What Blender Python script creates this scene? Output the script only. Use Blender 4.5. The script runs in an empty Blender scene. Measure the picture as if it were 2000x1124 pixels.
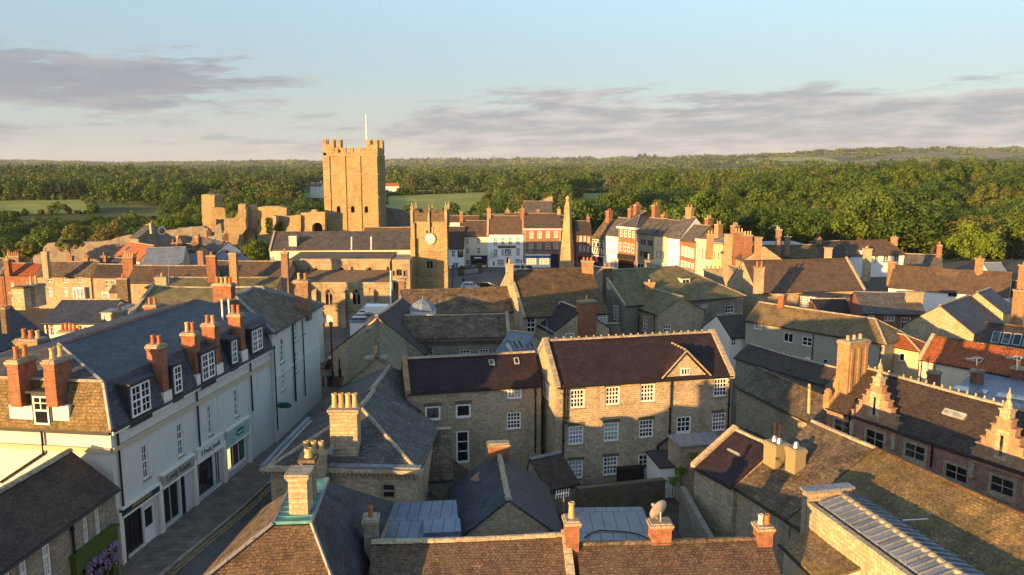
import bpy, math, random
import numpy as np
from mathutils import Vector
random.seed(7)
SC = bpy.context.scene
COL = SC.collection
R = math.radians
# ------------------------------------------------------------------ camera
FPX, CAMH, HORIZ = 1550.0, 26.0, 322.0          # focal length in photo pixels, eye height, horizon row
PITCH = math.atan((562 - HORIZ) / FPX)
cam = bpy.data.cameras.new('camera')
cam.sensor_width = 36.0
cam.lens = FPX / 2000 * 36.0
cam.clip_start, cam.clip_end = 1.0, 60000
camo = bpy.data.objects.new('camera', cam)
camo.location = (0, 0, CAMH)
camo.rotation_euler = (math.pi / 2 - PITCH, 0, 0)
COL.objects.link(camo)
SC.camera = camo
# ------------------------------------------------------------------ light
SUN_AZ, SUN_EL = R(-137), R(6.4)                # azimuth clockwise from +Y: behind the camera on the left, just risen
SUNV = Vector((math.sin(SUN_AZ) * math.cos(SUN_EL), math.cos(SUN_AZ) * math.cos(SUN_EL), math.sin(SUN_EL)))
sl = bpy.data.lights.new('sun', 'SUN')
sl.energy = 4.15
sl.angle = R(0.53)
sl.color = (1.0, 0.57, 0.20)
so = bpy.data.objects.new('sun', sl)
so.rotation_euler = SUNV.to_track_quat('Z', 'Y').to_euler()
so.location = (-60, -60, 60)
COL.objects.link(so)
SC.view_settings.view_transform = 'Standard'
SC.view_settings.look = 'None'
SC.view_settings.gamma = 1.0
SC.view_settings.use_curve_mapping = False
SC.view_settings.exposure = 1.75
SC.cycles.max_bounces = 5
SC.cycles.diffuse_bounces = 3
SC.cycles.glossy_bounces = 2
SC.cycles.transmission_bounces = 2
SC.cycles.transparent_max_bounces = 4
SC.cycles.volume_bounces = 0
SC.cycles.caustics_reflective = False
SC.cycles.caustics_refractive = False
try:
    SC.cycles.use_denoising = True
except Exception:
    pass
# ------------------------------------------------------------------ sky with clouds (procedural, in the world)
W = bpy.data.worlds.new('World')
SC.world = W
W.use_nodes = True
nt = W.node_tree
nt.nodes.clear()
def wn(t, **k):
    n = nt.nodes.new(t)
    for a, b in k.items():
        setattr(n, a, b)
    return n
def lk(a, b):
    nt.links.new(a, b)
def wmath(op, a, b=None, c=None):
    n = wn('ShaderNodeMath', operation=op)
    for i, v in enumerate((a, b, c)):
        if v is None:
            continue
        if hasattr(v, 'links'):
            lk(v, n.inputs[i])
        else:
            n.inputs[i].default_value = v
    return n.outputs[0]
sky = wn('ShaderNodeTexSky', sky_type='NISHITA', sun_disc=False)
sky.sun_elevation = SUN_EL
sky.sun_rotation = SUN_AZ
sky.altitude = 120
sky.air_density = 1.0
sky.dust_density = 0.6
sky.ozone_density = 1.5
tc = wn('ShaderNodeTexCoord')
sep = wn('ShaderNodeSeparateXYZ')
lk(tc.outputs['Generated'], sep.inputs[0])
dx, dy, dz = sep.outputs
elev = wmath('MAXIMUM', dz, 0.004)
az = wmath('ARCTAN2', dx, dy)
def cloud_layer(cx, cz, rot):
    comb = wn('ShaderNodeCombineXYZ')
    lk(wmath('MULTIPLY', az, cx), comb.inputs[0])
    lk(wmath('ADD', wmath('MULTIPLY', elev, cz), wmath('MULTIPLY', az, rot)), comb.inputs[1])
    return comb.outputs[0]
def wnoise(vec, scale, detail, rough, off):
    mp = wn('ShaderNodeMapping')
    mp.inputs['Location'].default_value = off
    lk(vec, mp.inputs[0])
    n = wn('ShaderNodeTexNoise')
    n.inputs['Scale'].default_value = scale
    n.inputs['Detail'].default_value = detail
    n.inputs['Roughness'].default_value = rough
    lk(mp.outputs[0], n.inputs['Vector'])
    return n.outputs['Fac']
def gauss(v, mu, sg):
    d = wmath('DIVIDE', wmath('SUBTRACT', v, mu), sg)
    return wmath('EXPONENT', wmath('MULTIPLY', wmath('MULTIPLY', d, d), -1.0))
def ramp(v, a, b):
    n = wn('ShaderNodeMapRange', interpolation_type='SMOOTHSTEP')
    lk(v, n.inputs['Value'])
    n.inputs['From Min'].default_value = a
    n.inputs['From Max'].default_value = b
    return n.outputs[0]
v1 = cloud_layer(2.6, 17.0, -0.6)
n1 = wnoise(v1, 2.9, 10, 0.66, (3.1, 0.4, 0))
# where the clouds lie: a long low bank on the right, a darker bank high on the left
bank_r = wmath('MULTIPLY', gauss(elev, 0.056, 0.034), ramp(az, -0.34, 0.10))
bank_l = wmath('MULTIPLY', gauss(elev, 0.093, 0.034), ramp(az, -0.17, -0.40))
low = wmath('MULTIPLY', gauss(elev, 0.030, 0.022), 0.55)
dens = wmath('ADD', wmath('ADD', bank_r, bank_l), low)
mask = ramp(wmath('ADD', n1, wmath('MULTIPLY', dens, 0.30)), 0.60, 0.75)
mask = wmath('MULTIPLY', mask, ramp(dens, 0.05, 0.45))
n2 = wnoise(v1, 5.0, 6, 0.6, (3.1, 0.52, 2.0))
crest = ramp(n2, 0.38, 0.68)
ccol = wn('ShaderNodeMix', data_type='RGBA')
lk(crest, ccol.inputs[0])
ccol.inputs[6].default_value = (0.96, 1.00, 1.08, 1)
ccol.inputs[7].default_value = (1.56, 1.47, 1.43, 1)
dark = wn('ShaderNodeMix', data_type='RGBA')
lk(wmath('MULTIPLY', bank_l, 0.85), dark.inputs[0])
lk(ccol.outputs[2], dark.inputs[6])
dark.inputs[7].default_value = (0.74, 0.81, 0.95, 1)
mixc = wn('ShaderNodeMix', data_type='RGBA')
lk(wmath('MULTIPLY', mask, 0.9), mixc.inputs[0])
air = wn('ShaderNodeMix', data_type='RGBA')       # the dusty band of air over the horizon
lk(wmath('MULTIPLY', gauss(elev, 0.0, 0.40), 0.90), air.inputs[0])
lift = wn('ShaderNodeMix', data_type='RGBA', blend_type='MULTIPLY')
lift.inputs[0].default_value = 1.0
lk(sky.outputs[0], lift.inputs[6])
lift.inputs[7].default_value = (1.55, 1.42, 1.34, 1)
lk(lift.outputs[2], air.inputs[6])
tint = wn('ShaderNodeMix', data_type='RGBA')
lk(ramp(elev, 0.0, 0.17), tint.inputs[0])
tint.inputs[6].default_value = (1.02, 1.17, 1.29, 1)
tint.inputs[7].default_value = (0.62, 0.93, 1.29, 1)
lk(tint.outputs[2], air.inputs[7])
lk(air.outputs[2], mixc.inputs[6])
lk(dark.outputs[2], mixc.inputs[7])
bg = wn('ShaderNodeBackground')
bg.inputs['Strength'].default_value = 0.125
lk(mixc.outputs[2], bg.inputs[0])
wo = wn('ShaderNodeOutputWorld')
lk(bg.outputs[0], wo.inputs[0])
# ------------------------------------------------------------------ from photo pixels to places
CP, SP = math.cos(PITCH), math.sin(PITCH)
CROPS = dict(a=(0, 400), b=(0, 600), c=(0, 824), d=(400, 240), e=(400, 480), f=(450, 680), g=(350, 824), h=(850, 340), i=(750, 540),
             j=(1000, 640), k=(800, 824), l=(1150, 400), m=(1500, 400), n=(1500, 620), o=(1250, 824), r=(1500, 824))
CX = dict(s=(0, 280, 4.0), t=(1150, 260, 2.353), u=(740, 270, 4.0), v=(600, 240, 5.11), x=(1600, 620, 4.683), y=(380, 370, 7.143),
          z=(540, 500, 7.692), q=(1380, 440, 6.244), w=(870, 450, 7.492), A=(1110, 420, 6.897), B=(0, 480, 7.023), D=(780, 380, 5.617), P=(0, 0, 1.0))
for _k, _v in CROPS.items():
    CX[_k] = (_v[0], _v[1], 3.746)
CAMP = np.array([0.0, 0.0, CAMH])
def px(c, x, y):
    ox, oy, s = CX[c]
    return ox + x / s, oy + y / s
def ray(x, y):
    a, b = (x - 1000) / FPX, -(y - 562) / FPX
    return np.array([a, CP + b * SP, -SP + b * CP])
def on_z(p, z):
    d = ray(*p)
    return CAMP + d * ((z - CAMH) / d[2])
def on_y(p, Y):
    d = ray(*p)
    return CAMP + d * (Y / d[1])
def on_plane(p, P0, n):
    d = ray(*p)
    return CAMP + d * (np.dot(np.asarray(P0) - CAMP, n) / np.dot(d, n))
def V3(*a):
    return np.array(a, float)
def unit(v):
    return v / np.linalg.norm(v)
# ------------------------------------------------------------------ materials
MAT = {}
class NT:
    def __init__(s, name):
        s.m = bpy.data.materials.new(name)
        s.m.use_nodes = True
        s.t = s.m.node_tree
        s.t.nodes.clear()
        s.out = s.n('ShaderNodeOutputMaterial')
        s.b = s.n('ShaderNodeBsdfPrincipled')
        s.b.inputs['Specular IOR Level'].default_value = 0.25
        s.l(s.b.outputs[0], s.out.inputs[0])
        s.tc = s.n('ShaderNodeTexCoord')
        s.geo = s.n('ShaderNodeNewGeometry')
        s.oi = s.n('ShaderNodeObjectInfo')
        MAT[name] = s.m
    def n(s, t, **k):
        q = s.t.nodes.new(t)
        for a, b in k.items():
            setattr(q, a, b)
        return q
    def l(s, a, b):
        s.t.links.new(a, b)
    def put(s, sock, v):
        if hasattr(v, 'links'):
            s.l(v, sock)
        elif isinstance(v, tuple) and len(v) == 3 and sock.type == 'RGBA':
            sock.default_value = (*v, 1)
        else:
            sock.default_value = v
    def noise(s, scale, detail=4, rough=0.6, vec=None, dist=0.0):
        q = s.n('ShaderNodeTexNoise')
        q.inputs['Scale'].default_value = scale
        q.inputs['Detail'].default_value = detail
        q.inputs['Roughness'].default_value = rough
        q.inputs['Distortion'].default_value = dist
        s.l(vec if vec is not None else s.geo.outputs['Position'], q.inputs['Vector'])
        return q.outputs['Fac']
    def mapr(s, v, a, b, c=0.0, d=1.0):
        q = s.n('ShaderNodeMapRange', interpolation_type='SMOOTHSTEP')
        s.l(v, q.inputs['Value'])
        for k, x in zip(('From Min', 'From Max', 'To Min', 'To Max'), (a, b, c, d)):
            q.inputs[k].default_value = x
        return q.outputs[0]
    def mix(s, f, a, b, mode='MIX'):
        q = s.n('ShaderNodeMix', data_type='RGBA', blend_type=mode)
        s.put(q.inputs[0], f)
        s.put(q.inputs[6], a)
        s.put(q.inputs[7], b)
        return q.outputs[2]
    def math(s, op, a, b=0.0):
        q = s.n('ShaderNodeMath', operation=op)
        s.put(q.inputs[0], a)
        s.put(q.inputs[1], b)
        return q.outputs[0]
    def uv(s, sx=1.0, sy=1.0):
        q = s.n('ShaderNodeMapping')
        q.inputs['Scale'].default_value = (sx, sy, 1)
        s.l(s.tc.outputs['UV'], q.inputs[0])
        return q.outputs[0]
    def brick(s, vec, c1, c2, mortar, w, h, ms, bias=0.0, off=0.5):
        q = s.n('ShaderNodeTexBrick', offset=off)
        s.put(q.inputs['Color1'], c1)
        s.put(q.inputs['Color2'], c2)
        s.put(q.inputs['Mortar'], mortar)
        q.inputs['Scale'].default_value = 1.0
        q.inputs['Mortar Size'].default_value = ms
        q.inputs['Mortar Smooth'].default_value = 0.3
        q.inputs['Bias'].default_value = bias
        q.inputs['Brick Width'].default_value = w
        q.inputs['Row Height'].default_value = h
        s.l(vec, q.inputs['Vector'])
        return q
    def bump(s, h, dist, strength=1.0):
        q = s.n('ShaderNodeBump')
        q.inputs['Strength'].default_value = strength
        q.inputs['Distance'].default_value = dist
        s.l(h, q.inputs['Height'])
        s.l(q.outputs[0], s.b.inputs['Normal'])
    def fin(s, col, rough=0.85, metal=0.0, hue=0.06):
        if hue:
            hs = s.n('ShaderNodeHueSaturation')
            s.l(s.math('ADD', s.math('MULTIPLY', s.oi.outputs['Random'], hue * 2), 1 - hue), hs.inputs['Value'])
            s.put(hs.inputs['Color'], col)
            col = hs.outputs[0]
        s.put(s.b.inputs['Base Color'], col)
        s.put(s.b.inputs['Roughness'], rough)
        s.b.inputs['Metallic'].default_value = metal
        return s.m

def mat_stone(name, a, b, dark, mortar, w=0.36, h=0.17, grime=0.4, soot=(0.10, 0.085, 0.065)):
    s = NT(name)
    wob = s.n('ShaderNodeVectorMath', operation='ADD')
    nz = s.n('ShaderNodeTexNoise')
    nz.inputs['Scale'].default_value = 1.7
    s.l(s.tc.outputs['UV'], nz.inputs['Vector'])
    sc = s.n('ShaderNodeVectorMath', operation='SCALE')
    s.l(nz.outputs['Color'], sc.inputs[0])
    sc.inputs['Scale'].default_value = 0.22
    s.l(s.tc.outputs['UV'], wob.inputs[0])
    s.l(sc.outputs[0], wob.inputs[1])
    br = s.brick(wob.outputs[0], a, b, mortar, w, h, 0.018)
    br2 = s.brick(wob.outputs[0], (0, 0, 0), (1, 1, 1), (0.4, 0.4, 0.4), w, h, 0.018, bias=-0.55)
    col = s.mix(s.math('MULTIPLY', br2.outputs['Color'], 0.55), br.outputs['Color'], dark)
    big = s.mapr(s.noise(0.35, 5, 0.65), 0.45, 0.72, 0, grime)
    col = s.mix(big, col, soot, 'MIX')
    col = s.mix(s.mapr(s.noise(1.0, 5, 0.7, s.uv(0.9, 0.10)), 0.50, 0.72, 0, grime * 0.9), col, soot)
    fine = s.mapr(s.noise(6.0, 3, 0.7), 0.25, 0.75, 0.72, 1.25)
    col = s.mix(1.0, col, fine, 'MULTIPLY')
    s.bump(s.math('ADD', s.math('MULTIPLY', br.outputs['Fac'], -1.0), s.math('MULTIPLY', s.noise(9, 2), 0.7)), 0.035)
    return s.fin(col, 0.92)

def mat_brick(name, a, b, mortar, grime=0.35):
    s = NT(name)
    br = s.brick(s.uv(), a, b, mortar, 0.225, 0.075, 0.009)
    col = s.mix(s.mapr(s.noise(0.5, 5, 0.65), 0.42, 0.75, 0, grime), br.outputs['Color'], tuple(x * 0.4 for x in a))
    col = s.mix(1.0, col, s.mapr(s.noise(3.0, 4, 0.7), 0.25, 0.75, 0.7, 1.3), 'MULTIPLY')
    s.bump(s.math('MULTIPLY', br.outputs['Fac'], -1.0), 0.02)
    return s.fin(col, 0.9)

def mat_render(name, a, stain=0.3, sc=(0.25, 0.22, 0.18)):
    s = NT(name)
    st = s.noise(1.0, 5, 0.7, s.uv(1.6, 0.22))
    col = s.mix(s.mapr(st, 0.48, 0.8, 0, stain), a, sc)
    col = s.mix(s.mapr(s.noise(0.4, 5, 0.6), 0.45, 0.75, 0, stain * 0.8), col, tuple(x * 0.72 for x in a))
    s.bump(s.noise(14, 3, 0.6), 0.012)
    return s.fin(col, 0.88, hue=0.04)

def mat_roof(name, a, b, w, h, moss=None, mossamt=0.5, mossscale=0.6, spots=None, rough=0.75, gloss=0.3, fleck=0.5, streak=0.3, gap=(0.02, 0.018, 0.016)):
    """slates or tiles laid in courses, with moss and lichen"""
    s = NT(name)
    uv = s.uv()
    jit = s.n('ShaderNodeVectorMath', operation='ADD')
    nz = s.n('ShaderNodeTexNoise')
    nz.inputs['Scale'].default_value = 0.9
    s.l(uv, nz.inputs['Vector'])
    sc = s.n('ShaderNodeVectorMath', operation='SCALE')
    sc.inputs['Scale'].default_value = 0.10
    s.l(nz.outputs['Color'], sc.inputs[0])
    s.l(uv, jit.inputs[0])
    s.l(sc.outputs[0], jit.inputs[1])
    br = s.brick(jit.outputs[0], a, b, gap, w, h, 0.012)
    br2 = s.brick(jit.outputs[0], (0, 0, 0), (1, 1, 1), (0, 0, 0), w, h, 0.012, bias=-0.3)
    col = s.mix(s.math('MULTIPLY', br2.outputs['Color'], fleck), br.outputs['Color'], tuple(x * 1.5 for x in b))
    col = s.mix(s.mapr(s.noise(0.7, 5, 0.7, s.uv(2.2, 0.35)), 0.42, 0.75, 0, streak), col, tuple(x * 0.55 for x in a))
    if moss:
        mn = s.noise(mossscale, 7, 0.72)
        col = s.mix(s.mapr(mn, 0.60 - 0.25 * mossamt, 0.74 - 0.18 * mossamt, 0, 0.92), col, moss)
        cl = s.noise(3.2, 5, 0.75)
        col = s.mix(s.mapr(cl, 0.64 - 0.12 * mossamt, 0.70 - 0.1 * mossamt, 0, 0.75), col, tuple(x * 0.62 for x in moss))
    if spots:
        col = s.mix(s.mapr(s.noise(3.4, 6, 0.8), 0.585, 0.64, 0, 0.85), col, spots)
    col = s.mix(1.0, col, s.mapr(s.noise(6.0, 5, 0.8), 0.3, 0.7, 0.55, 1.5), 'MULTIPLY')
    col = s.mix(1.0, col, s.mapr(s.noise(0.9, 4, 0.7), 0.3, 0.7, 0.72, 1.3), 'MULTIPLY')
    # each course steps out over the one below it
    sx = s.n('ShaderNodeSeparateXYZ')
    s.l(jit.outputs[0], sx.inputs[0])
    saw = s.math('SUBTRACT', 1.0, s.math('FRACT', s.math('DIVIDE', sx.outputs[1], h)))
    hgt = s.math('ADD', s.math('MULTIPLY', saw, 0.8), s.math('ADD', s.math('MULTIPLY', s.noise(5.0, 4, 0.7), 1.1), s.math('MULTIPLY', br2.outputs['Color'], 0.35)))
    s.bump(hgt, 0.035)
    s.b.inputs['Specular IOR Level'].default_value = gloss
    col = s.mix(1.0, col, (0.84, 0.84, 0.84), 'MULTIPLY')
    return s.fin(col, rough, hue=0.1)

def mat_pantile(name, a, b, moss, amt=0.4):
    s = NT(name)
    br = s.brick(s.uv(), a, b, tuple(x * 0.3 for x in a), 0.24, 0.3, 0.012, off=0.0)
    sx = s.n('ShaderNodeSeparateXYZ')
    s.l(s.tc.outputs['UV'], sx.inputs[0])
    wv = s.math('SINE', s.math('MULTIPLY', sx.outputs[0], 2 * math.pi / 0.24))
    saw = s.math('SUBTRACT', 1.0, s.math('FRACT', s.math('DIVIDE', sx.outputs[1], 0.3)))
    col = s.mix(s.mapr(s.noise(0.7, 6, 0.7), 0.5, 0.72, 0, amt), br.outputs['Color'], moss)
    col = s.mix(1.0, col, s.mapr(s.noise(4.0, 4, 0.7), 0.25, 0.75, 0.65, 1.3), 'MULTIPLY')
    s.bump(s.math('ADD', s.math('MULTIPLY', wv, 0.6), s.math('MULTIPLY', saw, 0.6)), 0.06)
    return s.fin(col, 0.8, hue=0.05)

def mat_plain(name, c, rough=0.6, metal=0.0, var=0.18, scale=2.0, bump=0.0, spec=0.3, hue=0.03, emit=None):
    s = NT(name)
    col = s.mix(1.0, c, s.mapr(s.noise(scale, 5, 0.65), 0.25, 0.75, 1 - var, 1 + var), 'MULTIPLY')
    if bump:
        s.bump(s.noise(scale * 4, 3), bump)
    s.b.inputs['Specular IOR Level'].default_value = spec
    if emit:
        s.b.inputs['Emission Color'].default_value = (*emit[:3], 1)
        s.b.inputs['Emission Strength'].default_value = emit[3]
    return s.fin(col, rough, metal, hue)

mat_stone('stone', (0.50, 0.40, 0.27), (0.41, 0.32, 0.21), (0.21, 0.155, 0.10), (0.40, 0.33, 0.23))
mat_stone('stone_pale', (0.47, 0.38, 0.25), (0.40, 0.31, 0.20), (0.25, 0.19, 0.12), (0.36, 0.29, 0.2), 0.5, 0.24, 0.35)
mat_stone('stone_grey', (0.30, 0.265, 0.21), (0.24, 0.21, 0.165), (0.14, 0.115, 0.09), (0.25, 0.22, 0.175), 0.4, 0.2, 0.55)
mat_stone('castle_stone', (0.46, 0.335, 0.165), (0.36, 0.26, 0.13), (0.20, 0.14, 0.075), (0.30, 0.22, 0.12), 0.62, 0.31, 0.5, (0.19, 0.145, 0.09))
mat_stone('ashlar', (0.43, 0.345, 0.225), (0.37, 0.295, 0.19), (0.29, 0.22, 0.14), (0.28, 0.225, 0.15), 0.75, 0.32, 0.6, (0.13, 0.11, 0.085))
mat_stone('coping', (0.38, 0.32, 0.23), (0.32, 0.27, 0.19), (0.22, 0.18, 0.13), (0.2, 0.17, 0.12), 0.9, 0.5, 0.6)
mat_stone('dark_stone', (0.16, 0.12, 0.08), (0.12, 0.09, 0.06), (0.08, 0.06, 0.045), (0.12, 0.1, 0.07), 0.5, 0.3, 0.3)
mat_brick('brick', (0.34, 0.118, 0.058), (0.25, 0.088, 0.048), (0.30, 0.22, 0.15))
mat_brick('brick_dark', (0.26, 0.105, 0.07), (0.20, 0.085, 0.06), (0.24, 0.19, 0.15))
mat_brick('brick_brown', (0.31, 0.165, 0.10), (0.25, 0.13, 0.085), (0.30, 0.23, 0.17))
mat_brick('brick_pink', (0.40, 0.20, 0.145), (0.33, 0.165, 0.125), (0.38, 0.29, 0.23))
mat_brick('brick_sunlit', (0.44, 0.24, 0.14), (0.36, 0.18, 0.11), (0.42, 0.32, 0.22))  # school brick with golden sunlight painted in, for the stepped gables
mat_brick('brick_buff', (0.42, 0.24, 0.11), (0.36, 0.19, 0.09), (0.36, 0.28, 0.18))
mat_render('white_render', (0.70, 0.66, 0.58), 0.12)
mat_render('pure_white', (0.80, 0.78, 0.74), 0.06)
mat_render('cream_render', (0.64, 0.56, 0.42), 0.18)
mat_render('grey_render', (0.31, 0.285, 0.23), 0.6)
mat_render('stucco', (0.56, 0.545, 0.51), 0.42)
mat_render('yellow_render', (0.58, 0.46, 0.24), 0.18)
mat_render('pink_render', (0.56, 0.45, 0.36), 0.2)
mat_render('buff_render', (0.44, 0.37, 0.25), 0.25)
MOSS = (0.17, 0.14, 0.05)
mat_roof('stone_slate', (0.115, 0.080, 0.050), (0.16, 0.115, 0.07), 0.42, 0.30, (0.055, 0.045, 0.022), 0.5, 0.8, (0.26, 0.22, 0.15))
mat_roof('mossy_slate', (0.20, 0.165, 0.085), (0.16, 0.13, 0.07), 0.34, 0.26, (0.145, 0.13, 0.045), 0.75, 0.5, (0.27, 0.22, 0.10))
mat_roof('gold_lichen', (0.20, 0.145, 0.075), (0.16, 0.115, 0.065), 0.34, 0.24, (0.22, 0.15, 0.045), 0.7, 0.6, (0.36, 0.30, 0.17))
mat_roof('blue_slate', (0.040, 0.046, 0.060), (0.056, 0.062, 0.078), 0.30, 0.22, (0.075, 0.075, 0.06), 0.1, 0.5, None, 0.62, 0.3, 0.35, 0.3)
mat_roof('grey_slate', (0.085, 0.078, 0.072), (0.11, 0.10, 0.09), 0.32, 0.24, (0.065, 0.055, 0.035), 0.35, 0.6, (0.19, 0.17, 0.13))
mat_roof('purple_slate', (0.022, 0.0115, 0.0155), (0.031, 0.0165, 0.020), 0.28, 0.22, None, rough=0.7, fleck=0.3, streak=0.25)
mat_roof('brown_tile', (0.115, 0.074, 0.048), (0.15, 0.095, 0.06), 0.20, 0.13, (0.09, 0.065, 0.035), 0.5, 0.9, (0.22, 0.16, 0.09))
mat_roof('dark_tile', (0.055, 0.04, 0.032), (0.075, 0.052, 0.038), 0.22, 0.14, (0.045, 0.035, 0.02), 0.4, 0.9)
mat_roof('mossy_tile', (0.17, 0.115, 0.055), (0.20, 0.14, 0.065), 0.24, 0.17, (0.145, 0.105, 0.035), 0.8, 0.8, (0.26, 0.20, 0.09))
mat_roof('moss_thick', (0.115, 0.075, 0.04), (0.15, 0.095, 0.05), 0.3, 0.2, (0.10, 0.062, 0.022), 0.8, 1.1, (0.33, 0.26, 0.15))
mat_pantile('red_pantile', (0.36, 0.105, 0.035), (0.28, 0.08, 0.03), (0.10, 0.055, 0.03), 0.55)
mat_pantile('orange_pantile', (0.42, 0.15, 0.05), (0.34, 0.115, 0.04), (0.16, 0.09, 0.04), 0.35)
def mat_sheet(name, c, w, rough):
    s = NT(name)
    br = s.brick(s.uv(), c, tuple(x * 1.12 for x in c), tuple(x * 0.45 for x in c), w, 2.6, 0.03)
    col = s.mix(s.mapr(s.noise(0.6, 6, 0.7), 0.42, 0.7, 0, 0.65), br.outputs['Color'], tuple(x * 0.55 for x in c))
    col = s.mix(s.mapr(s.noise(1.6, 5, 0.75), 0.58, 0.68, 0, 0.5), col, (0.30, 0.30, 0.28))
    s.bump(s.math('ADD', s.math('MULTIPLY', br.outputs['Fac'], 1.0), s.math('MULTIPLY', s.noise(1.5, 3), 0.5)), 0.03)
    s.b.inputs['Specular IOR Level'].default_value = 0.45
    return s.fin(col, 0.48, hue=0.06)
mat_sheet('lead', (0.175, 0.185, 0.20), 0.7, 0.5)
mat_sheet('blue_lead', (0.145, 0.18, 0.235), 0.62, 0.42)
mat_plain('felt', (0.045, 0.045, 0.05), 0.8, 0.0, 0.3, 1.5, 0.01)
mat_plain('copper_green', (0.10, 0.27, 0.25), 0.7, 0.0, 0.3, 2.0)
mat_plain('white_paint', (0.78, 0.76, 0.72), 0.45, 0.0, 0.06, 3.0)
mat_plain('grey_paint', (0.32, 0.33, 0.33), 0.5)
mat_plain('black_iron', (0.012, 0.012, 0.014), 0.45, 0.0, 0.1)
mat_plain('dark_paint', (0.03, 0.032, 0.036), 0.5)
mat_plain('navy_paint', (0.012, 0.016, 0.05), 0.4)
mat_plain('blue_paint', (0.05, 0.13, 0.34), 0.4)
mat_plain('green_paint', (0.012, 0.10, 0.075), 0.4)
mat_plain('sage_paint', (0.33, 0.45, 0.38), 0.5)
mat_plain('olive_paint', (0.06, 0.09, 0.018), 0.5)
mat_plain('brown_wood', (0.10, 0.055, 0.03), 0.6)
mat_plain('timber_black', (0.02, 0.014, 0.012), 0.6)
mat_plain('olive_box', (0.25, 0.21, 0.12), 0.6, 0, 0.05)
mat_plain('steel', (0.5, 0.5, 0.5), 0.3, 0.8, 0.05)
mat_plain('terracotta', (0.40, 0.14, 0.052), 0.75, 0, 0.25, 5.0, hue=0.1)
mat_plain('buff_clay', (0.46, 0.32, 0.16), 0.75, 0, 0.2, 5.0, hue=0.1)
mat_plain('gold_letter', (0.45, 0.32, 0.10), 0.4)
mat_plain('red_paint', (0.42, 0.03, 0.02), 0.45)
mat_plain('clock_white', (0.80, 0.77, 0.68), 0.5, 0, 0.05)
mat_plain('rubber', (0.015, 0.015, 0.015), 0.8)
mat_plain('car_white', (0.62, 0.63, 0.65), 0.25, 0, 0.03, spec=0.5)
mat_plain('car_dark', (0.018, 0.016, 0.022), 0.22, 0, 0.05, spec=0.5)
mat_plain('car_blue', (0.03, 0.05, 0.09), 0.22, 0, 0.05, spec=0.5)
mat_plain('tail_light', (0.30, 0.01, 0.01), 0.3)
mat_plain('lilac', (0.20, 0.15, 0.25), 0.8, 0, 0.4, 9.0)
mat_plain('cloth_dark', (0.03, 0.03, 0.045), 0.9)
mat_plain('cloth_red', (0.14, 0.03, 0.04), 0.9)
mat_plain('skin', (0.5, 0.32, 0.23), 0.6)
mat_plain('shop_light', (0.55, 0.40, 0.16), 0.6, emit=(1.0, 0.72, 0.28, 0.35))
mat_plain('poster_green', (0.02, 0.13, 0.05), 0.5)
mat_plain('poster_yellow', (0.6, 0.5, 0.08), 0.5)
mat_plain('dish_grey', (0.42, 0.39, 0.34), 0.5)
mat_plain('curtain_pale', (0.55, 0.52, 0.46), 0.8)

s = NT('glass')          # dark rooms behind old panes: curtains and reflections painted in at random
gcol = s.n('ShaderNodeValToRGB')
gcol.color_ramp.elements[0].color = (0.010, 0.012, 0.016, 1)
gcol.color_ramp.elements[1].color = (0.16, 0.16, 0.155, 1)
gcol.color_ramp.elements[0].position = 0.45
s.l(s.oi.outputs['Random'], gcol.inputs[0])
gc = s.mix(s.mapr(s.noise(0.9, 2), 0.4, 0.6, 0, 0.8), (0.011, 0.012, 0.015), gcol.outputs[0])
s.bump(s.noise(1.1, 1), 0.01)
s.b.inputs['Specular IOR Level'].default_value = 0.6
s.fin(gc, 0.06, hue=0)
s = NT('pale_glass')     # pale panes: blinds, nets and white reflections painted into the colour
gc = s.mix(s.mapr(s.noise(2.0, 2), 0.35, 0.6), (0.17, 0.19, 0.19), (0.32, 0.33, 0.32))
s.b.inputs['Specular IOR Level'].default_value = 0.5
s.fin(gc, 0.1, hue=0.1)

s = NT('asphalt')
c = s.mix(s.mapr(s.noise(0.25, 5), 0.35, 0.7), (0.07, 0.066, 0.066), (0.105, 0.10, 0.097))
c = s.mix(1.0, c, s.mapr(s.noise(5, 4), 0.2, 0.8, 0.8, 1.2), 'MULTIPLY')
s.bump(s.noise(30, 2), 0.01)
s.fin(c, 0.85, hue=0)
s = NT('paving')
br = s.brick(s.uv(), (0.19, 0.15, 0.12), (0.14, 0.115, 0.095), (0.05, 0.045, 0.04), 0.6, 0.45, 0.012)
c = s.mix(1.0, br.outputs['Color'], s.mapr(s.noise(1.2, 5), 0.2, 0.8, 0.65, 1.3), 'MULTIPLY')
s.bump(s.math('MULTIPLY', br.outputs['Fac'], -1), 0.01)
s.fin(c, 0.85, hue=0)
s = NT('setts')
br = s.brick(s.uv(), (0.105, 0.095, 0.09), (0.075, 0.07, 0.068), (0.04, 0.037, 0.034), 0.22, 0.13, 0.014)
c = s.mix(s.mapr(s.noise(0.12, 5), 0.4, 0.7), br.outputs['Color'], (0.13, 0.115, 0.10))
c = s.mix(1.0, c, s.mapr(s.noise(1.5, 5), 0.2, 0.8, 0.75, 1.25), 'MULTIPLY')
s.bump(s.math('MULTIPLY', br.outputs['Fac'], -1), 0.015)
s.fin(c, 0.8, hue=0)
s = NT('road_yellow')
s.fin(s.mix(s.mapr(s.noise(3, 4), 0.45, 0.7), (0.42, 0.27, 0.06), (0.12, 0.10, 0.07)), 0.8, hue=0)
s = NT('road_white')
s.fin(s.mix(s.mapr(s.noise(3, 4), 0.45, 0.7), (0.4, 0.38, 0.35), (0.12, 0.11, 0.10)), 0.8, hue=0)
s = NT('yard_soil')
c = s.mix(s.mapr(s.noise(0.9, 6, 0.7), 0.4, 0.65), (0.06, 0.05, 0.037), (0.11, 0.085, 0.06))
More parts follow.
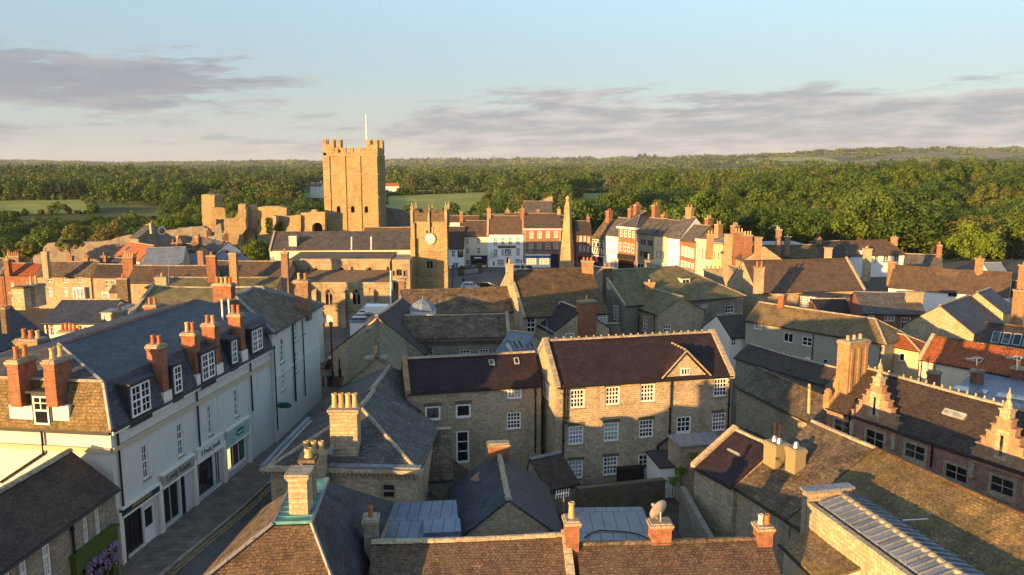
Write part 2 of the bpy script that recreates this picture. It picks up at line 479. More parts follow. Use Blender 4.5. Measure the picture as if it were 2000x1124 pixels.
c = s.mix(s.mapr(s.noise(2.2, 5), 0.6, 0.7), c, (0.05, 0.065, 0.02))
s.bump(s.noise(3, 5), 0.1)
s.fin(c, 0.95, hue=0)
s = NT('terrain')        # grass and undergrowth beneath the woods
c = s.mix(s.mapr(s.noise(0.02, 6, 0.7), 0.4, 0.65), (0.030, 0.045, 0.012), (0.055, 0.075, 0.020))
c = s.mix(s.mapr(s.noise(0.004, 3, 0.6), 0.50, 0.56), c, (0.17, 0.21, 0.045))
c = s.mix(1.0, c, s.mapr(s.noise(0.3, 6, 0.7), 0.2, 0.8, 0.6, 1.4), 'MULTIPLY')
s.bump(s.noise(0.4, 5), 0.6)
s.fin(c, 0.95, hue=0)
s = NT('meadow')
c = s.mix(s.mapr(s.noise(0.03, 6, 0.65), 0.35, 0.65), (0.20, 0.26, 0.045), (0.29, 0.30, 0.075))
c = s.mix(s.mapr(s.noise(0.8, 5, 0.7, s.uv(0.03, 0.4)), 0.4, 0.7, 0, 0.5), c, (0.10, 0.12, 0.03))
s.bump(s.noise(1.2, 4), 0.8)
s.fin(c, 0.95, hue=0)
s = NT('moor')
c = s.mix(s.mapr(s.noise(0.004, 6, 0.65), 0.4, 0.6), (0.16, 0.135, 0.075), (0.10, 0.115, 0.045))
s.fin(c, 0.95, hue=0)
def mat_leaf(name, a, b, c2):
    s = NT(name)
    rn = s.oi.outputs['Random']
    c = s.mix(rn, a, b)
    c = s.mix(s.mapr(s.noise(0.35, 3, 0.6), 0.35, 0.7), c, c2)
    c = s.mix(1.0, c, s.mapr(s.geo.outputs['Random Per Island'], 0, 1, 0.75, 1.25), 'MULTIPLY')
    tr = s.n('ShaderNodeBsdfTranslucent')
    s.put(tr.inputs[0], c)
    mx = s.n('ShaderNodeMixShader')
    mx.inputs[0].default_value = 0.22
    s.fin(c, 0.7, hue=0)
    s.b.inputs['Specular IOR Level'].default_value = 0.2
    s.l(s.b.outputs[0], mx.inputs[1])
    s.l(tr.outputs[0], mx.inputs[2])
    s.l(mx.outputs[0], s.out.inputs[0])
mat_leaf('leaf', (0.066, 0.112, 0.014), (0.105, 0.140, 0.020), (0.075, 0.130, 0.014))
mat_leaf('leaf_dark', (0.038, 0.074, 0.012), (0.058, 0.098, 0.015), (0.046, 0.090, 0.012))
mat_leaf('leaf_pale', (0.115, 0.125, 0.028), (0.14, 0.145, 0.032), (0.10, 0.125, 0.022))
mat_leaf('leaf_brown', (0.125, 0.112, 0.035), (0.14, 0.12, 0.04), (0.11, 0.11, 0.03))
mat_leaf('leaf_fir', (0.022, 0.046, 0.018), (0.034, 0.056, 0.02), (0.028, 0.05, 0.016))
mat_leaf('leaf_lime', (0.13, 0.19, 0.02), (0.15, 0.21, 0.02), (0.11, 0.17, 0.015))
mat_plain('bark', (0.07, 0.055, 0.04), 0.9, 0, 0.3, 3.0)
# ------------------------------------------------------------------ mesh helpers
class Bag:
    """collects faces; build() links them as ONE mesh object"""
    def __init__(s):
        s.v, s.f, s.m = [], [], []
    def poly(s, pts, m=0):
        k = len(s.v)
        s.v += [tuple(map(float, p)) for p in pts]
        s.f.append(tuple(range(k, k + len(pts))))
        s.m.append(m)
    def mesh(s, vs, fs, m=0):
        k = len(s.v)
        s.v += [tuple(map(float, p)) for p in vs]
        for f in fs:
            s.f.append(tuple(k + i for i in f))
            s.m.append(m)
    def box(s, o, a, b, c, m=0):
        """corner o and three edge vectors (a x b points along c)"""
        o, a, b, c = (np.asarray(q, float) for q in (o, a, b, c))
        p = [o, o + a, o + a + b, o + b, o + c, o + a + c, o + a + b + c, o + b + c]
        f = [(0, 3, 2, 1), (4, 5, 6, 7), (0, 1, 5, 4), (1, 2, 6, 5), (2, 3, 7, 6), (3, 0, 4, 7)]
        if np.dot(np.cross(a, b), c) < 0:
            f = [q[::-1] for q in f]
        s.mesh(p, f, m)
    def cbox(s, c, u, v, hu, hv, z0, z1, m=0):
        """upright box centred on c, half sizes hu, hv along u and v"""
        o = V3(c[0], c[1], z0) - u * hu - v * hv
        s.box(o, u * 2 * hu, v * 2 * hv, V3(0, 0, z1 - z0), m)
    def lathe(s, c, prof, n=10, m=0, cap=True):
        vs, fs = [], []
        for r, z in prof:
            for k in range(n):
                t = 2 * math.pi * k / n
                vs.append((c[0] + r * math.cos(t), c[1] + r * math.sin(t), z))
        for i in range(len(prof) - 1):
            for k in range(n):
                q = (k + 1) % n
                fs.append((i * n + k, i * n + q, (i + 1) * n + q, (i + 1) * n + k))
        if cap:
            fs.append(tuple(range((len(prof) - 1) * n, len(prof) * n)))
            fs.append(tuple(range(n))[::-1])
        s.mesh(vs, fs, m)
    def tube(s, p, q, r, n=6, m=0, r2=None):
        p, q = np.asarray(p, float), np.asarray(q, float)
        d = unit(q - p)
        a = unit(np.cross(d, V3(0, 0, 1) if abs(d[2]) < 0.9 else V3(1, 0, 0)))
        b = np.cross(d, a)
        r2 = r if r2 is None else r2
        vs = [p + r * (a * math.cos(2 * math.pi * k / n) + b * math.sin(2 * math.pi * k / n)) for k in range(n)]
        vs += [q + r2 * (a * math.cos(2 * math.pi * k / n) + b * math.sin(2 * math.pi * k / n)) for k in range(n)]
        fs = [(k, (k + 1) % n, n + (k + 1) % n, n + k) for k in range(n)] + [tuple(range(n))[::-1], tuple(range(n, 2 * n))]
        s.mesh(vs, fs, m)
    def disc(s, c, ax, r, th, n=20, m=0):
        ax = unit(np.asarray(ax, float))
        s.tube(np.asarray(c, float), np.asarray(c, float) + ax * th, r, n, m)
    def prism(s, pts, vec, m=0):
        """closed outline swept along vec"""
        n = len(pts)
        pts = [np.asarray(p, float) for p in pts]
        vec = np.asarray(vec, float)
        nrm = sum((np.cross(pts[i], pts[(i + 1) % n]) for i in range(n)), np.zeros(3))
        if np.dot(nrm, vec) > 0:
            pts = pts[::-1]
        s.poly(pts, m)
        s.poly([p + vec for p in pts][::-1], m)
        for i in range(n):
            j = (i + 1) % n
            s.poly([pts[j], pts[i], pts[i] + vec, pts[j] + vec], m)
    def build(s, name, mats, parent=None, origin=None, smooth=False):
        me = bpy.data.meshes.new(name)
        og = np.zeros(3) if origin is None else np.asarray(origin, float)
        if parent is not None and origin is None:
            og = np.array(parent.get('_o', (0, 0, 0)), float)
        V = np.array(s.v, float).reshape(-1, 3)
        me.from_pydata([tuple(q) for q in V - og], [], s.f)
        uvl = me.uv_layers.new(name='UVMap')
        uv = np.zeros((len(me.loops), 2))
        k = 0
        for f in s.f:
            P = V[list(f)]
            nn = np.zeros(3)
            for a in range(len(f)):
                nn += np.cross(P[a], P[(a + 1) % len(f)])
            if len(f) and np.linalg.norm(nn) > 1e-12:
                nn /= np.linalg.norm(nn)
            else:
                nn = V3(0, 0, 1)
            if abs(nn[2]) > 0.995:
                ua, va = V3(1, 0, 0), V3(0, 1, 0)
            else:
                ua = unit(np.cross(V3(0, 0, 1), nn))
                va = np.cross(nn, ua)
            uv[k:k + len(f), 0] = P @ ua
            uv[k:k + len(f), 1] = P @ va
            k += len(f)
        uvl.data.foreach_set('uv', uv.ravel())
        for q in (mats if isinstance(mats, (list, tuple)) else [mats]):
            me.materials.append(MAT[q] if isinstance(q, str) else q)
        me.polygons.foreach_set('material_index', s.m)
        if smooth:
            me.polygons.foreach_set('use_smooth', [True] * len(s.f))
        me.update()
        o = bpy.data.objects.new(name, me)
        COL.objects.link(o)
        if parent is not None:
            o.parent = parent
            o['_o'] = tuple(og)
        else:
            o.location = og
            o['_o'] = tuple(og)
        return o

def tag(o, label, cat, group=None):
    o['label'] = label
    o['category'] = cat
    if group:
        o['group'] = group
    return o
def struct(o, kind='structure'):
    o['kind'] = kind
    return o
def thing(name, label, cat, loc, group=None):
    o = bpy.data.objects.new(name, None)
    o.empty_display_size = 0.5
    o.location = tuple(map(float, loc))
    o['_o'] = tuple(map(float, loc))
    COL.objects.link(o)
    return tag(o, label, cat, group)
def copy_thing(o, loc, rotz=0.0, label=None, scale=None):
    """a copy of a thing with copies of its parts and sub-parts"""
    c = o.copy()
    COL.objects.link(c)
    c.location = loc
    c.rotation_euler = (0, 0, rotz)
    if scale:
        c.scale = scale
    if label:
        c['label'] = label
    def rec(src, dst):
        for ch in src.children:
            d = ch.copy()
            COL.objects.link(d)
            d.parent = dst
            rec(ch, d)
    rec(o, c)
    return c
def letters(txt, P, u, up, size, mat, parent, width=None, depth=0.015):
    """raised lettering, centred on P, reading along u"""
    cu = bpy.data.curves.new('lettering', 'FONT')
    cu.body, cu.size, cu.extrude = txt, size, depth
    cu.align_x, cu.align_y = 'CENTER', 'CENTER'
    t = bpy.data.objects.new('lettering_curve', cu)
    COL.objects.link(t)
    bpy.context.view_layer.update()
    me = bpy.data.meshes.new_from_object(t.evaluated_get(bpy.context.evaluated_depsgraph_get()))
    bpy.data.objects.remove(t)
    bpy.data.curves.remove(cu)
    n = np.cross(u, up)
    og = np.array(parent.get('_o', (0, 0, 0)), float)
    co = np.zeros(len(me.vertices) * 3)
    me.vertices.foreach_get('co', co)
    co = co.reshape(-1, 3)
    if width and len(co):
        co[:, 0] *= width / max(1e-6, np.ptp(co[:, 0]))
    w = np.asarray(P, float) - og + co[:, :1] * u + co[:, 1:2] * up + co[:, 2:3] * n
    me.vertices.foreach_set('co', w.ravel())
    me.materials.clear()
    me.materials.append(MAT[mat])
    me.update()
    o = bpy.data.objects.new('lettering', me)
    COL.objects.link(o)
    o.parent = parent
    return o

def pot_profile(z, h=0.7, r=0.13):
    return [(r * 1.12, z), (r * 1.12, z + 0.06), (r * 0.98, z + 0.09), (r * 0.86, z + h - 0.12), (r * 1.08, z + h - 0.10), (r * 1.08, z + h - 0.02), (r * 0.8, z + h), (r * 0.7, z + h - 0.05)]

UPV = V3(0, 0, 1)
ALLH = []
class House:
    """walls with real openings, a roof, chimneys, windows ... placed from two ends of its eaves line"""
    def __init__(s, name, label, cat, c, E0, E1, ze, ridge=None, pitch=40, hd=None, hb=None, zb=-2.0, wall='stone', roof='stone_slate',
                 hl=0.0, hr=0.0, ov=0.22, cop='', copm='coping', rm=None, flat=None, gut=True, jit=0.03, th=0.13, vg=0.06, group=None, ends=None):
        s.c = c
        if ends is not None:
            A, B = np.array(ends[0], float), np.array(ends[1], float)
        else:
            A, B = on_z(px(c, *E0), ze), on_z(px(c, *E1), ze)
        s.A = V3(A[0], A[1], 0)
        d = V3(B[0] - A[0], B[1] - A[1], 0)
        s.L = float(np.linalg.norm(d))
        s.u = d / s.L
        s.n = V3(s.u[1], -s.u[0], 0)
        s.ze, s.zb = ze, zb
        s.t = math.tan(R(pitch))
        s.rn = unit(s.n * math.sin(R(pitch)) + UPV * math.cos(R(pitch)))
        if ridge is not None:
            P = on_plane(px(c, *ridge), s.P(0, 0, ze), s.rn)
            hd = float(np.dot(P - s.A, -s.n))
        if hd is None:
            hd = 3.5
        if not 1.0 < hd < 14:
            print('HD?', name, label, round(hd, 2))
            hd = min(max(hd, 1.5), 9)
        s.hd, s.hb = hd, hd if hb is None else hb
        s.D = s.hd + s.hb
        s.zr = ze + s.hd * s.t
        s.tb = (s.zr - ze) / s.hb
        s.hl, s.hr, s.ov, s.cop, s.copm, s.vg = hl, hr, ov, cop, copm, vg
        s.wall, s.roof, s.rm, s.flat, s.gut, s.jit, s.th = wall, roof, rm or 'coping', flat, gut, jit, th
        s.holes = {k: [] for k in 'FRBL'}
        mid = s.P(s.L / 2, s.D / 2, zb)
        s.root = thing(name, label, cat, mid, group)
        s.bw = Bag()
        s.wx = []
        ALLH.append(s)
    def P(s, u, d, z):
        return s.A + s.u * u - s.n * d + UPV * z
    def zroof(s, d):
        return s.ze + (d * s.t if d <= s.hd else s.hd * s.t - (d - s.hd) * s.tb)
    def face(s, w):
        """origin, along, outward, length of a wall"""
        if w == 'F': return s.P(0, 0, 0), s.u, s.n, s.L
        if w == 'R': return s.P(s.L, 0, 0), -s.n, s.u, s.D
        if w == 'B': return s.P(s.L, s.D, 0), -s.u, -s.n, s.L
        return s.P(0, s.D, 0), s.n, -s.u, s.D
    def at(s, w, x, y, out=0.0):
        o, a, nn, _ = s.face(w)
        q = on_plane(px(s.c, x, y), o + nn * out, nn)
        return float(np.dot(q - o, a)), float(q[2])
    def uvz(s, w, a, z, out=0.0):
        o, al, nn, _ = s.face(w)
        return o + al * a + nn * out + UPV * z
    def rect(s, w, b, out=0.0):
        a0, z1 = s.at(w, b[0], b[1], out)
        a1, z0 = s.at(w, b[2], b[3], out)
        return min(a0, a1), min(z0, z1), max(a0, a1), max(z0, z1)
    def w(s, wall, cols, rows, boxes, kind='sash', frame='white_paint', pane=None, sill='coping', lintel=None, fw=0.075, name='window', label=None, m=False):
        """windows from photo boxes (left, top, right, bottom)  (m: boxes are wall metres already)"""
        for b in boxes:
            r = b if m else s.rect(wall, b)
            s.wx.append((wall, r, cols, rows, kind, frame, pane, sill, lintel, fw, name, label))
        return s
    def grid(s, wall, nx, ny, a0, a1, z0, z1, ww, wh, cols=2, rows=4, **k):
        bx = []
        for i in range(nx):
            for j in range(ny):
                ca = a0 + (a1 - a0) * (i / (nx - 1) if nx > 1 else 0.5)
                cz = z0 + (z1 - z0) * (j / (ny - 1) if ny > 1 else 0.5)
                bx.append((ca - ww / 2, cz - wh / 2, ca + ww / 2, cz + wh / 2))
        return s.w(wall, cols, rows, bx, m=True, **k)
    def _windows(s):
        for wall, (a0, z0, a1, z1), cols, rows, kind, frame, pane, sill, lintel, fw, name, label in s.wx:
            o, al, nn, S = s.face(wall)
            inside = a0 > 0.05 and a1 < S - 0.05 and z0 > s.zb + .1 and z1 < s.ze - 0.05 and kind != 'proud'
            if inside and any(a0 < h[2] + .02 and a1 > h[0] - .02 and z0 < h[3] + .02 and z1 > h[1] - .02 for h in s.holes[wall]):
                inside = False
            dep = -0.10 if inside else 0.012
            if inside:
                s.holes[wall].append((a0, z0, a1, z1))
                if kind == 'arch':
                    # spandrels that turn the opening into a pointed arch
                    mid, hh = (a0 + a1) / 2, min((a1 - a0) * 0.75, (z1 - z0) * 0.5)
                    for sg in (-1, 1):
                        pts = []
                        e = a0 if sg < 0 else a1
                        for k in range(7):
                            t = k / 6
                            pts.append((e + (mid - e) * t, z1 - hh + hh * math.sin(t * math.pi / 2) ** 0.8))
                        pts.append((e, z1))
                        s.bw.prism([s.uvz(wall, p, q, -0.14) for p, q in pts], nn * 0.14, 0)
            f = Bag()
            def bar(x0, y0, x1, y1, d0, d1, m=0):
                f.box(s.uvz(wall, x0, y0, d0), al * (x1 - x0), nn * (d1 - d0), UPV * (y1 - y0), m)
            W_, H_ = a1 - a0, z1 - z0
            fw_ = min(fw, W_ * 0.16, H_ * 0.2)
            bar(a0, z0, a0 + fw_, z1, dep - 0.03, dep + 0.05)
            bar(a1 - fw_, z0, a1, z1, dep - 0.03, dep + 0.05)
            bar(a0 + fw_, z1 - fw_, a1 - fw_, z1, dep - 0.03, dep + 0.05)
            bar(a0 + fw_, z0, a1 - fw_, z0 + fw_ * 1.2, dep - 0.03, dep + 0.05)
            gb = min(0.028, W_ * 0.035)
            x0, x1, y0, y1 = a0 + fw_, a1 - fw_, z0 + fw_ * 1.2, z1 - fw_
            ysplit = None
            pz0 = y0
            if kind in ('door',):
                pz0 = y0 + (y1 - y0) * 0.42
                bar(x0, y0, x1, pz0, dep - 0.02, dep + 0.03)
            for k in range(1, cols):
                cx = x0 + (x1 - x0) * k / cols
                thick = gb if not (kind == 'pair' and k * 2 == cols) else fw_ * 0.6
                bar(cx - thick, pz0, cx + thick, y1, dep - 0.02, dep + 0.022)
            for k in range(1, rows):
                cy = pz0 + (y1 - pz0) * k / rows
                thick = gb * 1.9 if (kind == 'sash' and rows % 2 == 0 and k * 2 == rows) else gb
                bar(x0, cy - thick, x1, cy + thick, dep - 0.02, dep + (0.03 if thick > gb else 0.02))
            wo = f.build(name, [frame], s.root)
            if label:
                wo['label'] = label
            g = Bag()
            g.box(s.uvz(wall, a0 + 0.01, z0 + 0.01, dep - 0.045), al * (W_ - 0.02), nn * 0.03, UPV * (H_ - 0.02))
            pn = pane or ('pale_glass' if random.random() < 0.3 else 'glass')
            if kind != 'plain_door':
                g.build('pane', [pn], wo)
            if sill:
                b = Bag()
                b.box(s.uvz(wall, a0 - 0.08, z0 - 0.1, -0.1 if inside else 0.0), al * (W_ + 0.16), nn * (0.16 if inside else 0.07), UPV * 0.098)
                b.build('sill', [sill], wo)
            if lintel:
                b = Bag()
                k = max(5, int(W_ / 0.16))
                for q in range(k):
                    jx = random.uniform(-.02, .02)
                    b.box(s.uvz(wall, a0 - 0.1 + (W_ + .2) * q / k + 0.01, z1 + 0.005, 0.0), al * ((W_ + .2) / k - 0.02), nn * 0.014, UPV * (0.26 + jx))
                b.build('lintel', [lintel], wo)
    def _wallmesh(s):
        b = s.bw
        for w in 'FRBL':
            o, al, nn, S = s.face(w)
            hs = s.holes[w]
            sc = sorted({0.0, S} | {x for h in hs for x in (h[0], h[2])})
            zc = sorted({s.zb, s.ze} | {x for h in hs for x in (h[1], h[3])})
            for i in range(len(sc) - 1):
                for j in range(len(zc) - 1):
                    cx, cz = (sc[i] + sc[i + 1]) / 2, (zc[j] + zc[j + 1]) / 2
                    if any(h[0] < cx < h[2] and h[1] < cz < h[3] for h in hs):
                        continue
                    b.poly([s.uvz(w, sc[i], zc[j]), s.uvz(w, sc[i + 1], zc[j]), s.uvz(w, sc[i + 1], zc[j + 1]), s.uvz(w, sc[i], zc[j + 1])])
            for h in hs:
                q = [(h[0], h[1]), (h[2], h[1]), (h[2], h[3]), (h[0], h[3])]
                for k in range(4):
                    p0, p1 = q[k], q[(k + 1) % 4]
                    b.poly([s.uvz(w, *p1), s.uvz(w, *p0), s.uvz(w, *p0, -0.16), s.uvz(w, *p1, -0.16)])
        if s.flat is None:
            if s.hl <= 0:
                b.poly([s.P(0, s.D, s.ze), s.P(0, 0, s.ze), s.P(0, s.hd, s.zr - 0.02)])
            if s.hr <= 0:
                b.poly([s.P(s.L, 0, s.ze), s.P(s.L, s.D, s.ze), s.P(s.L, s.hd, s.zr - 0.02)])
    def slab(s, b, q, th, m=0, step=1.1, jit=None, sag=0.0):
        """roof slope: quad q (eave-left, eave-right, ridge-right, ridge-left), slightly uneven on top"""
        q = [np.asarray(p, float) for p in q]
        jit = s.jit if jit is None else jit
        nu = int(min(40, max(1, np.linalg.norm(q[1] - q[0]) / step)))
        nv = int(min(14, max(1, np.linalg.norm(q[3] - q[0]) / step)))
        nr = np.cross(q[1] - q[0], q[3] - q[0])
        if np.linalg.norm(nr) < 1e-9:
            nr = np.cross(q[1] - q[0], q[2] - q[0])
        nr = unit(nr)
        vs = []
        for j in range(nv + 1):
            for i in range(nu + 1):
                a, c = i / nu, j / nv
                p = (q[0] * (1 - a) + q[1] * a) * (1 - c) + (q[3] * (1 - a) + q[2] * a) * c
                if 0 < i < nu and 0 < j < nv:
                    p = p + nr * (random.uniform(-1, 1) * jit - jit * 0.6)
                if sag:
                    p = p - UPV * (sag * math.sin(math.pi * a) * c)
                vs.append(p)
        g = lambda i, j: j * (nu + 1) + i
        fs = [(g(i, j), g(i + 1, j), g(i + 1, j + 1), g(i, j + 1)) for j in range(nv) for i in range(nu)]
        k = len(vs)
        dn = -UPV * th
        vs += [p + dn for p in q]
        fs.append((k + 3, k + 2, k + 1, k))
        fs.append(tuple([k, k + 1] + [g(i, 0) for i in range(nu, -1, -1)]))
        fs.append(tuple([k + 2, k + 3] + [g(i, nv) for i in range(nu + 1)]))
        fs.append(tuple([k + 1, k + 2] + [g(nu, j) for j in range(nv, -1, -1)]))
        fs.append(tuple([k + 3, k] + [g(0, j) for j in range(nv + 1)]))
        b.mesh(vs, fs, m)
    def _roof(s):
        if s.flat == 'none':
            return
        b = Bag()
        if s.flat:
            # flat or lean-to roof behind a low parapet
            e = 0.12
            s.slab(b, [s.P(-e, -e, s.ze + .13), s.P(s.L + e, -e, s.ze + .13), s.P(s.L + e, s.D + e, s.ze + .13 + s.flat * s.D), s.P(-e, s.D + e, s.ze + .13 + s.flat * s.D)], 0.13)
            s.ro = b.build('roof', [s.roof, s.rm], s.root)
            return
        ov, t, lift = s.ov, s.t, s.th
        lo, ro = (ov if s.hl > 0 else s.vg), (ov if s.hr > 0 else s.vg)
        if 'L' in s.cop: lo = -0.1
        if 'R' in s.cop: ro = -0.1
        zt = lift
        rl = s.P(s.hl if s.hl > 0 else -lo, s.hd, s.zr + zt)
        rr = s.P(s.L - s.hr if s.hr > 0 else s.L + ro, s.hd, s.zr + zt)
        obk = ov
        fl, fr = s.P(-lo, -ov, s.ze - ov * t + zt), s.P(s.L + ro, -ov, s.ze - ov * t + zt)
        bl, brr = s.P(-lo, s.D + obk, s.ze - obk * s.tb + zt), s.P(s.L + ro, s.D + obk, s.ze - obk * s.tb + zt)
        sag = min(.16, s.L * .009) * random.uniform(.3, 1.0) if s.roof in ('stone_slate', 'mossy_slate', 'brown_tile', 'moss_thick', 'gold_lichen', 'dark_tile', 'grey_slate', 'mossy_tile') else .015
        s.slab(b, [fl, fr, rr, rl], s.th, sag=sag)
        s.slab(b, [brr, bl, rl, rr], s.th, sag=sag)
        if s.hl > 0:
            s.slab(b, [bl, fl, rl, rl + (bl - fl) * 1e-4], s.th, jit=0.01)
        if s.hr > 0:
            s.slab(b, [fr, brr, rr, rr + (fr - brr) * 1e-4], s.th, jit=0.01)
        def rollbar(p, q, w=0.17, h=0.09, seg=0.46, sag=0.0):
            d = q - p
            Ln = np.linalg.norm(d)
            if Ln < 0.2: return
            d = d / Ln
            sd = unit(np.cross(d, UPV))
            up = np.cross(sd, d)
            k = max(1, int(Ln / seg))
            for i in range(k):
                a, c = p + d * (Ln * i / k), p + d * (Ln * (i + 1) / k + 0.02)
                if sag:
                    a, c = a - UPV * (sag * math.sin(math.pi * i / k)), c - UPV * (sag * math.sin(math.pi * (i + 1) / k))
                f = 1.0 + 0.12 * (i % 2) + random.uniform(-.05, .05)
                prof = [-sd * w * f - up * 0.05, -sd * w * .6 * f + up * h * f * .75, up * h * f, sd * w * .6 * f + up * h * f * .75, sd * w * f - up * 0.05]
                b.prism([a + x for x in prof], c - a, 1)
        rollbar(rl, rr, sag=sag)
        for cnd, e0, e1 in ((s.hl > 0, rl, fl), (s.hl > 0, rl, bl), (s.hr > 0, rr, fr), (s.hr > 0, rr, brr)):
            if cnd:
                rollbar(e0, e1, 0.13, 0.07)
        s.ro = b.build('roof', [s.roof, s.rm], s.root)
        for side in s.cop:
            cb = Bag()
            u0 = -0.1 if side == 'L' else s.L - 0.28
            for sg in (0, 1):
                d0, d1 = (-ov - .05, s.hd) if sg == 0 else (s.D + ov + .05, s.hd)
                tt = t if sg == 0 else s.tb
                z0 = s.ze - (ov + .05) * tt
                pr = [s.P(u0, d0, z0 - .1), s.P(u0, d0, z0 + .36), s.P(u0, d1, s.zr + .36), s.P(u0, d1, s.zr - .1)]
                cb.prism(pr, s.u * 0.38)
            cb.build('gable_coping', [s.copm], s.root)
        if s.gut:
            z = s.ze - ov * t + zt - 0.12
            for dd in (-ov - .05, s.D + ov + .05):
                g = Bag()
                g.tube(s.P(-lo * .5, dd, z), s.P(s.L + ro * .5, dd, z), 0.065, 6)
                g.build('gutter', ['black_iron'], s.root)
    # ---- things fixed to the house
    def chim(s, x, yb, yt, w=1.0, d=0.6, where='ridge', mat='stone', pots=2, pot='terracotta', along='n', ph=0.65, cap='coping', sink=1.3, zt=None, pr=0.13, capw=0.09):
        """stack: photo column x, base row yb, top row yt (top of the masonry); where = ridge, or depth d from the front wall"""
        dep = s.hd if where == 'ridge' else where
        q = on_plane(px(s.c, x, yb), s.P(0, dep, 0), s.n) if abs(np.dot(ray(*px(s.c, x, yb)), s.n)) > 0.25 else None
        if q is None:        # ridge runs along the view: use the roof line instead
            q = on_plane(px(s.c, x, yb), s.P(0, dep, s.zroof(dep)), UPV)
        u0 = float(np.dot(q - s.A, s.u))
        c = s.P(u0, dep, 0)
        yaw = unit(V3(c[0], c[1], 0))
        ztop = float(on_plane(px(s.c, x, yt), c, -yaw)[2]) if zt is None else zt
        zb = s.zroof(min(max(dep, 0), s.D)) - sink
        return s.stack(c, zb, ztop, w, d, mat, pots, pot, along, ph, cap, pr, capw)
    def stack(s, c, zb, ztop, w, d, mat='stone', pots=2, pot='terracotta', along='n', ph=0.65, cap='coping', pr=0.13, capw=0.09):
        a, b_ = (s.n, s.u) if along == 'n' else (s.u, -s.n)
        b = Bag()
        b.cbox(c, a, b_, w / 2, d / 2, zb, ztop - 0.3, 0)
        b.cbox(c, a, b_, w / 2 + capw * .55, d / 2 + capw * .55, ztop - 0.3, ztop - 0.18, 0)
        b.cbox(c, a, b_, w / 2 + capw, d / 2 + capw, ztop - 0.18, ztop - 0.05, 1)
        b.cbox(c, a, b_, w / 2 + .01, d / 2 + .01, ztop - 0.05, ztop + 0.03, 1)
        st = b.build('chimney', [mat, cap], s.root)
        for k in range(pots):
            p = c + a * ((k + 0.5) / pots - 0.5) * (w - 0.1)
            q = Bag()
            hgt = ph * random.uniform(0.85, 1.1)
            q.lathe(p, pot_profile(ztop + 0.02, hgt, pr * random.uniform(.92, 1.06)), 10)
            q.build('chimney_pot', [pot if random.random() < .85 else ('buff_clay' if pot == 'terracotta' else 'terracotta')], st, smooth=False)
        return st
    def sky(s, box, lit='glass', name='skylight'):
        """roof window in the front slope"""
        p = [on_plane(px(s.c, *b), s.P(0, 0, s.ze + s.th), s.rn) for b in ((box[0], box[1]), (box[2], box[3]))]
        uu = sorted(float(np.dot(q - s.A, s.u)) for q in p)
        dd = sorted(float(np.dot(q - s.A, -s.n)) for q in p)
        return s.skyat(uu[0], uu[1], dd[0], dd[1], lit, name)
    def skyat(s, u0, u1, d0, d1, lit='glass', name='skylight'):
        sl = unit(-s.n + UPV * s.t)
        ln = (d1 - d0) / abs(np.dot(sl, s.n))
        o = s.P(u0, d0, s.ze + d0 * s.t + s.th)
        b = Bag()
        w = u1 - u0
        f = min(0.09, w * .15)
        for (a, c, e, g) in ((0, 0, w, f), (0, ln - f, w, f), (0, f, f, ln - 2 * f), (w - f, f, f, ln - 2 * f)):
            b.box(o + s.u * a + sl * c - s.rn * .05, s.u * e, sl * g, s.rn * 0.14)
        k = b.build(name, ['grey_paint'], s.root)
        g = Bag()
        g.box(o + s.u * f + sl * f, s.u * (w - 2 * f), sl * (ln - 2 * f), s.rn * 0.05)
        g.build('pane', [lit], k)
        return k
    def pipe(s, wall, x, y0, y1, r=0.06, mat='black_iron'):
        a0, z1 = s.at(wall, x, y0)
        a1, z0 = s.at(wall, x, y1)
        b = Bag()
        b.tube(s.uvz(wall, a0, z1, 0.1), s.uvz(wall, a0, z0, 0.1), r)
        z = z1 - .6
        while z > z0:
            b.box(s.uvz(wall, a0 - r * 1.5, z, 0.0), s.face(wall)[1] * r * 3, s.face(wall)[2] * 0.18, UPV * 0.08)
            z -= 1.8
        return b.build('drainpipe', [mat], s.root)
    def band(s, wall, a0, z0, a1, z1, out, mat, name, parent=None):
        o, al, nn, S = s.face(wall)
        b = Bag()
        b.box(s.uvz(wall, a0, z0, 0.004), al * (a1 - a0), nn * out, UPV * (z1 - z0))
        return b.build(name, [mat], parent or s.root)
    def dormer(s, box, kind='lean', cols=2, rows=4, depth=None, cheek='dark_paint', roof='lead', frame='white_paint', pane=None, split=1, out=0.25):
        """dormer window on the front slope from the photo box of its window; front wall stands out m inside the eaves line"""
        F = s.P(0, out, 0)
        q0, q1 = (on_plane(px(s.c, *b), F, s.n) for b in ((box[0], box[1]), (box[2], box[3])))
        a0, a1 = sorted((float(np.dot(q0 - s.A, s.u)), float(np.dot(q1 - s.A, s.u))))
        z0, z1 = sorted((float(q0[2]), float(q1[2])))
        return s.dormat(a0, a1, z0, z1, out, cols, rows, cheek, roof, frame, pane, split)
